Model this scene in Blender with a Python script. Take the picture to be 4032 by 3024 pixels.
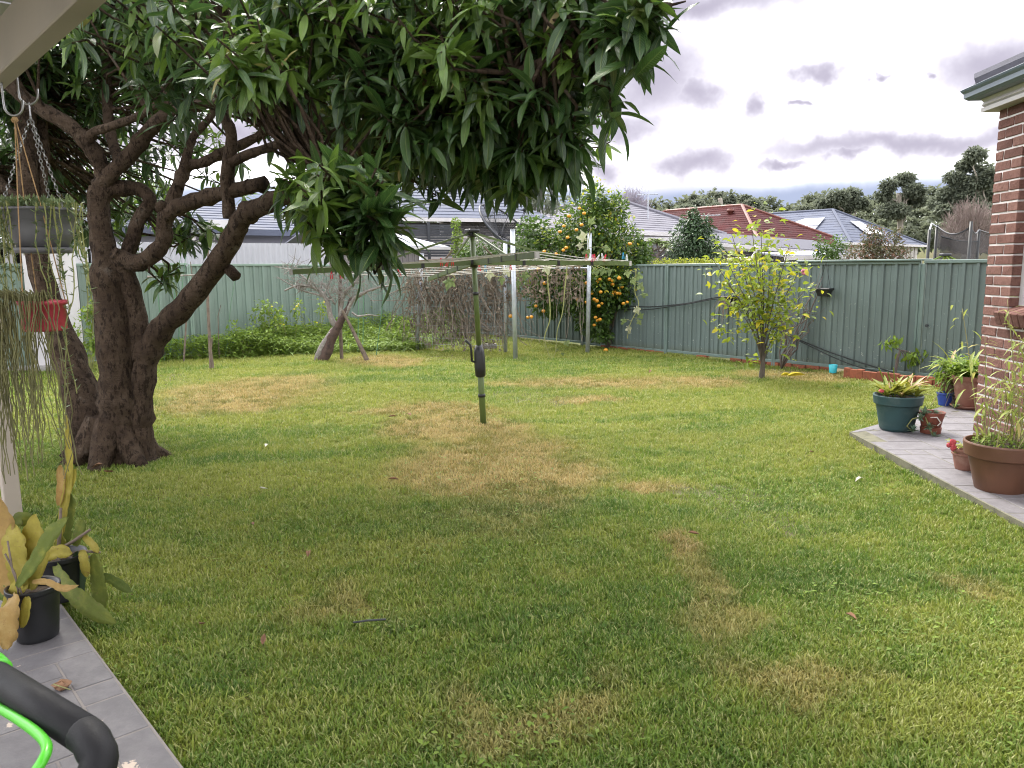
import bpy, bmesh, math, random
import numpy as np
from mathutils import Vector, Matrix

random.seed(7)
RNG = np.random.default_rng(11)
for o in list(bpy.data.objects):
    bpy.data.objects.remove(o, do_unlink=True)
SC = bpy.context.scene
COL = SC.collection
R = math.radians
PI = math.pi

# ------------------------------------------------------------------ camera
EYE = 1.70
FPX, CX, CY = 3028.0, 2016.0, 1512.0
PITCH, ROLL = R(8.68), R(0.55)
cam_d = bpy.data.cameras.new('camera')
cam = bpy.data.objects.new('camera', cam_d)
COL.objects.link(cam)
cam_d.sensor_width = 36.0
cam_d.lens = FPX / 4032.0 * 36.0
cam_d.clip_start = 0.05
cam_d.clip_end = 3000.0
cam_d.dof.use_dof = True
cam_d.dof.focus_distance = 8.0
cam_d.dof.aperture_fstop = 8.5
CAMROT = Matrix.Rotation(PI / 2 - PITCH, 4, 'X') @ Matrix.Rotation(-ROLL, 4, 'Z')
cam.matrix_world = Matrix.Translation((0, 0, EYE)) @ CAMROT
SC.camera = cam
M3 = CAMROT.to_3x3()


def ray(px, py):
    return (M3 @ Vector(((px - CX) / FPX, -(py - CY) / FPX, -1.0)))


def P(px, py, y):
    """world point seen at photo pixel (px,py) standing y metres ahead"""
    d = ray(px, py)
    return Vector((0, 0, EYE)) + d * (y / d.y)


def G(px, py, h=0.0):
    """world point at height h seen at photo pixel"""
    d = ray(px, py)
    return Vector((0, 0, EYE)) + d * ((h - EYE) / d.z)


# ------------------------------------------------------------------ world, sun, exposure
SUN_AZ, SUN_EL = R(-24), R(50)      # azimuth from straight ahead, + to the right
SC.view_settings.view_transform = 'Standard'
SC.view_settings.look = 'None'
SC.view_settings.gamma = 1.0
SC.view_settings.exposure = 2.12
SC.view_settings.use_curve_mapping = False
SC.render.engine = 'CYCLES'
cy = SC.cycles
cy.max_bounces = 5; cy.diffuse_bounces = 3; cy.glossy_bounces = 2; cy.transmission_bounces = 3
cy.transparent_max_bounces = 6; cy.caustics_reflective = False; cy.caustics_refractive = False
cy.use_denoising = True; cy.filter_width = 1.05; cy.sample_clamp_indirect = 6.0

wd = bpy.data.worlds.new('World')
SC.world = wd
wd.use_nodes = True
WT = wd.node_tree
WT.nodes.clear()


def wn(t, **k):
    n = WT.nodes.new(t)
    for a, b in k.items():
        setattr(n, a, b)
    return n


def wl(a, b):
    WT.links.new(a, b)


def wmath(op, a, b=None, c=None, clamp=False):
    n = wn('ShaderNodeMath', operation=op)
    n.use_clamp = clamp
    for i, v in enumerate((a, b, c)):
        if v is None:
            continue
        if isinstance(v, (int, float)):
            n.inputs[i].default_value = v
        else:
            wl(v, n.inputs[i])
    return n.outputs[0]


def build_world():
    out = wn('ShaderNodeOutputWorld')
    tc = wn('ShaderNodeTexCoord')
    sep = wn('ShaderNodeSeparateXYZ')
    wl(tc.outputs['Generated'], sep.inputs[0])
    az = wmath('ARCTAN2', sep.outputs[0], sep.outputs[1])
    el = wmath('ARCSINE', sep.outputs[2])
    # ragged edges: two octaves of noise push the lookup about
    nz = wn('ShaderNodeTexNoise'); nz.inputs['Scale'].default_value = 9.0
    nz.inputs['Detail'].default_value = 5.0; nz.inputs['Roughness'].default_value = 0.6
    wl(tc.outputs['Generated'], nz.inputs['Vector'])
    sc = wn('ShaderNodeSeparateColor'); wl(nz.outputs['Color'], sc.inputs[0])
    da = wmath('MULTIPLY_ADD', sc.outputs[0], 0.16, -0.08)
    de = wmath('MULTIPLY_ADD', sc.outputs[1], 0.085, -0.0425)
    azd = wmath('ADD', az, da)
    eld = wmath('ADD', el, de)
    clouds = [(2560, 290, 230, 150), (2450, 480, 190, 55), (2745, 360, 110, 62), (2985, 405, 62, 52),
              (3240, 285, 68, 34), (3410, 287, 34, 16), (3635, 283, 34, 18), (3195, 402, 30, 14),
              (3940, 225, 220, 100), (3560, 560, 560, 44), (2730, 628, 130, 54), (2390, 662, 105, 46),
              (3070, 648, 115, 20), (3330, 615, 62, 24), (1700, 420, 300, 120), (900, 560, 360, 70),
              (2750, 10, 420, 60), (300, 500, 300, 90)]
    acc = None
    for (x, y, w, h) in clouds:
        d = ray(x, y).normalized()
        a0, e0 = math.atan2(d.x, d.y), math.asin(d.z)
        u = wmath('MULTIPLY', wmath('SUBTRACT', azd, a0), FPX / (w * 1.38))
        v = wmath('MULTIPLY', wmath('SUBTRACT', eld, e0), FPX / (h * 1.38))
        r = wmath('SQRT', wmath('ADD', wmath('MULTIPLY', u, u), wmath('MULTIPLY', v, v)))
        mr = wn('ShaderNodeMapRange', interpolation_type='SMOOTHSTEP')
        wl(r, mr.inputs['Value'])
        mr.inputs['From Min'].default_value = 1.75
        mr.inputs['From Max'].default_value = 0.0
        acc = mr.outputs[0] if acc is None else wmath('MAXIMUM', acc, mr.outputs[0])
    # the same broken cloud over the rest of the sky
    n2 = wn('ShaderNodeTexNoise'); n2.inputs['Scale'].default_value = 3.1
    n2.inputs['Detail'].default_value = 6.0; n2.inputs['Roughness'].default_value = 0.55
    mp = wn('ShaderNodeMapping'); mp.inputs['Scale'].default_value = (1, 1, 2.2)
    wl(tc.outputs['Generated'], mp.inputs[0]); wl(mp.outputs[0], n2.inputs['Vector'])
    mr = wn('ShaderNodeMapRange', interpolation_type='SMOOTHSTEP')
    wl(n2.outputs[0], mr.inputs['Value'])
    mr.inputs['From Min'].default_value = 0.50; mr.inputs['From Max'].default_value = 0.62
    away = wn('ShaderNodeMapRange', interpolation_type='SMOOTHSTEP')
    wl(wmath('MAXIMUM', wmath('ABSOLUTE', az), wmath('MULTIPLY', el, 1.7)), away.inputs['Value'])
    away.inputs['From Min'].default_value = 0.62; away.inputs['From Max'].default_value = 0.85
    acc = wmath('MAXIMUM', acc, wmath('MULTIPLY', mr.outputs[0], away.outputs[0]))
    # a blue-grey bank low down
    band = wn('ShaderNodeMapRange', interpolation_type='SMOOTHSTEP')
    elb = wmath('MULTIPLY_ADD', de, 0.30, el)
    wl(elb, band.inputs['Value'])
    band.inputs['From Min'].default_value = 0.112; band.inputs['From Max'].default_value = 0.082
    band2 = wn('ShaderNodeMapRange', interpolation_type='SMOOTHSTEP')
    wl(elb, band2.inputs['Value'])
    band2.inputs['From Min'].default_value = 0.046; band2.inputs['From Max'].default_value = 0.074
    bk = wmath('MULTIPLY', band.outputs[0], band2.outputs[0])
    sky = wn('ShaderNodeTexSky', sky_type='NISHITA')
    sky.sun_disc = False
    sky.sun_elevation = SUN_EL
    sky.sun_rotation = SUN_AZ
    sky.air_density = 1.0; sky.dust_density = 2.0
    sk = wn('ShaderNodeVectorMath', operation='SCALE'); wl(sky.outputs[0], sk.inputs[0])
    sk.inputs['Scale'].default_value = 0.11
    # thin bright veil of cloud over the blue
    v1 = wn('ShaderNodeMix', data_type='RGBA'); v1.inputs[0].default_value = 0.90
    wl(sk.outputs[0], v1.inputs[6]); v1.inputs[7].default_value = (1.0, 0.985, 1.0, 1)
    # inner tone of the grey clouds
    cr = wn('ShaderNodeMix', data_type='RGBA')
    cr.inputs[6].default_value = (0.110, 0.102, 0.131, 1); cr.inputs[7].default_value = (0.155, 0.145, 0.176, 1)
    wl(sc.outputs[2], cr.inputs[0])
    v2 = wn('ShaderNodeMix', data_type='RGBA'); wl(wmath('MULTIPLY', wmath('SUBTRACT', 1.0, wmath('POWER', 0.13, bk)), 1.12), v2.inputs[0])
    wl(v1.outputs[2], v2.inputs[6]); v2.inputs[7].default_value = (0.098, 0.116, 0.168, 1)
    v3 = wn('ShaderNodeMix', data_type='RGBA'); wl(wmath('MULTIPLY', wmath('SUBTRACT', 1.0, wmath('POWER', 0.13, acc)), 1.14), v3.inputs[0])
    wl(v2.outputs[2], v3.inputs[6]); wl(cr.outputs[2], v3.inputs[7])
    bg = wn('ShaderNodeBackground'); bg.inputs['Strength'].default_value = 1.0
    wl(v3.outputs[2], bg.inputs[0])
    wl(bg.outputs[0], out.inputs[0])


build_world()
wd.cycles.sampling_method = 'NONE'      # an even, overcast sky needs no importance map
sun_d = bpy.data.lights.new('sun', 'SUN')
sun_d.energy = 1.5
sun_d.angle = R(18)
sun_d.color = (1.0, 0.95, 0.86)
sun = bpy.data.objects.new('sun', sun_d)
COL.objects.link(sun)
SUNV = Vector((math.sin(SUN_AZ) * math.cos(SUN_EL), math.cos(SUN_AZ) * math.cos(SUN_EL), math.sin(SUN_EL)))
sun.rotation_euler = SUNV.to_track_quat('Z', 'Y').to_euler()
sun.location = SUNV * 60

# ------------------------------------------------------------------ materials
MATS = {}


class NT:
    def __init__(s, m):
        m.use_nodes = True
        s.t = m.node_tree
        s.t.nodes.clear()
        s.out = s.t.nodes.new('ShaderNodeOutputMaterial')

    def n(s, typ, **k):
        n = s.t.nodes.new(typ)
        for a, b in k.items():
            setattr(n, a, b)
        return n

    def l(s, a, b):
        s.t.links.new(a, b)

    def noise(s, scale, detail=4, rough=0.55, vec=None, stretch=None, coord='Object'):
        n = s.n('ShaderNodeTexNoise')
        n.inputs['Scale'].default_value = scale
        n.inputs['Detail'].default_value = detail
        n.inputs['Roughness'].default_value = rough
        if vec is None:
            vec = s.coord(coord)
        if stretch:
            mp = s.n('ShaderNodeMapping')
            mp.inputs['Scale'].default_value = stretch
            s.l(vec, mp.inputs[0])
            vec = mp.outputs[0]
        s.l(vec, n.inputs['Vector'])
        return n

    def coord(s, c='Object'):
        if c == 'World':
            return s.n('ShaderNodeNewGeometry').outputs['Position']
        return s.n('ShaderNodeTexCoord').outputs[c]

    def ramp(s, fac, stops):
        r = s.n('ShaderNodeValToRGB')
        cr = r.color_ramp
        while len(cr.elements) < len(stops):
            cr.elements.new(0.5)
        for e, (p, c) in zip(cr.elements, stops):
            e.position = p
            e.color = (c[0], c[1], c[2], 1) if hasattr(c, '__len__') else (c, c, c, 1)
        s.l(fac, r.inputs[0])
        return r.outputs[0]

    def mix(s, f, a, b):
        m = s.n('ShaderNodeMix', data_type='RGBA')
        for sock, v in ((m.inputs[0], f), (m.inputs[6], a), (m.inputs[7], b)):
            if hasattr(v, 'is_linked') or hasattr(v, 'links'):
                s.l(v, sock)
            elif isinstance(v, (int, float)):
                sock.default_value = v
            else:
                sock.default_value = (v[0], v[1], v[2], 1)
        return m.outputs[2]

    def mr(s, v, a, b, c=0.0, d=1.0, smooth=True):
        m = s.n('ShaderNodeMapRange', interpolation_type='SMOOTHSTEP' if smooth else 'LINEAR')
        s.l(v, m.inputs[0])
        for i, x in enumerate((a, b, c, d)):
            m.inputs[i + 1].default_value = x
        return m.outputs[0]

    def math(s, op, a, b=None):
        n = s.n('ShaderNodeMath', operation=op)
        for i, v in enumerate((a, b)):
            if v is None:
                continue
            if isinstance(v, (int, float)):
                n.inputs[i].default_value = v
            else:
                s.l(v, n.inputs[i])
        return n.outputs[0]

    def bump(s, h, strength, dist=0.01):
        b = s.n('ShaderNodeBump')
        b.inputs['Strength'].default_value = strength
        b.inputs['Distance'].default_value = dist
        s.l(h, b.inputs['Height'])
        return b.outputs[0]

    def principled(s, col, rough=0.6, normal=None, metal=0.0, spec=0.5, **k):
        p = s.n('ShaderNodeBsdfPrincipled')
        for sock, v in ((p.inputs['Base Color'], col), (p.inputs['Roughness'], rough), (p.inputs['Metallic'], metal)):
            if hasattr(v, 'links'):
                s.l(v, sock)
            elif isinstance(v, (int, float)):
                sock.default_value = v
            else:
                sock.default_value = (v[0], v[1], v[2], 1)
        p.inputs['Specular IOR Level'].default_value = spec
        if normal is not None:
            s.l(normal, p.inputs['Normal'])
        for a, b in k.items():
            p.inputs[a].default_value = b
        s.l(p.outputs[0], s.out.inputs[0])
        return p


def sh(c, f):
    return tuple(max(0, min(1, x * f)) for x in c)


def mat(name, col, rough=0.6, var=0.25, scale=6.0, bump=0.25, bscale=60.0, metal=0.0, spec=0.5, alt=None, dist=0.004,
        stretch=None, island=0.0):
    """plain material with colour drift, fine relief and an optional second tone"""
    m = bpy.data.materials.new(name)
    t = NT(m)
    n1 = t.noise(scale, 5, 0.6, coord='World', stretch=stretch)
    a = alt if alt else sh(col, 1 - var * 1.3)
    c = t.ramp(n1.outputs[0], [(0.30, a), (0.50, col), (0.72, sh(col, 1 + var * 0.7))])
    if island:
        g = t.n('ShaderNodeObjectInfo')
        c = t.mix(t.mr(g.outputs['Random'], 0, 1, 0, island, False), c, sh(col, 0.55))
    n2 = t.noise(bscale, 4, 0.6, coord='World', stretch=stretch)
    rr = t.mr(n1.outputs[0], 0.3, 0.7, max(0.02, rough - 0.09), min(1, rough + 0.09))
    t.principled(c, rr, t.bump(n2.outputs[0], bump, dist), metal, spec)
    MATS[name] = m
    return m


def leafmat(name, col, col2, rough=0.45, trans=0.35, spec=0.4, dry=None, dryfrac=0.0, veins=False, both=None):
    """leaf: varies leaf by leaf, lets light through"""
    m = bpy.data.materials.new(name)
    t = NT(m)
    g = t.n('ShaderNodeNewGeometry')
    oi = t.n('ShaderNodeObjectInfo')
    rnd = t.math('FRACT', t.math('ADD', g.outputs['Random Per Island'], oi.outputs['Random']))
    stops = [(0.0, sh(col, 0.65)), (0.45, col), (1.0 - max(dryfrac, 0.001), col2)]
    if dry:
        stops.append((1.0 - dryfrac + 0.001, dry))
    c = t.ramp(rnd, stops)
    nz = t.noise(18.0, 3, 0.6, coord='World')
    c = t.mix(t.mr(nz.outputs[0], 0.35, 0.7, 0.0, 0.35), c, sh(col2, 1.15))
    if veins:
        uv = t.coord('UV')
        s = t.n('ShaderNodeSeparateXYZ'); t.l(uv, s.inputs[0])
        mid = t.mr(t.math('ABSOLUTE', t.math('SUBTRACT', s.outputs[0], 0.5)), 0.0, 0.055, 1.0, 0.0)
        c = t.mix(t.math('MULTIPLY', mid, 0.75), c, (0.20, 0.26, 0.07))
        w = t.math('SINE', t.math('ADD', t.math('MULTIPLY', s.outputs[1], 88.0),
                                  t.math('MULTIPLY', t.math('ABSOLUTE', t.math('SUBTRACT', s.outputs[0], 0.5)), -34.0)))
        nrm = t.bump(t.math('ADD', t.math('MULTIPLY', w, 0.5), t.math('MULTIPLY', mid, -2.0)), 0.5, 0.004)
    else:
        nrm = t.bump(nz.outputs[0], 0.2, 0.003)
    p = t.principled(c, rough, nrm, 0, spec)
    tr = t.n('ShaderNodeBsdfTranslucent')
    tc = t.mix(0.5, c, sh(col2, 1.5))
    t.l(tc, tr.inputs[0])
    ms = t.n('ShaderNodeMixShader')
    ms.inputs[0].default_value = trans
    t.l(p.outputs[0], ms.inputs[1]); t.l(tr.outputs[0], ms.inputs[2])
    t.l(ms.outputs[0], t.out.inputs[0])
    MATS[name] = m
    return m


# ------------------------------------------------------------------ mesh helpers
class MB:
    def __init__(s):
        s.v = []
        s.f = []
        s.uv = None

    def add(s, vs, fs):
        b = len(s.v)
        s.v.extend([tuple(x) for x in vs])
        s.f.extend([tuple(i + b for i in q) for q in fs])
        return s

    def box(s, c, size, rz=0.0, ax=None):
        """box of full size about centre c; ax = 3 axis vectors overrides rz"""
        c = Vector(c)
        if ax is None:
            ax = (Vector((math.cos(rz), math.sin(rz), 0)), Vector((-math.sin(rz), math.cos(rz), 0)), Vector((0, 0, 1)))
        X, Y, Z = [Vector(a) * (q / 2) for a, q in zip(ax, size)]
        vs = [c + X * i + Y * j + Z * k for k in (-1, 1) for j in (-1, 1) for i in (-1, 1)]
        return s.add(vs, [(0, 2, 3, 1), (4, 5, 7, 6), (0, 1, 5, 4), (2, 6, 7, 3), (0, 4, 6, 2), (1, 3, 7, 5)])

    def rbox(s, c, size, b=0.01, rz=0.0):
        """box with chamfered edges (stacked rings)"""
        hx, hy, hz = size[0] / 2, size[1] / 2, size[2] / 2
        rings = []
        for z, d in ((-hz, b), (-hz + b, 0), (hz - b, 0), (hz, b)):
            x, y = hx - d, hy - d
            rings.append([(x - b, -y, z), (x, -y + b, z), (x, y - b, z), (x - b, y, z),
                          (-x + b, y, z), (-x, y - b, z), (-x, -y + b, z), (-x + b, -y, z)])
        cs, sn = math.cos(rz), math.sin(rz)
        vs = [(c[0] + x * cs - y * sn, c[1] + x * sn + y * cs, c[2] + z) for r in rings for x, y, z in r]
        fs = [tuple(range(7, -1, -1)), tuple(range(24, 32))]
        for k in range(3):
            for i in range(8):
                j = (i + 1) % 8
                fs.append((k * 8 + i, k * 8 + j, k * 8 + 8 + j, k * 8 + 8 + i))
        return s.add(vs, fs)

    def tube(s, pts, rad, n=8, caps=True, wob=0.0):
        pts = [Vector(p) for p in pts]
        if isinstance(rad, (int, float)):
            rad = [rad] * len(pts)
        b = len(s.v)
        prev = None
        for i, p in enumerate(pts):
            t = (pts[min(i + 1, len(pts) - 1)] - pts[max(i - 1, 0)])
            if t.length < 1e-9:
                t = Vector((0, 0, 1))
            t.normalize()
            if prev is None:
                a = t.orthogonal().normalized()
            else:
                a = (prev - t * prev.dot(t))
                a = a.normalized() if a.length > 1e-6 else t.orthogonal().normalized()
            prev = a
            c = t.cross(a)
            for k in range(n):
                th = 2 * PI * k / n
                rr = rad[i] * (1 + (wob * random.uniform(-1, 1) if wob else 0))
                s.v.append(tuple(p + a * (math.cos(th) * rr) + c * (math.sin(th) * rr)))
        for i in range(len(pts) - 1):
            for k in range(n):
                k2 = (k + 1) % n
                s.f.append((b + i * n + k, b + i * n + k2, b + (i + 1) * n + k2, b + (i + 1) * n + k))
        if caps:
            s.f.append(tuple(b + k for k in range(n - 1, -1, -1)))
            e = b + (len(pts) - 1) * n
            s.f.append(tuple(e + k for k in range(n)))
        return s

    def lathe(s, prof, c=(0, 0, 0), n=24, sq=None, closed=False):
        """prof [(r,z)]; sq=(sx,sy) squash"""
        sx, sy = sq if sq else (1, 1)
        b = len(s.v)
        for r, z in prof:
            for k in range(n):
                th = 2 * PI * k / n
                s.v.append((c[0] + r * math.cos(th) * sx, c[1] + r * math.sin(th) * sy, c[2] + z))
        for i in range(len(prof) - 1):
            for k in range(n):
                k2 = (k + 1) % n
                s.f.append((b + i * n + k, b + i * n + k2, b + (i + 1) * n + k2, b + (i + 1) * n + k))
        if closed:
            s.f.append(tuple(b + k for k in range(n - 1, -1, -1)))
            e = b + (len(prof) - 1) * n
            s.f.append(tuple(e + k for k in range(n)))
        return s

    def prism(s, poly, ext):
        """extrude polygon (list of Vector) along vector ext"""
        n = len(poly)
        ext = Vector(ext)
        vs = [Vector(p) for p in poly] + [Vector(p) + ext for p in poly]
        fs = [tuple(range(n - 1, -1, -1)), tuple(range(n, 2 * n))]
        for i in range(n):
            j = (i + 1) % n
            fs.append((i, j, n + j, n + i))
        return s.add(vs, fs)

    def ball(s, c, r, n=8, m=5, sq=(1, 1, 1), jit=0.0):
        prof = []
        b = len(s.v)
        c = Vector(c)
        for i in range(m + 1):
            ph = PI * i / m
            for k in range(n):
                th = 2 * PI * k / n
                rr = r * (1 + random.uniform(-jit, jit))
                s.v.append((c.x + rr * math.sin(ph) * math.cos(th) * sq[0], c.y + rr * math.sin(ph) * math.sin(th) * sq[1],
                            c.z - rr * math.cos(ph) * sq[2]))
        for i in range(m):
            for k in range(n):
                k2 = (k + 1) % n
                s.f.append((b + i * n + k, b + i * n + k2, b + (i + 1) * n + k2, b + (i + 1) * n + k))
        return s


def new_mesh(name, v, f, uv=None, smooth=False):
    me = bpy.data.meshes.new(name)
    me.from_pydata([tuple(x) for x in v], [], f)
    if smooth:
        me.polygons.foreach_set('use_smooth', [True] * len(me.polygons))
    me.update()
    return me


def root_loc(o):
    while o.parent:
        o = o.parent
    return o.location


def build(mb, name, m, parent=None, smooth=False, kind=None, label=None, cat=None, group=None, loc=None):
    """link an MB given in world coordinates"""
    if parent is not None:
        off = Vector(root_loc(parent))
    else:
        off = Vector(loc) if loc is not None else Vector((0, 0, 0))
    a = np.array(mb.v, dtype=np.float64) - np.array(off)
    me = new_mesh(name, a.tolist(), mb.f, smooth=smooth)
    o = bpy.data.objects.new(name, me)
    COL.objects.link(o)
    me.materials.append(MATS[m] if isinstance(m, str) else m)
    if parent is not None:
        o.parent = parent
    else:
        o.location = off
    if kind:
        o['kind'] = kind
    tag(o, label, cat, group)
    return o


def tag(o, label=None, cat=None, group=None):
    if label:
        o['label'] = label
    if cat:
        o['category'] = cat
    if group:
        o['group'] = group
    return o


def thing(name, loc, label, cat, group=None):
    o = bpy.data.objects.new(name, None)
    o.empty_display_size = 0.1
    COL.objects.link(o)
    o.location = Vector(loc)
    return tag(o, label, cat, group)


def place(me, name, mtx, m=None, parent=None):
    """one object from shared mesh data at world matrix mtx"""
    o = bpy.data.objects.new(name, me)
    COL.objects.link(o)
    mm = Matrix(mtx)
    if parent is not None:
        o.parent = parent
        mm = Matrix.Translation(-Vector(root_loc(parent))) @ mm
    o.matrix_basis = mm
    return o


def np_mesh(name, V, F, m, smooth=True, uv=None):
    """fast mesh: V (N,3), F (M,4) quads or (M,3) tris"""
    me = bpy.data.meshes.new(name)
    k = F.shape[1]
    me.vertices.add(len(V)); me.vertices.foreach_set('co', V.astype(np.float32).ravel())
    me.loops.add(F.size); me.loops.foreach_set('vertex_index', F.astype(np.int32).ravel())
    me.polygons.add(len(F))
    me.polygons.foreach_set('loop_start', np.arange(0, F.size, k, dtype=np.int32))
    me.polygons.foreach_set('loop_total', np.full(len(F), k, dtype=np.int32))
    if smooth:
        me.polygons.foreach_set('use_smooth', np.ones(len(F), dtype=bool))
    if uv is not None:
        l = me.uv_layers.new(name='UVMap')
        l.data.foreach_set('uv', uv[F.ravel()].astype(np.float32).ravel())
    me.update(calc_edges=True)
    me.validate()
    me.materials.append(MATS[m] if isinstance(m, str) else m)
    return me


def leaf_template(L=1.0, W=0.25, nl=4, droop=0.3, fold=0.15, base=0.0, wave=0.0, lobes=None):
    """strip leaf along +X, up +Z: returns V, F(quads), UV"""
    V, F, UV = [], [], []
    for i in range(nl + 1):
        t = i / nl
        w = W * 0.5 * (math.sin(PI * min(1, (t * 0.94 + 0.03)) ** 0.85) ** 0.8) * (1 if t < 1 else 0.1)
        if lobes:
            w = W * 0.5 * lobes[i]
        x = L * (t - 0.15 * droop * t * t)
        z = -L * droop * t * t
        wv = wave * L * math.sin(t * 9)
        for j, sgn in enumerate((-1, 0, 1)):
            V.append((x + base, sgn * w, z + (fold * w if sgn else 0) + (wv * sgn)))
            UV.append((0.5 + 0.5 * sgn, t))
    for i in range(nl):
        for j in range(2):
            a = i * 3 + j
            F.append((a, a + 1, a + 4, a + 3))
    return np.array(V), np.array(F), np.array(UV)


def frames(dirs, ups=None, roll=None):
    """rotation matrices (N,3,3) with X along dirs and Z near ups"""
    X = dirs / np.linalg.norm(dirs, axis=1, keepdims=True)
    if ups is None:
        ups = np.tile(np.array([0, 0, 1.0]), (len(X), 1))
    Y = np.cross(ups, X)
    n = np.linalg.norm(Y, axis=1, keepdims=True)
    bad = n[:, 0] < 1e-4
    Y[bad] = np.array([0, 1.0, 0]); n[bad] = 1
    Y /= n
    Z = np.cross(X, Y)
    if roll is not None:
        c, s = np.cos(roll)[:, None], np.sin(roll)[:, None]
        Y, Z = Y * c + Z * s, Z * c - Y * s
    return np.stack([X, Y, Z], axis=2)


def scatter(name, tmpl, locs, rots, scales, m, smooth=True):
    """one mesh of many transformed template leaves"""
    V, F, UV = tmpl
    N, k = len(locs), len(V)
    VV = np.einsum('nij,kj->nki', rots, V) * scales[:, None, None] + locs[:, None, :]
    FF = (F[None] + (np.arange(N) * k)[:, None, None]).reshape(-1, F.shape[1])
    UU = np.tile(UV, (N, 1))
    return np_mesh(name, VV.reshape(-1, 3), FF, m, smooth, UU)


def obj(me, name, parent=None, kind=None, label=None, cat=None, group=None):
    o = bpy.data.objects.new(name, me)
    COL.objects.link(o)
    if parent is not None:
        o.parent = parent
        o.location = -Vector(root_loc(parent))
    if kind:
        o['kind'] = kind
    return tag(o, label, cat, group)


def rdirs(n, zlo=-1, zhi=1):
    z = RNG.uniform(zlo, zhi, n)
    a = RNG.uniform(0, 2 * PI, n)
    r = np.sqrt(1 - z * z)
    return np.stack([r * np.cos(a), r * np.sin(a), z], 1)


def smooth_path(pts, n=6):
    """Catmull-Rom through (Vector, radius) pairs"""
    pts = [(Vector(p), r) for p, r in pts]
    out, rad = [], []
    for i in range(len(pts) - 1):
        p0, p1, p2, p3 = pts[max(i - 1, 0)][0], pts[i][0], pts[i + 1][0], pts[min(i + 2, len(pts) - 1)][0]
        r1, r2 = pts[i][1], pts[i + 1][1]
        for k in range(n):
            t = k / n
            out.append(0.5 * ((2 * p1) + (p2 - p0) * t + (2 * p0 - 5 * p1 + 4 * p2 - p3) * t * t
                              + (3 * p1 - p0 - 3 * p2 + p3) * t ** 3))
            rad.append(r1 + (r2 - r1) * t)
    out.append(pts[-1][0]); rad.append(pts[-1][1])
    return out, rad

# ================================================================== materials used across
mat('fence_green', (0.135, 0.195, 0.172), 0.42, 0.14, 2.2, 0.05, 30, spec=0.45)
mat('fence_green_pale', (0.255, 0.345, 0.28), 0.45, 0.10, 2.0, 0.05, 30, spec=0.45)
mat('rail_green', (0.13, 0.182, 0.168), 0.4, 0.12, 3.0, 0.05, 30)
mat('rail_green_pale', (0.20, 0.275, 0.23), 0.4, 0.1, 3.0, 0.05, 30)
mat('mortar', (0.62, 0.59, 0.585), 0.9, 0.15, 12, 0.6, 160)
mat('brick_dark', (0.075, 0.07, 0.075), 0.7, 0.3, 9, 0.4, 90, island=0.5)
mat('brick_edging', (0.27, 0.085, 0.045), 0.85, 0.35, 14, 0.6, 90, island=0.6)
mat('cream_paint', (0.34, 0.295, 0.245), 0.55, 0.14, 3.0, 0.12, 60)
mat('white_paint', (0.52, 0.505, 0.52), 0.5, 0.08, 3.0, 0.05, 60)
mat('cream_trim', (0.42, 0.40, 0.385), 0.5, 0.08, 3.0, 0.05, 60)
mat('gutter_green', (0.095, 0.125, 0.15), 0.35, 0.12, 3.0, 0.05, 40)
mat('roof_dark', (0.105, 0.105, 0.125), 0.8, 0.25, 5.0, 0.35, 60, spec=0.15)
mat('roof_grey', (0.165, 0.162, 0.19), 0.8, 0.12, 1.2, 0.2, 40, island=0.12, spec=0.15)
mat('roof_slate', (0.098, 0.11, 0.15), 0.8, 0.15, 1.2, 0.2, 40, island=0.15, spec=0.15)
mat('roof_red', (0.055, 0.0135, 0.0145), 0.85, 0.25, 1.5, 0.3, 30, island=0.2, spec=0.1)
mat('ridge_red', (0.13, 0.038, 0.027), 0.6, 0.2, 3, 0.3, 30)
mat('corrugated_white', (0.40, 0.40, 0.43), 0.4, 0.06, 1.0, 0.03, 30)
mat('shed_grey', (0.155, 0.14, 0.14), 0.45, 0.10, 1.5, 0.05, 30)
mat('shed_roof', (0.27, 0.285, 0.35), 0.4, 0.08, 1.5, 0.05, 30)
mat('charcoal', (0.026, 0.029, 0.038), 0.5, 0.2, 3, 0.1, 40)
mat('lilac_wall', (0.21, 0.207, 0.245), 0.8, 0.06, 2, 0.1, 80)
mat('galvanised', (0.42, 0.45, 0.50), 0.42, 0.14, 14, 0.12, 60, metal=0.55)
mat('steel', (0.30, 0.30, 0.30), 0.33, 0.1, 20, 0.05, 60, metal=0.9)
mat('black_plastic', (0.011, 0.0115, 0.0135), 0.42, 0.3, 8, 0.12, 120)
mat('black_grip', (0.011, 0.011, 0.013), 0.6, 0.25, 8, 0.2, 260, spec=0.25)
mat('lime_plastic', (0.085, 0.50, 0.03), 0.32, 0.1, 5, 0.05, 60)
mat('hoist_green', (0.085, 0.125, 0.035), 0.42, 0.2, 6, 0.08, 60)
mat('teal_pot', (0.020, 0.056, 0.060), 0.65, 0.35, 7, 0.25, 60, alt=(0.045, 0.078, 0.077))
mat('terracotta', (0.225, 0.105, 0.075), 0.8, 0.2, 9, 0.3, 120, alt=(0.29, 0.17, 0.13))
mat('terracotta_brown', (0.095, 0.040, 0.021), 0.55, 0.35, 6, 0.25, 90, alt=(0.085, 0.035, 0.018))
mat('terracotta_rust', (0.20, 0.06, 0.035), 0.6, 0.25, 6, 0.2, 90)
mat('blue_pot', (0.035, 0.075, 0.36), 0.4, 0.15, 6, 0.08, 90)
mat('grey_basket', (0.14, 0.14, 0.155), 0.5, 0.15, 5, 0.12, 90)
mat('red_pot', (0.42, 0.045, 0.07), 0.4, 0.15, 5, 0.1, 90)
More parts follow.
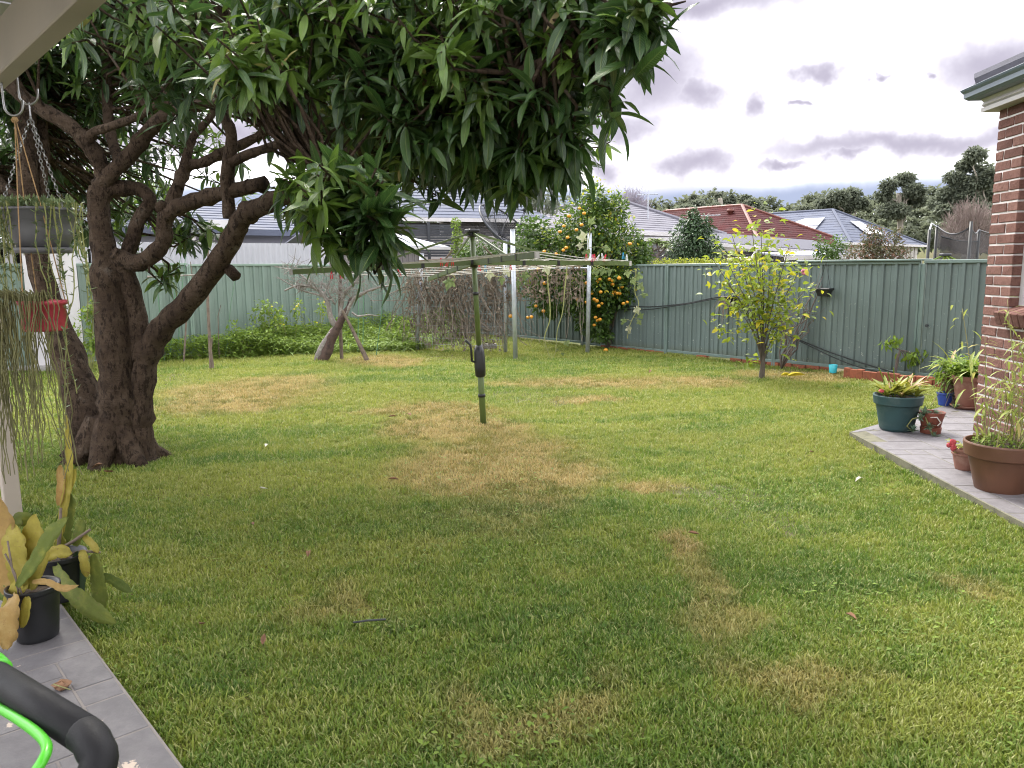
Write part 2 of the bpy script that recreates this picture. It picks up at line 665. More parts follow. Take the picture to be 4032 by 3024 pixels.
mat('soil', (0.055, 0.036, 0.022), 0.95, 0.5, 30, 1.0, 90, dist=0.02)
mat('twine', (0.36, 0.23, 0.11), 0.9, 0.3, 40, 0.5, 200)
mat('line_cord', (0.55, 0.53, 0.48), 0.6, 0.2, 20, 0.2, 100)
mat('peg_red', (0.60, 0.02, 0.035), 0.4, 0.1, 20, 0.02, 50)
mat('peg_pink', (0.72, 0.10, 0.24), 0.4, 0.1, 20, 0.02, 50)
mat('peg_blue', (0.02, 0.26, 0.48), 0.4, 0.1, 20, 0.02, 50)
mat('peg_white', (0.70, 0.74, 0.76), 0.4, 0.1, 20, 0.02, 50)
mat('turquoise', (0.03, 0.40, 0.48), 0.4, 0.1, 20, 0.02, 50)
mat('dead_wood', (0.19, 0.17, 0.155), 0.9, 0.4, 16, 0.8, 60, alt=(0.33, 0.32, 0.29), dist=0.01)
mat('dead_trunk', (0.085, 0.055, 0.045), 0.95, 0.5, 12, 1.0, 40, dist=0.02)
mat('stick', (0.16, 0.125, 0.10), 0.9, 0.4, 12, 0.6, 60)
mat('stake_green', (0.10, 0.22, 0.12), 0.5, 0.2, 10, 0.1, 60)
mat('dry_vine', (0.185, 0.155, 0.125), 0.95, 0.45, 14, 0.5, 60)
mat('vine_stem', (0.23, 0.24, 0.085), 0.8, 0.3, 10, 0.3, 60)
mat('twig_grey', (0.135, 0.11, 0.10), 0.9, 0.3, 12, 0.5, 60)
mat('black_cable', (0.012, 0.015, 0.016), 0.5, 0.1, 10, 0.05, 60)
mat('citrus_fruit', (0.60, 0.27, 0.02), 0.42, 0.15, 30, 0.35, 160)
mat('pink_petal', (0.62, 0.22, 0.34), 0.6, 0.2, 30, 0.2, 60)
mat('red_petal', (0.55, 0.08, 0.10), 0.6, 0.2, 30, 0.2, 60)
mat('yellow_petal', (0.62, 0.52, 0.03), 0.6, 0.2, 30, 0.2, 60)
mat('doorway_shade', (0.006, 0.006, 0.007), 0.9, 0.1, 3, 0.05, 30)  # near-black colour stands in for the shade inside the shed doorway
mat('concrete', (0.27, 0.26, 0.25), 0.9, 0.25, 6, 0.6, 60)
mat('bare_twigs', (0.30, 0.28, 0.33), 0.9, 0.15, 5, 0.1, 20)
mat('brush_twigs', (0.20, 0.155, 0.14), 0.9, 0.3, 5, 0.1, 20)
mat('gum_bark', (0.30, 0.27, 0.23), 0.9, 0.3, 2, 0.2, 10)
mat('bamboo_cane', (0.23, 0.21, 0.09), 0.6, 0.25, 20, 0.1, 60)
mat('dry_leaf', (0.20, 0.105, 0.055), 0.85, 0.4, 30, 0.3, 60, island=0.4)
mat('pale_scrap', (0.55, 0.52, 0.46), 0.85, 0.2, 30, 0.3, 60)
mat('yellow_leaf', (0.60, 0.50, 0.035), 0.6, 0.2, 30, 0.2, 60)

leafmat('mango_leaf', (0.025, 0.062, 0.016), (0.052, 0.110, 0.024), 0.28, 0.25, 0.6, dry=(0.10, 0.12, 0.03), dryfrac=0.04, veins=True)
leafmat('mango_flush', (0.060, 0.125, 0.018), (0.125, 0.205, 0.030), 0.30, 0.28, 0.5, dry=(0.30, 0.22, 0.09), dryfrac=0.03, veins=True)
leafmat('lemon_leaf', (0.15, 0.225, 0.024), (0.24, 0.29, 0.032), 0.42, 0.45, 0.45, dry=(0.55, 0.44, 0.02), dryfrac=0.13)
leafmat('tangerine_leaf', (0.045, 0.095, 0.018), (0.085, 0.15, 0.024), 0.42, 0.3, 0.45)
leafmat('squash_leaf', (0.11, 0.165, 0.06), (0.19, 0.235, 0.10), 0.7, 0.35, 0.3, dry=(0.42, 0.41, 0.30), dryfrac=0.25)
leafmat('weed_leaf', (0.11, 0.19, 0.026), (0.20, 0.28, 0.042), 0.6, 0.35, 0.3)
leafmat('shrub_leaf', (0.035, 0.075, 0.03), (0.075, 0.125, 0.055), 0.4, 0.2, 0.45)
leafmat('bronze_leaf', (0.085, 0.075, 0.045), (0.12, 0.135, 0.06), 0.55, 0.25, 0.3, dry=(0.18, 0.075, 0.05), dryfrac=0.3)
leafmat('hedge_leaf', (0.20, 0.26, 0.025), (0.32, 0.34, 0.04), 0.6, 0.35, 0.3)
leafmat('gum_leaf', (0.098, 0.118, 0.088), (0.165, 0.185, 0.13), 0.6, 0.4, 0.25)  # lightened grey-green: distance haze is put into the leaf colour
leafmat('forest_leaf', (0.10, 0.12, 0.082), (0.16, 0.178, 0.115), 0.65, 0.4, 0.2)  # far foliage paled in colour, in place of hazy air
leafmat('palm_leaf', (0.18, 0.24, 0.05), (0.30, 0.32, 0.09), 0.5, 0.3, 0.35)
leafmat('bromeliad_leaf', (0.17, 0.22, 0.03), (0.33, 0.33, 0.06), 0.45, 0.3, 0.4, dry=(0.42, 0.25, 0.16), dryfrac=0.14)
leafmat('cactus_leaf', (0.16, 0.215, 0.05), (0.31, 0.33, 0.07), 0.45, 0.25, 0.4, veins=False)
leafmat('cactus_yellow', (0.46, 0.40, 0.075), (0.53, 0.45, 0.12), 0.5, 0.3, 0.4)
leafmat('cactus_orange', (0.36, 0.21, 0.07), (0.46, 0.30, 0.11), 0.6, 0.3, 0.3)

def cactus_mat(name, c1, c2, edge):
    """leathery blade with scars and blotches"""
    m = bpy.data.materials.new(name); t = NT(m)
    n1 = t.noise(14, 5, .65, coord='World'); n2 = t.noise(60, 5, .7, coord='World'); n3 = t.noise(180, 3, .6, coord='World')
    c = t.ramp(n1.outputs[0], [(.32, sh(c1, .75)), (.5, c1), (.68, c2)])
    c = t.mix(t.mr(n2.outputs[0], .58, .68, 0, .75), c, edge)
    oi = t.n('ShaderNodeObjectInfo')
    c = t.mix(t.mr(oi.outputs['Random'], 0, 1, 0, .45, False), c, sh(c2, .9))
    nrm = t.bump(t.math('ADD', n2.outputs[0], t.math('MULTIPLY', n3.outputs[0], .4)), .55, .004)
    p = t.principled(c, .55, nrm, 0, .35)
    tr = t.n('ShaderNodeBsdfTranslucent'); t.l(c, tr.inputs[0])
    ms = t.n('ShaderNodeMixShader'); ms.inputs[0].default_value = .3
    t.l(p.outputs[0], ms.inputs[1]); t.l(tr.outputs[0], ms.inputs[2]); t.l(ms.outputs[0], t.out.inputs[0])
    MATS[name] = m


cactus_mat('cactus_leaf', (0.13, 0.185, 0.04), (0.29, 0.31, 0.06), (0.20, 0.17, 0.07))
cactus_mat('cactus_yellow', (0.42, 0.36, 0.055), (0.50, 0.43, 0.12), (0.26, 0.15, 0.06))
cactus_mat('cactus_orange', (0.40, 0.25, 0.075), (0.50, 0.36, 0.14), (0.28, 0.13, 0.06))
leafmat('succulent_leaf', (0.12, 0.175, 0.075), (0.19, 0.24, 0.11), 0.45, 0.15, 0.4)
leafmat('echeveria_leaf', (0.11, 0.19, 0.13), (0.20, 0.26, 0.15), 0.5, 0.12, 0.3)
leafmat('bamboo_leaf', (0.20, 0.26, 0.045), (0.33, 0.37, 0.09), 0.5, 0.35, 0.35, dry=(0.42, 0.34, 0.12), dryfrac=0.1)
leafmat('fern_leaf', (0.12, 0.21, 0.022), (0.22, 0.30, 0.04), 0.5, 0.35, 0.35)
leafmat('dry_vine_leaf', (0.135, 0.105, 0.08), (0.27, 0.225, 0.175), 0.9, 0.2, 0.15)
leafmat('frangipani_leaf', (0.13, 0.20, 0.07), (0.22, 0.27, 0.12), 0.5, 0.3, 0.35)


def fence_mat(name, col):
    """painted sheet with water streaks and pale lichen specks"""
    m = bpy.data.materials.new(name); t = NT(m)
    st_ = t.noise(9, 4, 0.6, coord='World', stretch=(1, 1, .06))
    n1 = t.noise(1.3, 4, 0.6, coord='World')
    sp = t.noise(22, 3, 0.6, coord='World')
    c = t.ramp(n1.outputs[0], [(.3, sh(col, .88)), (.7, sh(col, 1.1))])
    c = t.mix(t.mr(st_.outputs[0], .45, .75, 0, .45), c, sh(col, 1.35))
    c = t.mix(t.mr(st_.outputs[0], .48, .28, 0, .30), c, sh(col, .6))
    z = t.n('ShaderNodeSeparateXYZ'); t.l(t.coord('World'), z.inputs[0])
    lowk = t.mr(z.outputs[2], 1.3, .2, .25, 1.0)
    c = t.mix(t.math('MULTIPLY', t.mr(sp.outputs[0], .66, .71, 0, .8), lowk), c, (.40, .43, .38))
    c = t.mix(t.mr(z.outputs[2], .22, .05, 0, .5), c, (.09, .10, .055))
    t.principled(c, .45, t.bump(n1.outputs[0], .05, .01), 0, .4)
    MATS[name] = m


fence_mat('fence_green', (0.120, 0.158, 0.152))
fence_mat('fence_green_pale', (0.165, 0.222, 0.190))

# ------------------------------------------------------------------ lawn colour (patches of dry and lush grass, paler towards the far right)
DRY = [(980, 1545, 360, 75), (1800, 1700, 300, 85), (1950, 1850, 470, 160), (1350, 2370, 240, 110), (2830, 2380, 160, 260),
       (2100, 2760, 420, 130), (2300, 1500, 420, 22), (2330, 1575, 110, 16), (2780, 1510, 180, 22), (1500, 1420, 190, 22),
       (1700, 1620, 340, 35), (3150, 1480, 260, 24), (2600, 1900, 160, 40), (2700, 2150, 120, 60), (3300, 2700, 420, 120),
       (3800, 2350, 180, 80)]


def vnoise(x, y, scale, seed):
    r = np.random.default_rng(seed).random((64, 64))
    x = x * scale; y = y * scale
    xi = np.floor(x).astype(int); yi = np.floor(y).astype(int)
    fx = x - xi; fy = y - yi
    fx = fx * fx * (3 - 2 * fx); fy = fy * fy * (3 - 2 * fy)
    a = r[xi % 64, yi % 64]; b = r[(xi + 1) % 64, yi % 64]; c = r[xi % 64, (yi + 1) % 64]; d = r[(xi + 1) % 64, (yi + 1) % 64]
    return (a * (1 - fx) + b * fx) * (1 - fy) + (c * (1 - fx) + d * fx) * fy


def fbm(x, y, scale, seed, octaves=4):
    v = 0; amp = 0.5; tot = 0
    for k in range(octaves):
        v = v + amp * vnoise(x + 13.7 * k, y - 7.1 * k, scale * 2.03 ** k, seed + k); tot += amp; amp *= 0.55
    return v / tot


def ss(v, a, b):
    t = np.clip((v - a) / (b - a), 0, 1)
    return t * t * (3 - 2 * t)


def lawn_colour(x, y, grain=True):
    """turf colour at world x, y: lush, pale and dry patches"""
    ox = (fbm(x, y, 1.5, 1) - 0.5) * 0.9; oy = (fbm(x, y, 1.5, 9) - 0.5) * 1.3
    dry = np.zeros_like(x)
    for (px, py, w, h) in DRY:
        c = G(px, py); a = abs(G(px + w, py).x - c.x); b = abs(G(px, py - h).y - G(px, py + h).y) / 2
        r = ((x + ox - c.x) / a) ** 2 + ((y + oy - c.y) / b) ** 2
        dry = np.maximum(dry, ss(-r, -1.5, -0.1) * (1.0 if py < 2200 else 0.6))
    fine = fbm(x, y, 7.0, 21, 3); big = fbm(x, y, 0.5, 31, 4)
    streak = fbm(x * 0.35 + y * 0.1, y * 2.4 - x * 0.3, 1.0, 41, 4)
    v = big * 0.36 + streak * 0.48 + fine * 0.26 + 0.13 * ss(y + 0.5 * x, 3.5, 9.5)
    v = v + RNG.normal(0, 0.05, len(x)) * (1 if grain else 0)
    lush, mid, pale = np.array([0.088, 0.168, 0.024]), np.array([0.155, 0.238, 0.030]), np.array([0.275, 0.310, 0.055])
    k1 = ss(v, 0.42, 0.58)[:, None]; k2 = ss(v, 0.55, 0.74)[:, None]
    c = lush * (1 - k1) + mid * k1
    c = c * (1 - k2) + pale * k2
    g = ss(fine + (RNG.normal(0, 0.12, len(x)) if grain else 0), 0.30, 0.62)[:, None]
    dcol = np.array([0.27, 0.155, 0.062]) * (1 - g) + np.array([0.45, 0.35, 0.145]) * g
    k = np.clip(dry * (0.50 + 0.6 * g[:, 0]), 0, 1)[:, None]
    return np.clip(c * (1 - k) + dcol * k, 0, 1)


def grass_material(name, blade):
    m = bpy.data.materials.new(name)
    t = NT(m)
    at = t.n('ShaderNodeAttribute')
    at.attribute_name = 'turf'
    if blade:
        at.attribute_type = 'INSTANCER'
        g = t.n('ShaderNodeNewGeometry')
        rnd = g.outputs['Random Per Island']
        c = t.mix(t.mr(rnd, 0.0, 0.40, 0.62, 0.0, False), at.outputs['Color'], (0.036, 0.080, 0.016))
        c = t.mix(t.mr(rnd, 0.74, 1.0, 0.0, 0.75, False), c, (0.44, 0.43, 0.19))
        p = t.principled(c, 0.5, None, 0, 0.35)
        tr = t.n('ShaderNodeBsdfTranslucent'); t.l(c, tr.inputs[0])
        ms = t.n('ShaderNodeMixShader'); ms.inputs[0].default_value = 0.4
        t.l(p.outputs[0], ms.inputs[1]); t.l(tr.outputs[0], ms.inputs[2]); t.l(ms.outputs[0], t.out.inputs[0])
    else:
        n = t.noise(60, 3, 0.7, coord='World')
        c = t.mix(t.mr(n.outputs[0], 0.35, 0.7), at.outputs['Color'], (0.10, 0.08, 0.035))
        t.principled(c, 0.95, t.bump(n.outputs[0], 1.0, 0.02), 0, 0.1)
    MATS[name] = m


grass_material('lawn_blade', True)
grass_material('lawn_soil', False)


def brick_mat(name, c1, c2, c3):
    m = bpy.data.materials.new(name)
    t = NT(m)
    oi = t.n('ShaderNodeObjectInfo')
    a = t.ramp(oi.outputs['Random'], [(0.0, c1), (0.35, c2), (0.75, c3), (1.0, sh(c1, 0.8))])
    n1 = t.noise(26, 6, 0.7, coord='World')
    n2 = t.noise(90, 4, 0.7, coord='World')
    a = t.mix(t.mr(n1.outputs[0], 0.42, 0.7, 0.0, 0.55), a, sh(c1, 0.55))
    a = t.mix(t.mr(n2.outputs[0], 0.60, 0.75, 0.0, 0.35), a, (0.45, 0.30, 0.24))
    h = t.math('ADD', n1.outputs[0], t.math('MULTIPLY', n2.outputs[0], 0.4))
    t.principled(a, 0.88, t.bump(h, 0.8, 0.012), 0, 0.2)
    MATS[name] = m


brick_mat('brick_red', (0.135, 0.064, 0.052), (0.175, 0.088, 0.072), (0.21, 0.112, 0.093))


def paving_mat(name, base, worn, dark, wornlo, wornhi):
    m = bpy.data.materials.new(name)
    t = NT(m)
    n1 = t.noise(2.2, 6, 0.65, coord='World')
    n2 = t.noise(9, 6, 0.7, coord='World')
    n3 = t.noise(70, 4, 0.7, coord='World')
    c = t.ramp(n1.outputs[0], [(0.3, dark), (0.5, base), (0.75, sh(base, 1.25))])
    c = t.mix(t.mr(n2.outputs[0], 0.45, 0.7, 0, 0.5), c, dark)
    g = t.n('ShaderNodeObjectInfo')
    c = t.mix(t.mr(g.outputs['Random'], 0, 1, 0, 0.25, False), c, sh(base, 0.7))
    w = t.noise(3.6, 6, 0.62, coord='World')
    c = t.mix(t.mr(w.outputs[0], wornlo, wornhi), c, worn)
    h = t.math('ADD', n2.outputs[0], t.math('MULTIPLY', n3.outputs[0], 0.35))
    rg = t.mr(n2.outputs[0], 0.3, 0.7, 0.55, 0.85)
    t.principled(c, rg, t.bump(h, 0.5, 0.008), 0, 0.4)
    MATS[name] = m


paving_mat('slate_paver', (0.118, 0.112, 0.118), (0.40, 0.33, 0.27), (0.105, 0.10, 0.105), 0.655, 0.67)
paving_mat('pale_paver', (0.165, 0.156, 0.165), (0.12, 0.107, 0.10), (0.108, 0.101, 0.107), 0.60, 0.72)
mat('grout_tan', (0.175, 0.158, 0.148), 0.9, 0.15, 12, 0.5, 120)
mat('grout_grey', (0.25, 0.235, 0.25), 0.9, 0.15, 12, 0.5, 120)
mat('mossy_edge', (0.13, 0.125, 0.085), 0.95, 0.4, 9, 0.8, 60)

# ================================================================== layout lines
RD = Vector((0.641, -0.768, 0)).normalized()      # along the right fence, towards the gate
LD = Vector((0.718, 0.696, 0)).normalized()       # along the left fence, towards the corner
RP = Vector((2.999, 14.873, 0))                   # a post of the right fence
LP = Vector((-6.35, 15.30, 0))                    # a post of the left fence
CORNER = Vector((-1.38, 20.12, 0))
DK1, DK2 = G(243, 2379, 0.12), G(725, 3024, 0.12)
DD = (DK1 - DK2); DD.z = 0; DD.normalize()        # deck edge, going away
DN = Vector((-DD.y, DD.x, 0))                     # to the left = inward on the deck
if DN.x > 0:
    DN = -DN
DECK_H = 0.12
PATH_A = Vector((3.199, 7.143, 0)); PATH_N = Vector((3.121, 4.514, 0)); PATH_B = Vector((4.68, 8.328, 0))
PATH_H = 0.12

# ------------------------------------------------------------------ ground
m = bpy.data.materials.new('earth'); t = NT(m)
n1 = t.noise(0.25, 5, 0.6, coord='World'); n2 = t.noise(8, 5, 0.7, coord='World')
c = t.ramp(n1.outputs[0], [(0.35, (0.075, 0.10, 0.03)), (0.6, (0.12, 0.10, 0.06))])
t.principled(c, 0.95, t.bump(n2.outputs[0], 0.6, 0.03), 0, 0.1)
MATS['earth'] = m
gm = MB()
gm.add([(-900, -900, -0.03), (900, -900, -0.03), (900, 1500, -0.03), (-900, 1500, -0.03)], [(0, 1, 2, 3)])
build(gm, 'ground', 'earth', kind='structure')

# the lawn: a gently uneven sheet inside the fences
YARD = [CORNER, RP, RP + RD * 4.65, RP + RD * 8.0, Vector((9, -1, 0)), Vector((-3, -3, 0)), Vector((-14, 5, 0)), LP - LD * 9, LP]


def inside(poly, x, y):
    r = np.zeros(len(x), dtype=bool)
    n = len(poly)
    for i in range(n):
        a, b = poly[i], poly[(i + 1) % n]
        c = ((a.y > y) != (b.y > y)) & (x < (b.x - a.x) * (y - a.y) / ((b.y - a.y) or 1e-9) + a.x)
        r ^= c
    return r


def seg_dist(x, y, a, b):
    dx, dy = b.x - a.x, b.y - a.y
    t_ = np.clip(((x - a.x) * dx + (y - a.y) * dy) / (dx * dx + dy * dy), 0, 1)
    return np.hypot(x - a.x - t_ * dx, y - a.y - t_ * dy)


def lawn_z(x, y):
    d1 = np.minimum(seg_dist(x, y, PATH_A, PATH_A + (PATH_N - PATH_A) * 2.6), seg_dist(x, y, PATH_A, PATH_B + (PATH_B - PATH_A) * 2.2))
    d2 = seg_dist(x, y, DK2 - DD * 4, DK2 + DD * 9)
    bank = 0.075 * np.exp(-(d1 / 0.55) ** 2) + 0.085 * np.exp(-(d2 / 0.6) ** 2)
    return bank + 0.012 * np.sin(x * 1.3 + 0.4 * y) + 0.012 * np.sin(y * 1.1 - x * 0.7) + 0.006 * np.sin(3.1 * x + 2.3 * y) - 0.008


st = 0.125
gx = np.arange(-15, 9.2, st); gy = np.arange(-3, 21.5, st)
XX, YY = np.meshgrid(gx, gy)
idx = np.arange(XX.size).reshape(XX.shape)
V = np.stack([XX.ravel(), YY.ravel(), lawn_z(XX.ravel(), YY.ravel())], 1)
cxs, cys = (XX[:-1, :-1] + st / 2).ravel(), (YY[:-1, :-1] + st / 2).ravel()
keep = inside(YARD, cxs, cys)
F = np.stack([idx[:-1, :-1].ravel(), idx[:-1, 1:].ravel(), idx[1:, 1:].ravel(), idx[1:, :-1].ravel()], 1)[keep]
me = np_mesh('lawn', V, F, 'lawn_soil')
lc = lawn_colour(V[:, 0], V[:, 1], False)
if len(me.vertices) == len(lc):
    a_ = me.attributes.new('turf', 'FLOAT_COLOR', 'POINT')
    a_.data.foreach_set('color', np.concatenate([lc * 0.75, np.ones((len(lc), 1))], 1).astype(np.float32).ravel())
obj(me, 'lawn', kind='structure')

DECK_POLY = [DK2 - DD * 4, DK2 + DD * 9, DK2 + DD * 9 + DN * 5, DK2 - DD * 4 + DN * 5]
PATH_POLY = [PATH_A + (PATH_N - PATH_A) * 2.6, PATH_A, PATH_B, PATH_B + (PATH_B - PATH_A) * 2.2, Vector((9, 8, 0)), Vector((9, -1, 0))]
# strip of weeds in front of the left fence, as far as the vine frame
BED_POLY = [G(560, 1430), G(850, 1412), G(1100, 1404), G(1400, 1392), G(1640, 1380), CORNER + Vector((0.2, -0.9, 0)), CORNER,
            LP, LP - LD * 1.2]


def blade_cluster(n, hmin, hmax, rad, wid, lean):
    V, F = [], []
    for i in range(n):
        a, r = random.uniform(0, 2 * PI), rad * math.sqrt(random.random())
        x, y = r * math.cos(a), r * math.sin(a)
        h = random.uniform(hmin, hmax)
        d = random.uniform(0, 2 * PI); k = h * random.uniform(lean * 0.3, lean)
        w = wid * random.uniform(0.7, 1.3) / 2
        px, py = -math.sin(d) * w, math.cos(d) * w
        dx, dy = math.cos(d) * k, math.sin(d) * k
        b = len(V)
        V += [(x - px, y - py, -0.006), (x + px, y + py, -0.006),
              (x + dx * 0.4 + px * 0.9, y + dy * 0.4 + py * 0.9, h * 0.62), (x + dx * 0.4 - px * 0.9, y + dy * 0.4 - py * 0.9, h * 0.62),
              (x + dx + px * 0.25, y + dy + py * 0.25, h), (x + dx - px * 0.25, y + dy - py * 0.25, h)]
        F += [(b, b + 1, b + 2, b + 3), (b + 3, b + 2, b + 4, b + 5)]
    return V, F


def instancer(name, pts, rot, scl, which, sources, mname, label=None, cat=None, turf=None):
    """one object: every tuft is an instance put down by geometry nodes"""
    me = bpy.data.meshes.new(name)
    me.vertices.add(len(pts)); me.vertices.foreach_set('co', pts.astype(np.float32).ravel())
    a = me.attributes.new('rot', 'FLOAT_VECTOR', 'POINT'); a.data.foreach_set('vector', rot.astype(np.float32).ravel())
    a = me.attributes.new('scl', 'FLOAT', 'POINT'); a.data.foreach_set('value', scl.astype(np.float32))
    a = me.attributes.new('which', 'INT', 'POINT'); a.data.foreach_set('value', which.astype(np.int32))
    if turf is not None:
        a = me.attributes.new('turf', 'FLOAT_COLOR', 'POINT')
        a.data.foreach_set('color', np.concatenate([turf, np.ones((len(turf), 1))], 1).astype(np.float32).ravel())
    me.update()
    o = bpy.data.objects.new(name, me)
    COL.objects.link(o)
    cc = bpy.data.collections.new(name + '_sources')
    for i, (V, F) in enumerate(sources):
        sm = new_mesh('tuft', V, F)
        sm.materials.append(MATS[mname])
        so = bpy.data.objects.new('%s_source_%02d' % (name, i), sm)
        cc.objects.link(so)
    ng = bpy.data.node_groups.new(name, 'GeometryNodeTree')
    ng.interface.new_socket('Geometry', in_out='INPUT', socket_type='NodeSocketGeometry')
    ng.interface.new_socket('Geometry', in_out='OUTPUT', socket_type='NodeSocketGeometry')
    N = ng.nodes
    gi, go = N.new('NodeGroupInput'), N.new('NodeGroupOutput')
    ip = N.new('GeometryNodeInstanceOnPoints')
    ci = N.new('GeometryNodeCollectionInfo'); ci.inputs[0].default_value = cc
    ci.inputs['Separate Children'].default_value = True; ci.inputs['Reset Children'].default_value = True

    def attr(nm, ty):
        n = N.new('GeometryNodeInputNamedAttribute'); n.data_type = ty; n.inputs[0].default_value = nm
        return n.outputs[0]
    L = ng.links
    L.new(gi.outputs[0], ip.inputs['Points']); L.new(ci.outputs[0], ip.inputs['Instance'])
    ip.inputs['Pick Instance'].default_value = True
    L.new(attr('which', 'INT'), ip.inputs['Instance Index'])
    L.new(attr('rot', 'FLOAT_VECTOR'), ip.inputs['Rotation'])
    L.new(attr('scl', 'FLOAT'), ip.inputs['Scale'])
    L.new(ip.outputs[0], go.inputs[0])
    md = o.modifiers.new('grass', 'NODES'); md.node_group = ng
    o['kind'] = 'stuff'
    return tag(o, label, cat)


def grass_points():
    out = []
    for y0, y1, dens in ((1.6, 3.6, 1700), (3.6, 5.5, 1150), (5.5, 8, 620), (8, 12, 320), (12, 20.5, 210)):
        hw = 0.76 * y1 + 1.3
        n = int((y1 - y0) * 2 * hw * dens)
        x = RNG.uniform(-hw, hw, n); y = RNG.uniform(y0, y1, n)
        k = np.abs(x) < 0.76 * y + 1.2
        out.append(np.stack([x[k], y[k]], 1))
    p = np.concatenate(out)
    x, y = p[:, 0], p[:, 1]
    k = inside(YARD, x, y) & ~inside(DECK_POLY, x, y) & ~inside(PATH_POLY, x, y) & ~inside(BED_POLY, x, y)
    return p[k]


gp = grass_points()
n = len(gp)
srcs = [blade_cluster(17, 0.010, 0.025, 0.044, 0.0050, 1.15) for _ in range(6)] + \
       [blade_cluster(13, 0.015, 0.035, 0.045, 0.0056, 1.1) for _ in range(3)]
far = np.clip((gp[:, 1] - 4) / 10, 0, 1)
pts = np.stack([gp[:, 0], gp[:, 1], lawn_z(gp[:, 0], gp[:, 1])], 1)
rot = np.stack([RNG.normal(0, 0.12, n), RNG.normal(0, 0.12, n), RNG.uniform(0, 6.28, n)], 1)
scl = RNG.uniform(0.75, 1.25, n) * (1.0 + 0.55 * far)
which = RNG.integers(0, 9, n)
which[(which > 5) & (RNG.random(n) < 0.5)] = 2
srcs += [blade_cluster(2, 0.012, 0.026, 0.03, 0.0055, 4.0) for _ in range(2)]
sw = RNG.random(n) < 0.035
which[sw] = RNG.integers(9, 11, sw.sum())
instancer('lawn_grass', pts, rot, scl, which, srcs, 'lawn_blade', 'short mown lawn grass, green with yellow dry patches', 'grass', turf=lawn_colour(gp[:, 0], gp[:, 1]))

# clover and flat weeds that break up the turf
def lawn_weeds():
    n_ = 26000
    y = 1.8 + 12.0 * RNG.random(n_) ** 1.3; x = RNG.uniform(-1, 1, n_) * (0.76 * y + .8)
    k = inside(YARD, x, y) & ~inside(DECK_POLY, x, y) & ~inside(PATH_POLY, x, y) & ~inside(BED_POLY, x, y) & (fbm(x, y, 1.1, 61) + .25 * fbm(x, y, 6, 71) > .69)
    x, y = x[k], y[k]
    p = np.stack([x, y, lawn_z(x, y) + RNG.uniform(.008, .03, len(x))], 1)
    d = rdirs(len(x), -.1, .5)
    obj(scatter('lawn_weeds', leaf_template(1, .6, 2, .2, .2), p, frames(d), RNG.uniform(.014, .034, len(x)), 'weed_leaf'), 'lawn_weeds', kind='stuff',
        label='scattered clover and flat weeds in the mown lawn', cat='weeds')


lawn_weeds()

# ------------------------------------------------------------------ paved slabs
def slab(name, poly, h, mname):
    mb = MB()
    mb.prism([Vector((p.x, p.y, -0.1)) for p in poly][::1], (0, 0, h + 0.1 - 0.0025))
    return build(mb, name, mname, kind='structure')


def pavers(parent, org, ex, ey, rects, h, mname, gap=0.007, clip=None):
    """each paving stone an object of its own, standing a little proud of the grout"""
    cache = {}
    for (u0, v0, u1, v1) in rects:
        w, d = u1 - u0 - gap, v1 - v0 - gap
        c = org + ex * ((u0 + u1) / 2) + ey * ((v0 + v1) / 2)
        if clip and not clip(org, ex, ey, u0, v0, u1, v1):
            continue
        key = (round(w, 3), round(d, 3))
        if key not in cache:
            mb = MB(); b = 0.004
            mb.add([(-w / 2, -d / 2, -0.02), (w / 2, -d / 2, -0.02), (w / 2, d / 2, -0.02), (-w / 2, d / 2, -0.02),
                    (-w / 2, -d / 2, -b), (w / 2, -d / 2, -b), (w / 2, d / 2, -b), (-w / 2, d / 2, -b),
                    (-w / 2 + b, -d / 2 + b, 0), (w / 2 - b, -d / 2 + b, 0), (w / 2 - b, d / 2 - b, 0), (-w / 2 + b, d / 2 - b, 0)],
                   [(0, 1, 5, 4), (1, 2, 6, 5), (2, 3, 7, 6), (3, 0, 4, 7), (4, 5, 9, 8), (5, 6, 10, 9), (6, 7, 11, 10), (7, 4, 8, 11),
                    (8, 9, 10, 11)])
            me = new_mesh('paving_stone', mb.v, mb.f); me.materials.append(MATS[mname]); cache[key] = me
        mm = Matrix.Translation((c.x, c.y, h + random.uniform(-0.0012, 0.0012))) @ Matrix((
            (ex.x, ey.x, 0, 0), (ex.y, ey.y, 0, 0), (0, 0, 1, 0), (0, 0, 0, 1)))
        place(cache[key], 'paving_stone', mm, parent=parent)


def ashlar(w, d, unit, seed):
    """random ashlar rectangles filling w x d on a unit grid"""
    rr = random.Random(seed)
    nx, ny = int(w / unit), int(d / unit)
    used = [[False] * ny for _ in range(nx)]
    out = []
    for i in range(nx):
        for j in range(ny):
            if used[i][j]:
                continue
            a, b = rr.choice([(1, 1), (2, 1), (1, 2), (2, 2), (3, 2), (2, 3), (3, 1)])
            a, b = min(a, nx - i), min(b, ny - j)
            while any(used[i + p][j + q] for p in range(a) for q in range(b)):
                if b > 1:
                    b -= 1
                else:
                    a -= 1
            for p in range(a):
                for q in range(b):
                    used[i + p][j + q] = True
            out.append((i * unit, j * unit, (i + a) * unit, (j + b) * unit))
    return out


deck = slab('patio', DECK_POLY, DECK_H, 'grout_tan')
o0 = Vector((DK2.x, DK2.y, 0)) - DD * 0.55
rects = []
rr = random.Random(3)
u = 0.0
pavers(deck, o0 + DN * 0.004, DD, DN, ashlar(3.9, 1.9, 0.145, 5), DECK_H, 'slate_paver', 0.006)

path = slab('path', PATH_POLY, PATH_H, 'mossy_edge')
pe = (PATH_A - PATH_N).normalized(); pn = Vector((pe.y, -pe.x, 0))
po = Vector((PATH_N.x, PATH_N.y, 0)) - pe * 1.2


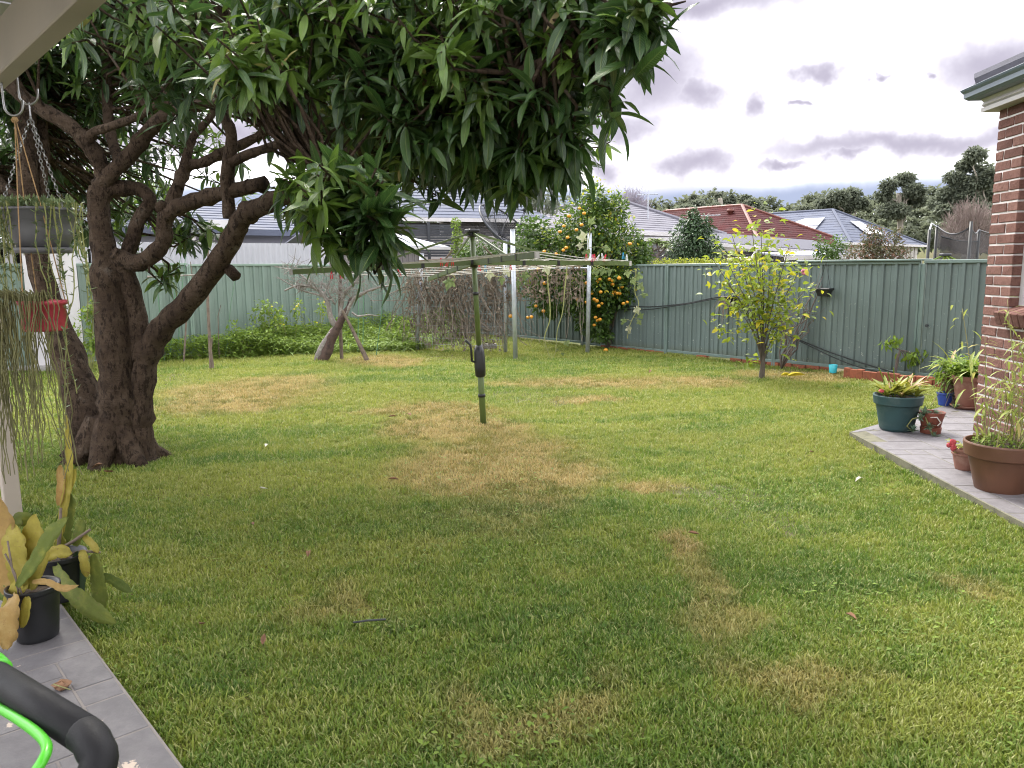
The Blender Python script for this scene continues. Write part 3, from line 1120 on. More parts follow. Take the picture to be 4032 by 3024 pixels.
def path_clip(org, ex, ey, u0, v0, u1, v1):
    c = [org + ex * a + ey * b for a in (u0, u1) for b in (v0, v1)]
    x = np.array([q.x for q in c]); y = np.array([q.y for q in c])
    return bool(inside(PATH_POLY, x, y).all())


pavers(path, po + pn * 0.012, pe, pn, ashlar(6.0, 2.6, 0.155, 9), PATH_H, 'pale_paver', 0.006, path_clip)
# wedge of paving behind the diagonal joint
fe = (PATH_B - PATH_A).normalized(); fn = Vector((fe.y, -fe.x, 0))
tri = MB()
for k in range(14):
    a = PATH_A + fe * (0.02 + k * 0.25) + fn * 0.012
    b = PATH_A + fe * (0.02 + (k + 1) * 0.25 - 0.006) + fn * 0.012
    ln = min(0.25, 0.02 + k * 0.14 + 0.07)
    if k * 0.25 > 3.2:
        break
    q = MB().prism([Vector((p.x, p.y, PATH_H - 0.025)) for p in (a, a + fn * max(0.03, ln - 0.07), b + fn * ln, b)], (0, 0, 0.0250))
    build(q, 'paving_stone', 'pale_paver', path)

# ------------------------------------------------------------------ fences
def rib_panel(a, d, n, w, z0, z1, pitch, rib=0.028, th=0.0, gentle=False):
    """profiled steel sheet standing from a along d; n = outward (towards camera)"""
    mb = MB()
    prof = []
    k = 0
    x = 0.0
    if gentle:
        m_ = int(w / (pitch / 8))
        for i in range(m_ + 1):
            xx = w * i / m_
            prof.append((xx, rib * 0.5 * (1 + math.sin(2 * PI * xx / pitch))))
    else:
        while x < w - 1e-6:
            for dx, h in ((0, 0), (pitch * 0.60, 0), (pitch * 0.66, rib), (pitch * 0.86, rib), (pitch * 0.92, 0)):
                if x + dx <= w:
                    prof.append((x + dx, h))
            if x + pitch * 0.36 < w:
                prof.append((x + pitch * 0.29, 0.0)); prof.append((x + pitch * 0.305, 0.006)); prof.append((x + pitch * 0.335, 0.006)); prof.append((x + pitch * 0.35, 0.0))
            x += pitch
        prof.append((w, 0))
        prof = sorted(set(prof))
    for z in (z0, z1):
        for (xx, h) in prof:
            p = a + d * xx + n * h
            mb.v.append((p.x, p.y, z))
    q = len(prof)
    for i in range(q - 1):
        mb.f.append((i, i + 1, q + i + 1, q + i))
    return mb


def fence(name, label, a, d, n, cuts, H, pm, rm, pitch, dz=None, gate=None):
    root = thing(name, a, label, 'fence')
    for i in range(len(cuts) - 1):
        u0, u1 = cuts[i] + 0.035, cuts[i + 1] - 0.035
        h = H + (dz[i] if dz else 0)
        z0 = 0.045 + 0.012 * math.sin(i * 2.1)
        mb = rib_panel(a + d * u0 - n * 0.012, d, n, u1 - u0, z0, h - 0.03, pitch)
        build(mb, 'panel', pm, root)
        c = a + d * ((u0 + u1) / 2)
        top = MB()
        top.rbox((c.x, c.y, h - 0.012), (u1 - u0 + 0.05, 0.052, 0.046), 0.006, math.atan2(d.y, d.x))
        build(top, 'top_rail', rm, root)
        bot = MB()
        bot.rbox((c.x, c.y, z0 + 0.012), (u1 - u0, 0.05, 0.05), 0.006, math.atan2(d.y, d.x))
        build(bot, 'bottom_rail', rm, root)
    for i, u in enumerate(cuts):
        c = a + d * u
        h = H + (dz[min(i, len(dz) - 1)] if dz else 0)
        ps = MB()
        for s in (-1, 1):
            q = c + d * (0.019 * s)
            ps.rbox((q.x, q.y, (h - 0.03) / 2 - 0.1), (0.034, 0.062, h - 0.03 + 0.2), 0.004, math.atan2(d.y, d.x))
        build(ps, 'post', rm, root)
    return root


nr = Vector((RD.y, -RD.x, 0)); nr = nr if nr.dot(-RP) > 0 else -nr
nl = Vector((LD.y, -LD.x, 0)); nl = nl if nl.dot(-LP) > 0 else -nl
fence('boundary_fence', 'dark green ribbed steel fence running behind the tangerine and lemon trees', RP - RD * 6.83, RD, nr,
      [0.03, 2.27, 4.55, 6.83, 9.16, 11.48], 1.712, 'fence_green', 'rail_green', 0.197, [0, 0, 0, 0, 0.004, 0.004])
fence('boundary_fence', 'pale green ribbed steel fence behind the dead tree and the weeds', LP - LD * 7.0, LD, nl,
      [0.0, 2.35, 4.67, 7.0, 9.32, 11.6, 13.85], 1.80, 'fence_green_pale', 'rail_green_pale', 0.197, [0.02, 0.02, 0.02, 0.0, -0.02, -0.03])
# gate leaf and overlapping rail at the right end
gate0 = RP + RD * 4.72 + nr * 0.05
gt = thing('fence_gate', gate0, 'green ribbed steel gate leaf next to the brick house', 'gate')
build(rib_panel(gate0 + RD * 0.02, RD, nr, 1.05, 0.06, 1.69, 0.18), 'panel', 'fence_green', gt)
for zz in (0.08, 1.715):
    c = gate0 + RD * 0.54 + nr * 0.012
    build(MB().rbox((c.x, c.y, zz), (1.10, 0.05, 0.05), 0.006, math.atan2(RD.y, RD.x)), 'rail', 'rail_green', gt)
for uu in (-0.005, 1.075):
    c = gate0 + RD * uu + nr * 0.012
    build(MB().rbox((c.x, c.y, 0.86), (0.04, 0.052, 1.66), 0.006, math.atan2(RD.y, RD.x)), 'stile', 'rail_green', gt)
c = gate0 + RD * 0.10 + nr * 0.05
build(MB().tube([c + Vector((0, 0, 0.80)), c + Vector((0, 0, 0.80)) + nr * 0.03], 0.022, 10), 'lock', 'charcoal', gt)
c = RP + RD * 3.75 + nr * 0.035
cap = build(MB().rbox((c.x, c.y, 1.742), (2.1, 0.07, 0.03), 0.006, math.atan2(RD.y, RD.x)), 'rail_capping', 'rail_green',
            label='loose green steel capping lying along the fence top near the gate', cat='capping')

# plinth bricks under the right fence
bm_ = MB().rbox((0, 0, 0), (0.225, 0.10, 0.072), 0.006)
plinth_me = new_mesh('brick', bm_.v, bm_.f); plinth_me.materials.append(MATS['brick_edging'])
pl = thing('fence_plinth', RP + RD * 1.0, 'row of red plinth bricks lying under the right fence', 'bricks')
for k in range(22):
    c = RP + RD * (-1.6 + 0.245 * k) - nr * 0.02
    if random.random() < 0.2:
        continue
    place(plinth_me, 'brick', Matrix.Translation((c.x, c.y, 0.010 + random.uniform(-0.008, 0.004))) @ Matrix.Rotation(math.atan2(RD.y, RD.x) + random.uniform(-0.05, 0.05), 4, 'Z'), parent=pl)

# ================================================================== brick house on the right
WC = Vector((4.112, 6.72, 0))
WD = Vector((-0.07, -1, 0)).normalized()      # along the wall, towards the camera
WN = Vector((-WD.y, WD.x, 0))                 # out of the wall
if WN.x > 0:
    WN = -WN
WANG = math.atan2(WD.y, WD.x)
house = thing('brick_house', WC, 'red brick house corner with window, cream eaves and green gutter', 'house')
C0, CH, NCO = PATH_H, 0.0862, 33
TOPZ = C0 + CH * NCO
WIN0, WIN1, SILL, HEAD = 0.385, 1.55, 1.325, 2.60
core = MB()


def wbox(mb, t0, t1, d0, d1, z0, z1):
    """box in wall coordinates: t along, d depth inward"""
    c = WC + WD * ((t0 + t1) / 2) - WN * ((d0 + d1) / 2)
    return mb.box((c.x, c.y, (z0 + z1) / 2), (t1 - t0, d1 - d0, z1 - z0), WANG)


wbox(core, 0.006, WIN0 - 0.012, 0.007, 0.112, C0 - 0.1, TOPZ)
wbox(core, WIN0 - 0.006, WIN1 + 0.006, 0.007, 0.115, C0 - 0.1, SILL - 0.11)
wbox(core, WIN0 - 0.006, WIN1 + 0.006, 0.007, 0.115, HEAD + 0.006, TOPZ)
wbox(core, WIN1 + 0.006, 7.0, 0.007, 0.115, C0 - 0.1, TOPZ)
build(core, 'mortar', 'mortar', house)
rest = MB()
wbox(rest, 0.10, 7.0, 0.24, 5.0, C0 - 0.1, TOPZ - 0.02)
build(rest, 'inner_wall', 'lilac_wall', house)
fl = MB()
c_ = WC + WD * 0.06 - WN * 2.5
wbox(fl, 0.0, 0.11, 0.118, 5.0, C0 - 0.1, TOPZ)
build(fl, 'side_wall', 'brick_red', house)
cacheb = {}


def brick_mesh(L):
    key = round(L, 3)
    if key not in cacheb:
        cacheb[key] = []
        for s in range(3):
            mb = MB().rbox((0, 0, 0), (L, 0.11, 0.0715), 0.0045)
            rr = random.Random(s * 7 + int(L * 1000))
            mb.v = [(x + rr.uniform(-.002, .002), y + rr.uniform(-.0025, .0025), z + rr.uniform(-.002, .002)) for x, y, z in mb.v]
            me = new_mesh('brick', mb.v, mb.f); me.materials.append(MATS['brick_red'])
            cacheb[key].append(me)
    return random.choice(cacheb[key])


def put_brick(t0, t1, z):
    if t1 - t0 < 0.04:
        return
    c = WC + WD * ((t0 + t1) / 2) - WN * (0.055 + random.uniform(-0.0015, 0.002))
    mm = Matrix.Translation((c.x, c.y, z)) @ Matrix.Rotation(WANG, 4, 'Z')
    if random.random() < 0.5:
        mm = mm @ Matrix.Rotation(PI, 4, 'Z')
    place(brick_mesh(t1 - t0), 'brick', mm, parent=house)


for i in range(NCO):
    z = C0 + CH * (i + 0.5)
    t_ = 0.0
    first = 0.11 if i % 2 == 0 else 0.23
    edges = [0.0, first]
    while edges[-1] < 1.75:
        edges.append(edges[-1] + 0.24)
    inwin = SILL - 0.11 < z < HEAD
    for k in range(len(edges) - 1):
        a, b = edges[k] + (0.013 if k else 0), edges[k + 1]
        if inwin:
            if a < WIN0 - 0.045:
                put_brick(a, WIN0 if b > WIN0 - 0.045 else b, z)
            elif b > WIN1 and a > WIN0:
                put_brick(max(a, WIN1), b, z)
        else:
            put_brick(a, b, z)
# window
win = thing('x', (0, 0, 0), None, None); bpy.data.objects.remove(win)
fr = MB()
for (t0, t1, z0, z1) in ((WIN0, WIN0 + 0.055, SILL - 0.01, HEAD), (WIN1 - 0.055, WIN1, SILL - 0.01, HEAD),
                         (WIN0 + 0.055, WIN1 - 0.055, SILL - 0.01, SILL + 0.05), (WIN0 + 0.055, WIN1 - 0.055, HEAD - 0.05, HEAD)):
    wbox(fr, t0, t1, 0.078, 0.135, z0, z1)
window = build(fr, 'window_frame', 'white_paint', house)
sash = MB()
for (t0, t1, z0, z1) in ((WIN0 + 0.057, WIN0 + 0.095, SILL + 0.052, HEAD - 0.052), (WIN1 - 0.095, WIN1 - 0.057, SILL + 0.052, HEAD - 0.052),
                         (WIN0 + 0.095, WIN1 - 0.095, SILL + 0.052, SILL + 0.09), (WIN0 + 0.095, WIN1 - 0.095, HEAD - 0.09, HEAD - 0.052)):
    wbox(sash, t0, t1, 0.088, 0.125, z0, z1)
build(sash, 'sash', 'white_paint', window)
gm_ = bpy.data.materials.new('window_glass'); t = NT(gm_)
nz = t.noise(1.5, 3, 0.5, coord='World')
t.principled((0.02, 0.023, 0.028), 0.06, t.bump(nz.outputs[0], 0.05, 0.01), 0, 0.8)
MATS['window_glass'] = gm_
build(wbox(MB(), WIN0 + 0.09, WIN1 - 0.09, 0.104, 0.110, SILL + 0.085, HEAD - 0.085), 'pane', 'window_glass', window)
# sill: bricks on edge, tipped outward
sl = MB().rbox((0, 0, 0), (0.0755, 0.24, 0.11), 0.004)
sill_me = new_mesh('sill_brick', sl.v, sl.f); sill_me.materials.append(MATS['brick_red'])
k = 0
t_ = WIN0 - 0.045
sb = MB()
wbox(sb, WIN0 - 0.03, WIN1 + 0.03, -0.035, 0.10, SILL - 0.10, SILL - 0.035)
build(sb, 'sill_mortar', 'mortar', house)
while t_ < WIN1 + 0.02:
    c = WC + WD * (t_ + 0.038) - WN * 0.035
    mm = Matrix.Translation((c.x, c.y, SILL - 0.052)) @ Matrix.Rotation(WANG, 4, 'Z') @ Matrix.Rotation(R(17), 4, 'X')
    place(sill_me, 'sill_brick', mm, parent=house)
    t_ += 0.086
# eaves, in wall coordinates with a return round the corner
OV = 0.10


def eave_ring(mb, out0, out1, z0, z1):
    """box running along the wall and turning the far corner"""
    wbox(mb, -out1, 7.0, -out1, -out0 if out0 else 0.12, z0, z1)
    wbox(mb, -out1, -out0 if out0 else 0.12, -out0 + 0.0 if out0 else 0.12, 5.0, z0, z1)


sf = MB(); eave_ring(sf, 0.0, OV, TOPZ - 0.004, TOPZ + 0.03)
build(sf, 'soffit', 'cream_trim', house)


def sweep(prof, name, m, t_end=7.0, d_end=5.0):
    """profile [(out,z)] swept along the wall and mitred round the corner"""
    mb = MB()
    rows = []
    for (o_, z) in prof:
        a = WC + WD * t_end + WN * o_
        b = WC - WD * o_ + WN * o_
        c = WC - WD * o_ - WN * d_end
        rows.append([(a.x, a.y, z), (b.x, b.y, z), (c.x, c.y, z)])
    for i in range(len(rows)):
        mb.v.extend(rows[i])
    n_ = len(rows)
    for i in range(n_):
        j = (i + 1) % n_
        for k in range(2):
            mb.f.append((i * 3 + k, i * 3 + k + 1, j * 3 + k + 1, j * 3 + k))
    return build(mb, name, m, house)


sweep([(0.0, TOPZ + 0.032), (OV - 0.02, TOPZ + 0.032), (OV, TOPZ + 0.05), (OV - 0.012, TOPZ + 0.075), (OV + 0.004, TOPZ + 0.10), (OV + 0.004, TOPZ + 0.15), (0.0, TOPZ + 0.15)],
      'fascia', 'cream_trim')
sweep([(OV + 0.008, TOPZ + 0.105), (OV + 0.075, TOPZ + 0.108), (OV + 0.10, TOPZ + 0.13), (OV + 0.102, TOPZ + 0.165), (OV + 0.118, TOPZ + 0.185), (OV + 0.124, TOPZ + 0.20),
       (OV + 0.112, TOPZ + 0.207), (OV + 0.10, TOPZ + 0.195), (OV + 0.09, TOPZ + 0.14), (OV + 0.02, TOPZ + 0.12), (OV + 0.012, TOPZ + 0.20), (OV + 0.008, TOPZ + 0.20)],
      'gutter', 'gutter_green')
# tiled roof: stepped courses, hipped at the corner
zt = TOPZ + 0.205
for k in range(9):
    o0_, o1_ = OV + 0.05 - k * 0.30, OV + 0.05 - (k + 1) * 0.30 - 0.04
    za, zb = zt + k * 0.125, zt + (k + 1) * 0.125 + 0.017 - 0.03
    sweep([(o0_, za), (o0_, za + 0.035), (o1_, zb + 0.035), (o1_, zb)], 'tile_course', 'roof_dark')
hip = MB()
a = WC + (WN - WD) * (OV + 0.03); b = WC + (WN - WD) * (OV + 0.05 - 2.7)
hip.tube([(a.x, a.y, zt + 0.05), (b.x, b.y, zt + 9 * 0.125 + 0.06)], 0.075, 8)
build(hip, 'hip_capping', 'roof_dark', house)

# ================================================================== mango tree
def bark_mat(name, c1, c2, c3):
    m = bpy.data.materials.new(name)
    t = NT(m)
    n1 = t.noise(5, 6, 0.7, coord='World')
    n2 = t.noise(26, 6, 0.75, coord='World', stretch=(1, 1, 0.4))
    n3 = t.noise(60, 4, 0.7, coord='World')
    ring = t.noise(3.0, 4, 0.6, coord='World', stretch=(1, 1, 9))
    c = t.ramp(n1.outputs[0], [(0.3, c1), (0.5, c2), (0.72, c3)])
    c = t.mix(t.mr(n2.outputs[0], 0.50, 0.60, 0.0, 0.8), c, sh(c1, 0.35))
    c = t.mix(t.mr(n1.outputs[0], 0.60, 0.70, 0.0, 0.55), c, (0.22, 0.19, 0.16))
    h = t.math('ADD', t.math('MULTIPLY', n2.outputs[0], 1.2), t.math('ADD', t.math('MULTIPLY', ring.outputs[0], 0.7), t.math('MULTIPLY', n3.outputs[0], 0.35)))
    t.principled(c, 0.92, t.bump(h, 1.0, 0.06), 0, 0.15)
    MATS[name] = m


bark_mat('mango_bark', (0.050, 0.034, 0.024), (0.092, 0.063, 0.043), (0.16, 0.118, 0.085))
TB = G(440, 1800)
mango = thing('mango_tree', (TB.x, TB.y, 0), 'large mango tree with forked trunk and drooping dark leaves', 'tree')
D0 = TB.y
limbs = []      # (name, [(px,py,depth,radius)...])
T = [
    ('trunk', [(495, 1860, D0, .30), (490, 1800, D0, .255), (480, 1700, D0, .205), (470, 1550, D0, .19), (455, 1350, D0, .19), (435, 1150, D0, .165), (405, 960, D0, .115), (388, 830, D0, .105), (392, 735, D0, .105)]),
    ('trunk', [(350, 1850, D0 + .05, .26), (350, 1760, D0 + .08, .215), (330, 1600, D0 + .12, .185), (275, 1420, D0 + .2, .165), (205, 1220, D0 + .3, .13), (140, 980, D0 + .4, .11), (110, 700, D0 + .5, .10), (100, 400, D0 + .6, .09), (60, 60, D0 + .7, .08)]),
    ('trunk', [(560, 1840, D0 - .02, .17), (555, 1700, D0, .12), (560, 1560, D0, .11), (580, 1400, D0, .125), (640, 1290, D0 - .05, .12), (735, 1195, D0 - .15, .115), (840, 1060, D0 - .3, .105), (920, 930, D0 - .45, .098), (960, 850, D0 - .55, .09), (1060, 800, D0 - .75, .085), (1180, 740, D0 - 1.0, .07), (1330, 640, D0 - 1.4, .055), (1500, 520, D0 - 1.8, .045), (1700, 420, D0 - 2.2, .035)]),
    # second stem rising behind the fork, then over to the right
    ('limb', [(560, 1420, D0, .10), (540, 1250, D0 + .02, .10), (500, 1090, D0, .095), (475, 1020, D0 - .05, .09), (550, 1035, D0 - .1, .085), (640, 960, D0 - .15, .08), (655, 850, D0 - .2, .075), (740, 800, D0 - .25, .072), (880, 760, D0 - .35, .068), (985, 735, D0 - .45, .07)]),
    ('limb', [(480, 1060, D0 + .05, .07), (520, 950, D0 + .1, .075), (545, 870, D0 + .1, .07), (590, 790, D0 + .1, .065), (545, 745, D0 + .1, .07), (450, 745, D0 + .05, .085), (395, 760, D0, .08)]),
    ('limb', [(640, 880, D0 - .15, .05), (690, 760, D0 - .1, .065), (735, 660, D0, .055), (800, 640, D0, .05), (880, 600, D0 + .1, .05), (1010, 540, D0 + .2, .045), (1200, 420, D0 + .2, .04)]),
    ('limb', [(700, 740, D0 - .1, .05), (735, 620, D0, .045), (760, 540, D0 + .1, .04), (840, 440, D0 + .2, .035), (900, 250, D0 + .2, .03)]),
    ('limb', [(392, 740, D0, .09), (430, 690, D0 - .02, .075), (520, 600, D0 - .05, .075), (600, 500, D0 - .1, .07), (700, 430, D0 - .2, .065), (820, 400, D0 - .3, .06), (960, 330, D0 - .6, .05), (1150, 250, D0 - 1.1, .04), (1400, 180, D0 - 1.6, .03)]),
    ('limb', [(395, 740, D0, .085), (405, 680, D0, .08), (370, 600, D0 - .05, .075), (280, 500, D0 - .1, .075), (180, 440, D0 - .1, .07), (100, 390, D0, .07), (20, 320, D0 + .1, .065), (-200, 200, D0 + .2, .06)]),
    ('limb', [(352, 580, D0 - .05, .05), (365, 525, D0 - .15, .042), (430, 500, D0 - .25, .04), (540, 460, D0 - .4, .036), (640, 405, D0 - .55, .032), (760, 410, D0 - .7, .03), (930, 410, D0 - .9, .026), (1040, 470, D0 - 1.2, .024), (1100, 540, D0 - 1.6, .022), (1200, 640, D0 - 2.1, .018), (1290, 710, D0 - 2.6, .013)]),
    ('limb', [(905, 860, D0 - .4, .06), (895, 700, D0 - .4, .065), (912, 540, D0 - .45, .055), (880, 440, D0 - .5, .045), (870, 300, D0 - .6, .04), (900, 100, D0 - .7, .035)]),
    ('limb', [(905, 640, D0 - .42, .05), (1000, 600, D0 - .5, .042), (1120, 560, D0 - .7, .036), (1300, 480, D0 - 1.0, .03)]),
    ('limb', [(470, 640, D0, .05), (430, 500, D0 + .3, .055), (420, 300, D0 + .5, .05), (400, 0, D0 + .7, .045)]),
    ('limb', [(150, 900, D0 + .45, .06), (170, 600, D0 + .7, .055), (160, 300, D0 + .9, .05)]),
    ('limb', [(110, 800, D0 + .5, .05), (20, 740, D0 + .6, .05), (-80, 600, D0 + .6, .045)]),
    ('limb', [(1700, 420, D0 - 2.2, .035), (1900, 330, D0 - 2.6, .03), (2100, 260, D0 - 2.9, .026), (2300, 150, D0 - 3.1, .022), (2500, 50, D0 - 3.3, .015), (2620, 25, D0 - 3.4, .008), (2700, 5, D0 - 3.45, .004)]),
    ('limb', [(640, 405, D0 - .55, .022), (690, 330, D0 - .8, .02), (760, 220, D0 - 1.3, .015)]),
]
SKEL = []
for nm, pts in T:
    pp, rr = smooth_path([(P(a, b, c), r * .88) for a, b, c, r in pts], 5)
    # knuckles: swell at random rings
    rr = [r * (1 + 0.10 * math.sin(i * 1.7) * random.random() + (0.22 if random.random() < 0.07 else 0)) for i, r in enumerate(rr)]
    mb = MB(); mb.tube(pp, rr, 12, True, 0.05)
    build(mb, nm, 'mango_bark', mango, smooth=True)
    SKEL += [tuple(p) for p in pp]
# flare of roots
for a0 in range(7):
    an = a0 * 0.9 + 0.3
    b = Vector((TB.x + 0.03, TB.y, 0))
    d = Vector((math.cos(an), math.sin(an), 0))
    build(MB().tube([b + d * 0.12 + Vector((0, 0, 0.38)), b + d * 0.20 + Vector((0, 0, 0.16)), b + d * 0.33 + Vector((0, 0, 0.02)), b + d * 0.50 - Vector((0, 0, 0.06))], [0.10, 0.12, 0.085, 0.04], 9, True, 0.14),
          'root', 'mango_bark', mango, smooth=True)
# sawn stubs
for (a, b, c, r, tx, ty) in ((985, 735, D0 - .45, .062, 60, -16), (900, 1060, D0 - .32, .05, 30, 30), (470, 1010, D0 - .06, .06, -25, -15), (640, 812, D0 - .22, .05, -10, 5)):
    q = P(a, b, c); w = P(a + tx, b + ty, c - 0.05)
    build(MB().tube([q, w], [r, r * 0.9], 10, True, 0.08), 'stub', 'mango_bark', mango, smooth=True)

# --- crown: clumps of whorled leaves. (px,py,depth, rx,ry,rz metres, whorls, flush share)
CL = [
    (1350, 780, 3.55, .26, .32, .22, 20, .35), (1480, 850, 3.45, .13, .2, .13, 8, .15), (1500, 1010, 3.5, .05, .06, .03, 1, 0), (1170, 680, 4.2, .2, .3, .14, 5, .2),
    (1010, 230, 4.2, .30, .4, .26, 20, .85), (900, 160, 4.6, .5, .5, .35, 16, .5),
    (650, 300, 5.2, .35, .4, .3, 5, .2),
    (1500, 250, 4.6, .75, .7, .55, 52, .30), (1850, 180, 4.2, .45, .5, .38, 30, .60), (2070, 290, 4.4, .50, .6, .52, 46, .12),
    (1920, 460, 4.5, .62, .6, .30, 50, .12), (2080, 580, 4.5, .26, .45, .24, 26, .15), (2200, 440, 4.3, .22, .4, .42, 28, .20),
    (2330, 120, 3.9, .28, .4, .32, 26, .15), (2510, 50, 3.5, .11, .25, .14, 10, .20), (2150, 60, 4.2, .5, .6, .3, 26, .15),
    (1700, 20, 4.6, .9, .8, .35, 40, .3), (1250, 60, 4.8, .7, .7, .4, 34, .3), (600, 40, 5.2, .8, .8, .4, 26, .3),
    (2010, 650, 4.9, .33, .5, .12, 15, .1), (1720, 600, 5.4, .5, .6, .14, 20, .1), (1700, 540, 5.6, .7, .8, .30, 36, .05),
    (1380, 450, 6.0, .7, .8, .45, 32, .05), (1500, 630, 6.6, .6, .7, .2, 18, .05),
    (1200, 800, 6.5, .35, .5, .14, 9, .05), (750, 900, 7.3, .35, .4, .18, 9, .3), (660, 1080, 6.9, .12, .2, .14, 3, .3), (520, 1010, 7.2, .1, .2, .1, 2, .2),
    (850, 560, 9.0, 1.2, .9, .9, 20, .2), (330, 600, 9.0, 1.2, .9, 1.1, 95, .25), (250, 200, 8.0, 1.3, .9, .8, 120, .1),
    (650, 150, 7.6, 1.2, .9, .7, 95, .05), (1100, 250, 7.6, 1.2, .9, .8, 60, .05), (1600, 350, 7.2, 1.3, .9, .8, 60, .05),
    (2050, 450, 6.4, .8, .7, .7, 44, .05), (60, 700, 8.2, .7, .8, .6, 44, .3), (60, 350, 7.8, .8, .7, .7, 50, .1), (560, 820, 9.4, .5, .5, .3, 10, .4),
]
# canopy above the frame (in metres), it shades the tree and the lawn
CL3 = [(-3.4, 7.0, 4.6, 2.6, 2.4, .75, 110), (-1.4, 5.8, 4.2, 1.9, 1.7, .65, 70), (-5.2, 6.6, 4.0, 1.8, 1.8, .7, 60), (-3.0, 9.2, 4.1, 2.2, 1.4, .7, 50),
       (0.2, 4.8, 3.75, 1.0, 1.1, .45, 26)]
whorl_c, whorl_a, whorl_f = [], [], []
for (a, b, c, rx, ry, rz, n, fl_) in CL:
    ctr = P(a, b, c); n = int(n * 1.3)
    d = rdirs(n) * (RNG.random((n, 1)) ** 0.42)
    p = np.array(ctr) + d * np.array([rx, ry, rz])
    whorl_c.append(p)
    whorl_a.append(d * np.array([1, 1, 0.5]) + np.array([0, 0, 0.45]) + RNG.normal(0, .25, (n, 3)))
    whorl_f.append(RNG.random(n) < min(.9, fl_ * 1.2 + .10))
for (x, y, z, rx, ry, rz, n) in CL3:
    d = rdirs(n) * (RNG.random((n, 1)) ** 0.4)
    whorl_c.append(np.array([x, y, z]) + d * np.array([rx, ry, rz]))
    whorl_a.append(d + np.array([0, 0, 0.7])); whorl_f.append(RNG.random(n) < 0.15)
WCn = np.concatenate(whorl_c); WA = np.concatenate(whorl_a); WF = np.concatenate(whorl_f)
WA /= np.linalg.norm(WA, axis=1, keepdims=True)
tm = [leaf_template(1.0, 0.262, 6, dr, 0.25, 0.06, wv) for dr, wv in ((0.05, .0), (0.22, .014), (0.40, .0), (0.62, .012))]
leaf_loc, leaf_rot, leaf_s, leaf_t, leaf_fl = [], [], [], [], []
for i in range(len(WCn)):
    k = random.randint(11, 17)
    ax = Vector(WA[i]); e1 = ax.orthogonal().normalized(); e2 = ax.cross(e1)
    for j in range(k):
        th = j * 2.399 + random.uniform(-.3, .3)
        lift = random.uniform(-0.45, 0.55) - 0.10 * (j / k)
        d = e1 * math.cos(th) + e2 * math.sin(th) + ax * lift
        d.z += 0.02
        base = Vector(WCn[i]) - ax * (0.012 * j)
        leaf_loc.append(base); leaf_rot.append(d); leaf_s.append(random.choice((random.uniform(0.09, 0.16), random.uniform(0.14, 0.22), random.uniform(0.17, 0.245))) * (0.8 if WF[i] else 1.0) * (0.6 if j < 2 else 1))
        leaf_t.append(random.choice((0, 1, 1, 2, 2, 3))); leaf_fl.append(WF[i])
LL = np.array([tuple(v) for v in leaf_loc]); LR = frames(np.array([tuple(v) for v in leaf_rot]), roll=RNG.normal(0, .35, len(leaf_loc)))
LS = np.array(leaf_s); LT = np.array(leaf_t); LF = np.array(leaf_fl)
# the 300 leaves that show largest are objects of their own
rel = LL - np.array([0, 0, EYE])
cp = np.array(M3.transposed()) @ rel.T
dep = -cp[2]
pxx = CX + FPX * cp[0] / dep; pyy = CY - FPX * cp[1] / dep
vis = (pxx > 20) & (pxx < 2750) & (pyy > -20) & (pyy < 1150) & (dep > 1)
score = np.where(vis, LS / dep, 0)
big = np.zeros(len(LL), dtype=bool)
big[np.argsort(-score)[:300]] = True
for fl_ in (False, True):
    mn = 'mango_flush' if fl_ else 'mango_leaf'
    for ti in range(4):
        k = (LT == ti) & (LF == fl_) & ~big
        if k.any():
            me = scatter('foliage', tm[ti], LL[k], LR[k], LS[k], mn)
            o = obj(me, 'foliage', mango, kind='stuff')
        lm = np_mesh('leaf', tm[ti][0], tm[ti][1], mn, True, tm[ti][2])
        for q in np.where((LT == ti) & (LF == fl_) & big)[0]:
            mm = Matrix.Translation(LL[q]) @ Matrix(LR[q].tolist()).to_4x4() @ Matrix.Scale(LS[q], 4)
            place(lm, 'leaf', mm, parent=mango)
# twigs reach from the limbs out to the whorls
SK = np.array(SKEL)
tw = MB()
for i in range(len(WCn)):
    d2 = ((SK - WCn[i]) ** 2).sum(1)
    b = Vector(SK[int(np.argmin(d2))]); a = Vector(WCn[i])
    L_ = (b - a).length
    if L_ > 1.3:
        b = a + (b - a) * (1.3 / L_)
    mid = (a + b) / 2 + Vector((random.uniform(-.06, .06), random.uniform(-.06, .06), random.uniform(-.10, .02)))
    tw.tube([a, a - Vector(WA[i]) * 0.12, mid, b], [0.005, 0.006, 0.009, 0.014], 5, False)
o = build(tw, 'twigs', 'mango_bark', mango, smooth=True, kind='stuff')

# ================================================================== rotary clothes hoist
HB = Vector((-0.320, 8.317, 0)); HT = P(1858, 900, 8.30)
hoist = thing('clothes_hoist', HB, 'olive green rotary clothes hoist standing on the lawn', 'clothesline')


def hz(z):
    k = z / HT.z
    return HB + Vector((HT.x - HB.x, HT.y - HB.y, 0)) * k + Vector((0, 0, z))


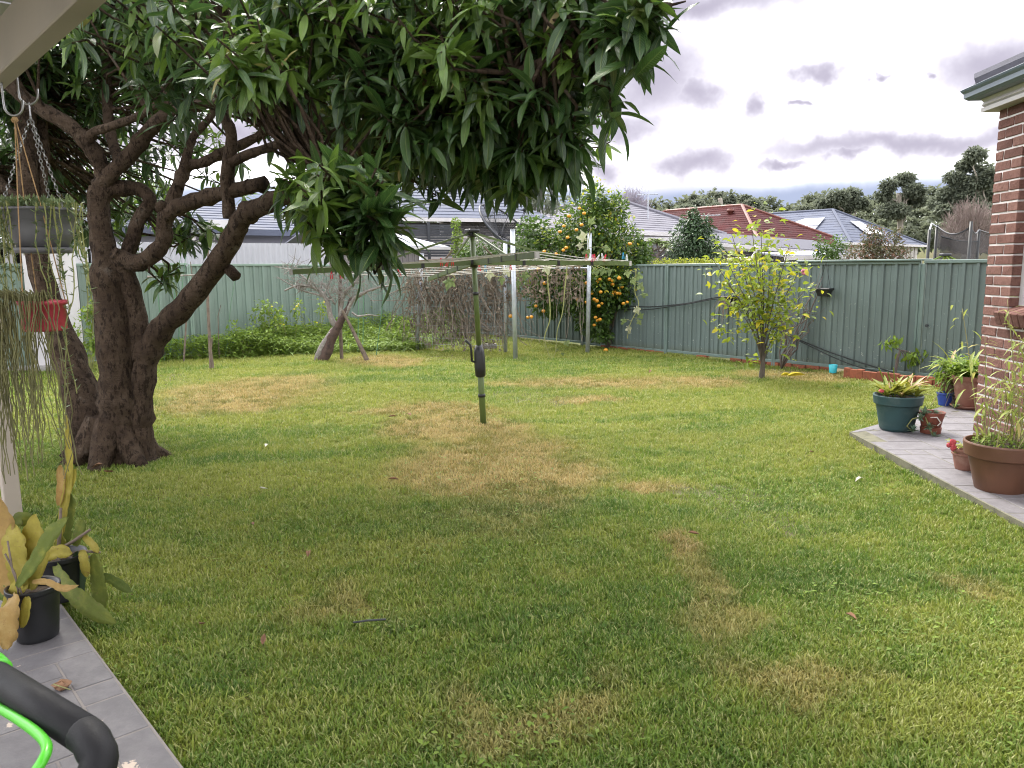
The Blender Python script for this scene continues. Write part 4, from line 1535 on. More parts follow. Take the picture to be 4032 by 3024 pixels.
build(MB().tube([hz(-0.1), hz(0.78)], 0.034, 16), 'lower_pole', 'hoist_green', hoist, True)
build(MB().tube([hz(0.70), hz(2.07)], 0.0275, 16), 'upper_pole', 'hoist_green', hoist, True)
for z_, r_ in ((0.29, .040), (1.40, .031)):
    build(MB().tube([hz(z_), hz(z_ + 0.035)], r_, 16), 'collar', 'black_plastic', hoist, True)
gb = MB().tube([hz(0.515), hz(0.53), hz(0.60), hz(0.66), hz(0.79), hz(0.86)], [0.045, 0.056, 0.060, 0.060, 0.056, 0.036], 16)
gear = build(gb, 'gear_housing', 'black_plastic', hoist, True)
c = hz(0.66)
hd = MB().tube([c + Vector((-.05, -.02, 0.02)), c + Vector((-.085, -.03, .03)), c + Vector((-.09, -.03, .16)), c + Vector((-.10, -.03, .21)), c + Vector((-.15, -.035, .26))], [.012, .014, .012, .012, .017], 8)
build(hd, 'crank_handle', 'black_plastic', gear, True)
hub = MB(); q = hz(2.08)
hub.rbox((q.x, q.y, q.z), (0.125, 0.125, 0.035), 0.008, 0.5); hub.rbox((q.x, q.y, q.z - .04), (0.085, 0.085, 0.05), 0.008, 0.5)
build(hub, 'hub_cap', 'black_plastic', hoist)
AC = hz(1.745)
TIPS = [P(1150, 1071, 7.62), P(2476, 1037, 9.12), P(2112, 1004, 6.62), P(1690, 1098, 10.15)]
build(MB().tube([AC - Vector((0, 0, .05)), AC + Vector((0, 0, .05))], 0.042, 12), 'arm_collar', 'black_plastic', hoist, True)
for i, tp in enumerate(TIPS):
    d = (tp - AC); L_ = d.length; d.normalize()
    side = d.cross(Vector((0, 0, 1))).normalized(); up = side.cross(d)
    arm = MB().box(AC + d * (L_ / 2), (L_, 0.030, 0.050), ax=(d, side, up))
    a_ = build(arm, 'arm', 'hoist_green', hoist)
    build(MB().box(tp + d * 0.012, (0.03, 0.037, 0.057), ax=(d, side, up)), 'end_cap', 'cream_trim', a_)
    for k in (0.30, 0.52, 0.74):
        build(MB().box(AC + d * (L_ * k), (0.035, 0.036, 0.058), ax=(d, side, up)), 'line_clip', 'black_plastic', a_)
    st_ = AC + d * (L_ * 0.58) + Vector((0, 0, .03)); tq = hz(2.05) + d * 0.04
    s2 = (st_ - tq); sl_ = s2.length; s2.normalize()
    sd = s2.cross(Vector((0, 0, 1))).normalized()
    build(MB().box((st_ + tq) / 2, (sl_, 0.012, 0.022), ax=(s2, sd, sd.cross(s2))), 'stay', 'hoist_green', hoist)
order = [0, 2, 1, 3]
for k in (0.32, 0.46, 0.60, 0.74, 0.87, 0.985):
    for i in range(4):
        a = AC + (TIPS[order[i]] - AC) * k + Vector((0, 0, .03)); b = AC + (TIPS[order[(i + 1) % 4]] - AC) * k + Vector((0, 0, .03))
        m_ = (a + b) / 2 - Vector((0, 0, .012 + .012 * random.random()))
        build(MB().tube([a, m_, b], 0.0032, 5), 'line', 'line_cord', hoist)
# sticks and dead stalks lying across the hoist arms
for (x0, y0, d0, x1, y1, d1, r_) in ((1650, 1028, 8.6, 2060, 995, 8.3, .013), (1640, 1040, 9.2, 1960, 1012, 9.0, .009), (1780, 985, 9.0, 1740, 1030, 9.0, .012), (1905, 970, 8.2, 1945, 1008, 8.3, .011)):
    build(MB().tube([P(x0, y0, d0), P((x0 + x1) / 2, (y0 + y1) / 2 + 5, (d0 + d1) / 2), P(x1, y1, d1)], [r_, r_ * .9, r_ * .6], 6, True, .1), 'stick', 'stick',
          label={1650: 'long pale stick lying across the hoist arms', 1640: 'thin stick lying across the far hoist arms', 1780: 'short stick poking up left of the hoist pole', 1905: 'short stub of stick poking up right of the hoist pole'}[x0], cat='stick', group='sticks on the clothes hoist')


def peg(px, py, d, m_, lab, tilt=0.0, sc=1.0):
    c = P(px, py, d)
    r_ = thing('clothes_peg', c, lab, 'clothes peg', 'pegs on the clothes hoist')
    for s in (-1, 1):
        mb = MB()
        t_ = tilt + s * 0.10
        v = Vector((math.sin(t_), 0.05, -math.cos(t_)))
        a = c + Vector((s * 0.006, 0, 0)) - v * 0.035 * sc; b = a + v * 0.078 * sc
        w = Vector((math.cos(t_), 0, math.sin(t_)))
        mb.box((a + b) / 2, (0.078 * sc, 0.012, 0.0085), ax=(v, Vector((0, 1, 0)), w))
        build(mb, 'prong', m_, r_)
    build(MB().tube([c + Vector((0, -.008, 0)), c + Vector((0, .008, 0))], 0.006, 8), 'spring', 'steel', r_)


for a in [(1737, 1030, 8.0, 'peg_red', 'upright red peg, leftmost of the three left of the hoist pole', .05), (1762, 1035, 8.0, 'peg_red', 'tilted red peg, middle of the three left of the hoist pole', -.45),
          (1782, 1029, 8.0, 'peg_red', 'upright red peg nearest the hoist pole on its left', 0.0), (1888, 1054, 9.4, 'peg_red', 'small red peg on a far line just right of the hoist pole', .1),
          (1911, 1055, 9.4, 'peg_blue', 'small blue peg on a far line just right of the hoist pole', .05), (2000, 1050, 9.3, 'peg_white', 'white peg clipped beside the tall galvanised post', .1),
          (2011, 1050, 9.2, 'peg_red', 'red peg clipped in front of the tall galvanised post', 0), (2309, 1012, 8.8, 'peg_red', 'red peg near the right arm, leftmost of its bunch', 0),
          (2333, 1014, 8.85, 'peg_pink', 'pink peg in the bunch on the right hoist arm', 0), (2341, 1012, 8.9, 'peg_red', 'crimson peg behind the pink one on the right hoist arm', .1),
          (2354, 1014, 8.9, 'peg_white', 'white peg leaning left in the bunch on the right arm', -.5), (2372, 1008, 8.95, 'peg_white', 'white peg leaning right in the bunch on the right arm', .25),
          (2382, 1014, 8.95, 'peg_red', 'red peg at the right end of the bunch on the right arm', -.3), (2454, 1006, 9.1, 'peg_blue', 'blue peg near the tip of the right hoist arm', 0),
          (2468, 1014, 9.1, 'peg_white', 'pale peg at the very tip of the right hoist arm', .05), (1305, 1082, 7.75, 'peg_red', 'small red peg under the left hoist arm near the bare tree', 0),
          (1342, 1080, 7.8, 'peg_red', 'small red peg under the left hoist arm, second from its tip', .1), (1571, 1073, 8.0, 'peg_red', 'small red peg hanging among the mango leaves on the left arm', .3)]:
    peg(*a)

# ================================================================== galvanised posts and vine frame
def post(b, top, r_, lab, m_='galvanised'):
    root = thing('metal_post', (b.x, b.y, 0), lab, 'post', 'galvanised posts of the vine frame')
    build(MB().tube([b - Vector((0, 0, .15)), b * .5 + top * .5, top], r_, 14), 'pipe', m_, root, True)
    build(MB().tube([top, top + Vector((0, 0, .012))], r_ * 1.08, 14), 'rim', m_, root, True)


pA, pB, pC, pD = G(2030, 1415), G(1990, 1385), G(2313, 1395), G(1640, 1375)
post(pA, P(2018, 905, pA.y), .043, 'tall galvanised pipe post in front of the vine frame, nearest the hoist')
post(pB, P(1990, 950, pB.y), .040, 'galvanised post half hidden behind the tall front post')
post(pC, P(2322, 920, pC.y), .040, 'galvanised post under the tangerine tree with squash leaves on top')
post(pD, P(1661, 1000, pD.y), .045, 'grey steel post at the left end of the dry vine frame')
# wire mesh trellis with the dead vine
tr = thing('wire_trellis', (pD.x, pD.y, 0), 'wire mesh trellis between the left post and the tangerine tree', 'trellis')
e1 = (pB - pD); tl = e1.length; e1.normalize(); tn = Vector((e1.y, -e1.x, 0))
for k in range(9):
    z = 0.12 + k * 0.13
    a = pD + Vector((0, 0, z)) - e1 * 0.12; b = pB + Vector((0, 0, z))
    build(MB().tube([a, (a + b) / 2 - Vector((0, 0, .01)), b], .0035, 4), 'wire', 'galvanised', tr)
for k in range(17):
    a = pD + e1 * (tl * k / 16)
    build(MB().tube([a + Vector((0, 0, .02)), a + Vector((0, 0, 1.2))], .0035, 4), 'wire', 'galvanised', tr)
for (a, b) in ((P(1661, 1050, pD.y), P(1990, 1055, pB.y)), (P(1990, 1060, pB.y), P(2318, 1055, pC.y))):
    build(MB().tube([a, b], .012, 6), 'top_bar', 'galvanised', tr)

dv = thing('dead_vine', (pD.x + 1, pD.y - .1, 0), 'curtain of dry brown vine hanging over the wire trellis', 'vine')
st = MB()
for k in range(360):
    u = random.random() ** 0.9
    a = pD + e1 * (tl * u * 1.02 - 0.15) - tn * random.uniform(-.22, .22)
    top = random.uniform(1.35, 1.78) if random.random() < .75 else random.uniform(.4, 1.2)
    bot = random.uniform(0.0, .5) if random.random() < .7 else random.uniform(.6, 1.2)
    p_ = []
    x = a.copy()
    n = 7
    lean = e1 * random.gauss(0, .05)
    for i in range(n + 1):
        z = top + (bot - top) * i / n
        x = x + lean + Vector((random.uniform(-.06, .06), random.uniform(-.06, .06), 0))
        p_.append(Vector((x.x, x.y, max(0.005, z))))
    r_ = random.choice((.004, .006, .009))
    st.tube(p_, r_, 4, False)
for k in range(130):        # tangles running along
    u = random.random()
    a = pD + e1 * (tl * u) + Vector((0, 0, random.uniform(.2, 1.75))) - tn * random.uniform(-.2, .2)
    p_ = [a]
    for i in range(6):
        p_.append(p_[-1] + e1 * random.uniform(-.05, .16) + Vector((random.uniform(-.05, .05), random.uniform(-.08, .08), random.uniform(-.12, .10))))
    p_ = [Vector((q.x, q.y, max(.02, q.z))) for q in p_]
    st.tube(p_, .005, 4, False)
build(st, 'stems', 'dry_vine', dv, kind='stuff')


def dry_leaves(parent, pts, smin=.04, smax=.11, name='dry_leaves', m_='dry_vine_leaf'):
    n = len(pts)
    tmp = leaf_template(1.0, .55, 3, .35, .9, 0, .05)
    d = rdirs(n, -1, .2) * np.array([.6, .6, 1.0])
    me = scatter(name, tmp, pts, frames(d, rdirs(n)), RNG.uniform(smin, smax, n), m_)
    return obj(me, name, parent, kind='stuff')


def curtain(n, u0, u1, z0, z1, base, dr, thick):
    u = RNG.uniform(u0, u1, n); z = z1 - (z1 - z0) * RNG.random(n) ** 1.35
    p = np.array(base)[None] + np.array(dr)[None] * u[:, None]
    nn = np.array([dr.y, -dr.x, 0])
    p = p + nn[None] * RNG.uniform(-thick, thick, n)[:, None]
    p[:, 2] = z
    return p


dry_leaves(dv, np.concatenate([curtain(1150, -.15, tl * 1.02, 1.0, 1.78, pD, e1, .25), curtain(420, -.15, tl, .05, 1.1, pD, e1, .22)]))
# second dry vine over the bar between the posts
e2 = (pC - pB); t2 = e2.length; e2.normalize()
dv2 = thing('dead_vine', (pB.x + .6, pB.y, 0), 'dry vine with withered leaves hanging from the bar beside the tangerine tree', 'vine')
dry_leaves(dv2, curtain(650, 0, t2 * .95, 1.05, 1.75, pB, e2, .25))
s2 = MB()
for k in range(34):
    a = pB + e2 * random.uniform(.05, t2 * .95); a.y += random.uniform(-.25, .2)
    z1 = random.uniform(1.6, 1.75); z0 = random.uniform(.2, 1.3)
    p_ = []
    x = a.copy()
    for i in range(8):
        x = x + Vector((random.uniform(-.03, .03), random.uniform(-.03, .03), 0))
        p_.append(Vector((x.x, x.y, z1 + (z0 - z1) * i / 7)))
    s2.tube(p_, random.choice((.003, .005)), 4, False)
build(s2, 'stems', 'dry_vine', dv2, kind='stuff')
# brick lying at the foot of the trellis
build(MB().rbox(tuple(G(1925, 1372) + Vector((0, 0, .05))), (.34, .12, .10), .012, .2), 'brick_block', 'concrete', label='grey block lying at the foot of the dry vine', cat='block')


# squash: lobed leaves
def lobed(nseg=26):
    V = [(0, 0, 0)]; F = []
    for i in range(nseg + 1):
        th = -PI * .86 + 2 * PI * .86 * i / nseg
        r_ = .60 + .28 * math.cos(th) + .19 * math.cos(5 * th) + .05 * math.cos(11 * th)
        V.append((r_ * math.cos(th), r_ * math.sin(th), -.30 * r_ * r_ + .12 * math.sin(5 * th) + .06 * math.sin(9 * th)))
    for i in range(1, nseg + 1):
        F.append((0, i, i + 1))
    return np.array(V) * .6, np.array(F), np.array([(.5, .5)] * len(V))


LOB = lobed()
lob_me = np_mesh('leaf', LOB[0], LOB[1], 'squash_leaf', True, LOB[2])


def squash(path, leaves, lab, r_=.009, group='squash vines'):
    root = thing('squash_vine', path[0], lab, 'vine', group)
    pp, rr = smooth_path([(p, r_ * (1 - .4 * i / len(path))) for i, p in enumerate(path)], 5)
    build(MB().tube(pp, rr, 6), 'stem', 'vine_stem', root, True)
    for (c, s, d) in leaves:
        mtx = frames(np.array([d]), np.array([(random.uniform(-.4, .4), -1, random.uniform(.0, .8))]))[0]
        place(lob_me, 'leaf', Matrix.Translation(c) @ Matrix(mtx.tolist()).to_4x4() @ Matrix.Diagonal((s * .85, s * random.uniform(.6, .85), s * 1.5, 1)), parent=root)
        q = min(pp, key=lambda w: (w - c).length)
        build(MB().tube([q, (q + c) / 2 + Vector((0, 0, .02)), c], .004, 5, False), 'leaf_stalk', 'vine_stem', root)


yq = 9.3
yv = 14.2
squash([P(2505, 1060, yv), P(2500, 1150, yv), P(2515, 1200, yv), P(2480, 1280, yv), P(2470, 1335, yv)],
       [(P(2470, 1070, yv - .1), .20, (.2, -.2, -1)), (P(2490, 1100, yv - .1), .21, (.5, -.2, -1)), (P(2520, 1120, yv - .15), .24, (.8, -.1, -.8)), (P(2510, 1085, yv), .22, (1, 0, -.3)),
        (P(2530, 1160, yv), .20, (1, 0, .2)), (P(2505, 1215, yv - .1), .22, (.4, -.2, -1)), (P(2520, 1240, yv), .18, (.6, 0, -1)), (P(2460, 1260, yv), .19, (-.4, 0, -1)), (P(2475, 1290, yv - .1), .2, (.3, -.2, -.9)), (P(2515, 1265, yv), .17, (.7, 0, -1))],
       'leafy squash vine hanging before the fence at the end of the hoist arm')
squash([P(2155, 1050, yv), P(2158, 1130, yv), P(2165, 1190, yv), P(2165, 1260, yv), P(2145, 1325, yv), P(2155, 1380, yv), P(2170, 1412, yv)],
       [(P(2150, 1052, yv - .1), .24, (.3, -.2, -.6)), (P(2175, 1412, yv), .07, (1, 0, -.4))], 'bare yellow squash stem hanging right of the tall post down to the lawn', .013)
squash([P(2235, 1030, yv), P(2225, 1130, yv), P(2215, 1230, yv), P(2195, 1300, yv), P(2188, 1380, yv), P(2175, 1412, yv - .02)],
       [(P(2232, 1345, yv), .17, (.5, 0, -1)), (P(2215, 1390, yv), .12, (.2, 0, -1)), (P(2195, 1375, yv), .10, (-.5, 0, -1))], 'second bare squash stem with one small leaf near the ground', .011)
squash([P(1745, 1070, 15.3), P(1785, 1085, 15.2), P(1790, 1105, 15.2), P(1775, 1120, 15.2)], [(P(1770, 1105, 15.15), .34, (-.35, -.3, -1))], 'heart shaped squash leaf hanging left of the hoist pole')
squash([P(2318, 1040, pC.y), P(2316, 960, pC.y - .1), P(2325, 900, pC.y - .1)],
       [(P(2325, 880, pC.y - .2), .26, (.3, -.3, .5)), (P(2300, 940, pC.y - .2), .30, (-.2, -.4, .9)), (P(2290, 965, pC.y - .1), .2, (-1, -.2, .1)), (P(2310, 985, pC.y - .25), .26, (.3, -.3, -.8)), (P(2380, 975, pC.y), .22, (1, -.2, -.2)),
        (P(2345, 1065, 14.4), .2, (.2, -.2, -1)), (P(2400, 1062, 14.4), .2, (.2, -.2, -1)), (P(2375, 1062, 14.4), .2, (-.3, -.2, -1))], 'squash leaves climbing the top of the galvanised post')
squash([P(1905, 1060, 15.2), P(1960, 1090, 15.0), P(2000, 1075, 15)], [(P(1925, 1075, 15), .28, (0, -.3, -1)), (P(1975, 1095, 15), .22, (.2, -.3, -1)), (P(1990, 1060, 14.9), .26, (.5, -.3, -.6)), (P(2035, 1110, 15), .2, (.2, -.2, -1)), (P(2065, 1080, 15), .24, (0, -.2, -1))],
       'yellowing squash leaves on the dry vine behind the tall post')


# ================================================================== small trees
def crown_leaves(parent, name, centres, radii, n, size, m_, n_obj=0, W=.45, droop=.3, zb=-.15, tmpl=None, shell=.5, ups=None):
    """leaves spread through a set of ellipsoids; the largest n_obj in view are objects"""
    cs = np.array([tuple(c) for c in centres]); rs = np.array(radii)
    vol = rs.prod(1) ** .67
    ch = RNG.choice(len(cs), n, p=vol / vol.sum())
    d = rdirs(n)
    p = cs[ch] + d * (RNG.random((n, 1)) ** shell) * rs[ch]
    dirs = d + RNG.normal(0, .55, (n, 3)) + np.array([0, 0, zb])
    rot = frames(dirs, roll=RNG.normal(0, .6, n))
    sc_ = RNG.uniform(size[0], size[1], n)
    tmpl = tmpl or leaf_template(1.0, W, 3, droop, .3)
    k = np.zeros(n, bool)
    if n_obj:
        dist = np.linalg.norm(p - np.array([0, 0, EYE]), axis=1)
        k[np.argsort(-sc_ / dist)[:n_obj]] = True
        lm = np_mesh('leaf', tmpl[0], tmpl[1], m_, True, tmpl[2])
        for q in np.where(k)[0]:
            place(lm, 'leaf', Matrix.Translation(p[q]) @ Matrix(rot[q].tolist()).to_4x4() @ Matrix.Scale(sc_[q], 4), parent=parent)
    if (~k).any():
        obj(scatter(name, tmpl, p[~k], rot[~k], sc_[~k], m_), name, parent, kind='stuff')
    return p


def branches(parent, base, tips, r0, m_, name='branch', bend=.12, n=5, seg=6, rt=.25):
    for t_ in tips:
        t_ = Vector(t_)
        pts = []
        for i in range(seg + 1):
            k = i / seg
            q = Vector(base) * (1 - k) + t_ * k
            q += Vector((math.sin(k * PI) * random.uniform(-bend, bend), math.sin(k * PI) * random.uniform(-bend, bend), math.sin(k * PI) * random.uniform(-.02, bend)))
            pts.append(q)
        build(MB().tube(pts, [r0 * (1 - (1 - rt) * i / seg) for i in range(seg + 1)], 7, True, .08), name, m_, parent, True)


# tangerine tree
mat('citrus_bark', (0.09, 0.075, 0.06), .9, .3, 12, .6, 50)
tb = Vector((2.05, 16.05, 0))
tang = thing('tangerine_tree', tb, 'tangerine tree full of orange fruit in the fence corner', 'tree')
build(MB().tube([tb - Vector((0, 0, .1)), tb + Vector((-.02, 0, .3)), tb + Vector((-.15, .1, .8)), tb + Vector((-.3, .1, 1.3))], [.09, .08, .07, .06], 9, True, .08), 'trunk', 'citrus_bark', tang, True)
TC = [(2300, 900, 16.2, .62, .6, .62), (2420, 960, 16.0, .62, .6, .5), (2200, 1000, 16.3, .55, .5, .55), (2340, 800, 16.3, .28, .35, .45), (2420, 830, 16.3, .28, .35, .35), (2380, 1120, 15.7, .60, .5, .45), (2280, 1150, 15.9, .5, .5, .5), (2480, 1080, 15.8, .38, .4, .5),
      (2120, 1100, 16.5, .5, .5, .45), (2100, 920, 16.5, .4, .4, .4), (2170, 1190, 16.3, .5, .4, .35), (2330, 1260, 15.8, .35, .35, .35), (2390, 1230, 15.6, .10, .12, .28), (2370, 1320, 15.7, .22, .25, .15), (2450, 1180, 15.7, .3, .3, .2), (2530, 1000, 15.9, .22, .3, .28)]
cent = [P(a, b, c) for a, b, c, *_ in TC]; rad = [(x, y, z) for *_, x, y, z in TC]
branches(tang, tb + Vector((-.2, .1, 1.0)), cent[:10], .045, 'citrus_bark', 'limb')
branches(tang, tb + Vector((0, 0, .3)), cent[10:15], .03, 'citrus_bark', 'limb')
crown_leaves(tang, 'foliage', cent, rad, 14500, (.06, .11), 'tangerine_leaf', 300, .5, .25)
crown_leaves(tang, 'foliage', [c + Vector((0, -.1, .15)) for c in cent[:9]], rad[:9], 1800, (.055, .09), 'lemon_leaf', 0, .5, .25)
fr_me = new_mesh('tangerine', *(lambda q: (q.v, q.f))(MB().ball((0, 0, 0), 1, 10, 6, (1, 1, .86))), smooth=True); fr_me.materials.append(MATS['citrus_fruit'])
fr_px = [(2190, 905), (2205, 912), (2220, 890), (2230, 975), (2143, 990), (2180, 1000), (2218, 985), (2190, 1000), (2270, 905), (2290, 885), (2160, 1045), (2120, 1060), (2145, 1115), (2235, 935), (2250, 1045), (2410, 1080), (2352, 1110), (2362, 1100), (2438, 1095), (2412, 1120), (2365, 1120), (2400, 1100), (2310, 1115), (2308, 1190), (2330, 1155), (2340, 1160), (2340, 1178), (2350, 1185), (2357, 1205), (2370, 1195), (2376, 1210), (2365, 1150), (2412, 1160), (2420, 1150), (2430, 1155), (2436, 1150), (2440, 1156), (2412, 1105), (2455, 1195), (2470, 1190), (2490, 1198), (2345, 1250), (2352, 1262), (2362, 1258), (2110, 1205), (2105, 1215), (2140, 1225), (2093, 1248), (2078, 1250), (2010, 1245), (2390, 1060), (2480, 960), (2300, 840), (2282, 820), (2240, 850), (2330, 1060), (2450, 1130), (2380, 1040), (2275, 1180), (2340, 1280), (2300, 1060)]
for (a, b) in [q for i, q in enumerate(fr_px) if i % 5]:
    y_ = random.uniform(15.05, 15.5)
    s_ = random.uniform(.033, .043)
    place(fr_me, 'tangerine', Matrix.Translation(P(a, b, y_)) @ Matrix.Scale(s_, 4), parent=tang)
g_ = G(2385, 1388); g_.z = .045
o = place(fr_me, 'fallen_tangerine', Matrix.Translation(g_) @ Matrix.Scale(.045, 4)); tag(o, 'single fallen tangerine on the grass below the fruit tree', 'fruit')

# lemon tree
lb = G(3000, 1490); lb.z = 0
lem = thing('lemon_tree', lb, 'young lemon tree with yellowing leaves on the lawn before the fence', 'tree')
build(MB().tube([lb - Vector((0, 0, .1)), lb + Vector((0, 0, .05)), lb + Vector((.01, 0, .22)), lb + Vector((.0, 0, .35))], [.055, .045, .036, .03], 9, True, .1), 'trunk', 'citrus_bark', lem, True)
ltips = [(2800, 1010), (2860, 1110), (2880, 920), (2960, 900), (2995, 880), (3010, 960), (3060, 1000), (3110, 960), (3150, 1060), (3180, 1130), (2900, 1200), (3080, 1260), (2940, 1050), (3030, 1100), (2860, 1020), (2990, 1000)]
lt = [P(a, b, lb.y + random.uniform(-.35, .35)) for a, b in ltips]
for i, t_ in enumerate(lt):
    f_ = lb + Vector((random.uniform(-.02, .02), 0, random.uniform(.15, .4)))
    mid = f_ * .55 + t_ * .45; mid.x = lb.x + (t_.x - lb.x) * .30
    pp, rr = smooth_path([(f_, .011), (mid, .008), (t_, .0035)], 6)
    build(MB().tube(pp, rr, 6, True, .1), 'branch', 'citrus_bark', lem, True)
    # leaves along the upper part
n = 1150
bi = RNG.integers(0, len(lt), n)
kk = RNG.uniform(.45, 1.05, n)
pts = []
for b_, k in zip(bi, kk):
    t_ = lt[b_]; f_ = lb + Vector((0, 0, .3)); mid = f_ * .55 + t_ * .45; mid.x = lb.x + (t_.x - lb.x) * .30
    q = f_ * (1 - k) ** 2 + mid * 2 * k * (1 - k) + t_ * k * k
    sp = .05 + .135 * k
    pts.append((q.x + random.gauss(0, sp), q.y + random.gauss(0, sp), q.z + random.gauss(0, sp)))
for (a, b, c, s_) in ((2850, 1300, 24, .09), (3060, 1265, 22, .07), (2960, 1420, 14, .06), (2895, 1215, 12, .06), (3080, 1330, 8, .05)):
    q = P(a, b, lb.y)
    pts += [(q.x + random.gauss(0, s_), q.y + random.gauss(0, s_), q.z + random.gauss(0, s_)) for _ in range(c)]
pts = np.array(pts); n = len(pts)
tmpl = leaf_template(1, .5, 3, .25, .35)
rot = frames(rdirs(n, -.8, .5), roll=RNG.normal(0, .5, n)); sc_ = RNG.uniform(.07, .13, n)
sel = np.zeros(n, bool); sel[np.argsort(-sc_)[:300]] = True
lm = np_mesh('leaf', tmpl[0], tmpl[1], 'lemon_leaf', True, tmpl[2])
for q in np.where(sel)[0]:
    place(lm, 'leaf', Matrix.Translation(pts[q]) @ Matrix(rot[q].tolist()).to_4x4() @ Matrix.Scale(sc_[q], 4), parent=lem)
obj(scatter('foliage', tmpl, pts[~sel], rot[~sel], sc_[~sel], 'lemon_leaf'), 'foliage', lem, kind='stuff')

# rose bush behind it
rb = Vector((4.44, 12.55, 0))
rose = thing('rose_bush', rb, 'leggy rose bush with one pink bloom against the fence', 'bush')
rt_ = [(3240, 1090), (3160, 1180), (3120, 1130), (3200, 1260), (3190, 1210), (3080, 1200), (3060, 1120), (3140, 1250), (3100, 1060), (3280, 1060)]
tips = [P(a, b, 12.5 + random.uniform(-.2, .2)) for a, b in rt_]
branches(rose, rb, tips, .014, 'twig_grey', 'cane', .14, rt=.3)
for t_ in tips[:8]:
    branches(rose, t_ * .55 + rb * .45, [t_ + Vector((random.uniform(-.25, .25), random.uniform(-.1, .1), random.uniform(-.2, .15))) for _ in range(2)], .006, 'twig_grey', 'twig', .05, rt=.3)
crown_leaves(rose, 'foliage', [P(3170, 1230, 12.5), P(3195, 1250, 12.4), P(3010, 1120, 12.6), P(3080, 1000, 12.6)], [(.12, .1, .1), (.1, .1, .12), (.15, .1, .2), (.2, .15, .2)], 90, (.03, .055), 'bronze_leaf')
bl = P(3167, 1068, 12.3)
bmb = MB()
for k in range(9):
    a_ = k * 2.4
    bmb.ball(bl + Vector((math.cos(a_) * .028, -.01 + .02 * math.sin(a_ * 2), math.sin(a_) * .03)), .03, 7, 4, (1, .7, 1), .15)
build(bmb, 'bloom', 'pink_petal', rose, True)

# dead tree with lichen
db = G(1275, 1420); db.z = 0
dead = thing('dead_tree', db, 'leaning dead fruit tree with pale lichen branches and split trunk', 'tree')
dy = db.y
for nm, pts, m_ in [
    ('trunk', [(1262, 1440, dy, .15), (1275, 1415, dy, .11), (1298, 1350, dy, .095), (1325, 1295, dy, .085), (1352, 1245, dy, .06), (1372, 1205, dy, .04), (1382, 1170, dy, .02)], 'dead_trunk'),
    ('trunk', [(1250, 1430, dy + .05, .08), (1262, 1385, dy, .07), (1290, 1330, dy, .055), (1320, 1290, dy, .05)], 'dead_wood'),
    ('limb', [(1335, 1300, dy, .06), (1305, 1255, dy, .05), (1290, 1190, dy, .042), (1262, 1150, dy, .032), (1225, 1130, dy, .024), (1170, 1125, dy, .018), (1120, 1145, dy, .015)], 'dead_wood'),
    ('limb', [(1360, 1240, dy, .045), (1390, 1180, dy, .034), (1440, 1150, dy, .024), (1500, 1130, dy, .02), (1560, 1120, dy, .01)], 'dead_wood'),
    ('limb', [(1340, 1250, dy, .04), (1345, 1200, dy, .034), (1360, 1150, dy, .028), (1400, 1110, dy, .02), (1420, 1060, dy, .012)], 'dead_wood'),
    ('limb', [(1230, 1130, dy, .022), (1200, 1095, dy, .017), (1150, 1065, dy, .012), (1080, 1050, dy, .006)], 'dead_wood'),
    ('limb', [(1300, 1180, dy, .025), (1250, 1160, dy, .018), (1180, 1140, dy, .014), (1090, 1090, dy, .007)], 'dead_wood'),
    ('limb', [(1320, 1200, dy, .02), (1290, 1140, dy, .016), (1310, 1080, dy, .012), (1290, 1010, dy, .006)], 'dead_wood'),
    ('limb', [(1385, 1230, dy, .02), (1410, 1245, dy, .018), (1450, 1240, dy, .012), (1490, 1245, dy, .006)], 'dead_wood')]:
    pp, rr = smooth_path([(P(a, b, c), r_) for a, b, c, r_ in pts], 4)
    build(MB().tube(pp, rr, 9, True, .16), nm, m_, dead, True)
tw = MB()
nodes = [(1225, 1130), (1170, 1125), (1290, 1160), (1360, 1150), (1400, 1110), (1440, 1150), (1500, 1130), (1150, 1065), (1310, 1080), (1330, 1170), (1262, 1150), (1390, 1180), (1420, 1060), (1180, 1140), (1345, 1120), (1380, 1060)]
for (a, b) in nodes:
    for k in range(11):
        q = P(a + random.uniform(-14, 14), b + random.uniform(-14, 14), dy + random.uniform(-.15, .15))
        d = Vector((random.uniform(-1, 1), random.uniform(-.6, .6), random.uniform(-.3, .9))).normalized()
        L_ = random.uniform(.12, .42)
        p1 = q + d * L_ * .5 + Vector((random.uniform(-.04, .04), 0, random.uniform(-.03, .05))); p2 = p1 + (d + Vector((random.uniform(-.5, .5), 0, random.uniform(-.3, .3)))) * L_ * .5
        tw.tube([q, p1, p2], [.008, .006, .003], 4, False)
        for j in range(2):
            tw.tube([p1, p1 + Vector((random.uniform(-1, 1), random.uniform(-.5, .5), random.uniform(-.5, 1))).normalized() * .14], [.005, .002], 4, False)
build(tw, 'twigs', 'dead_wood', dead, kind='stuff')
a, b = P(1348, 1222, dy - .18), G(1448, 1418); 
build(MB().tube([a, a * .6 + b * .4, b - Vector((0, 0, .03))], [.026, .034, .042], 8, True, .2), 'prop_pole', 'stick', label='weathered timber prop leaning against the dead tree', cat='pole')
a, b = P(1338, 1230, dy + .2), P(1332, 960, dy + .2)
a0_ = G(1340, 1405); a0_.y = dy + .2; a0_.x = a.x; a0_.z = 0
build(MB().tube([a0_, a, (a + b) / 2 + Vector((.02, 0, 0)), b], [.035, .032, .03, .022], 7, True, .12), 'upright_stake', 'stick', label='tall rough upright stake behind the dead tree', cat='stake', group='stakes in the weed bed')

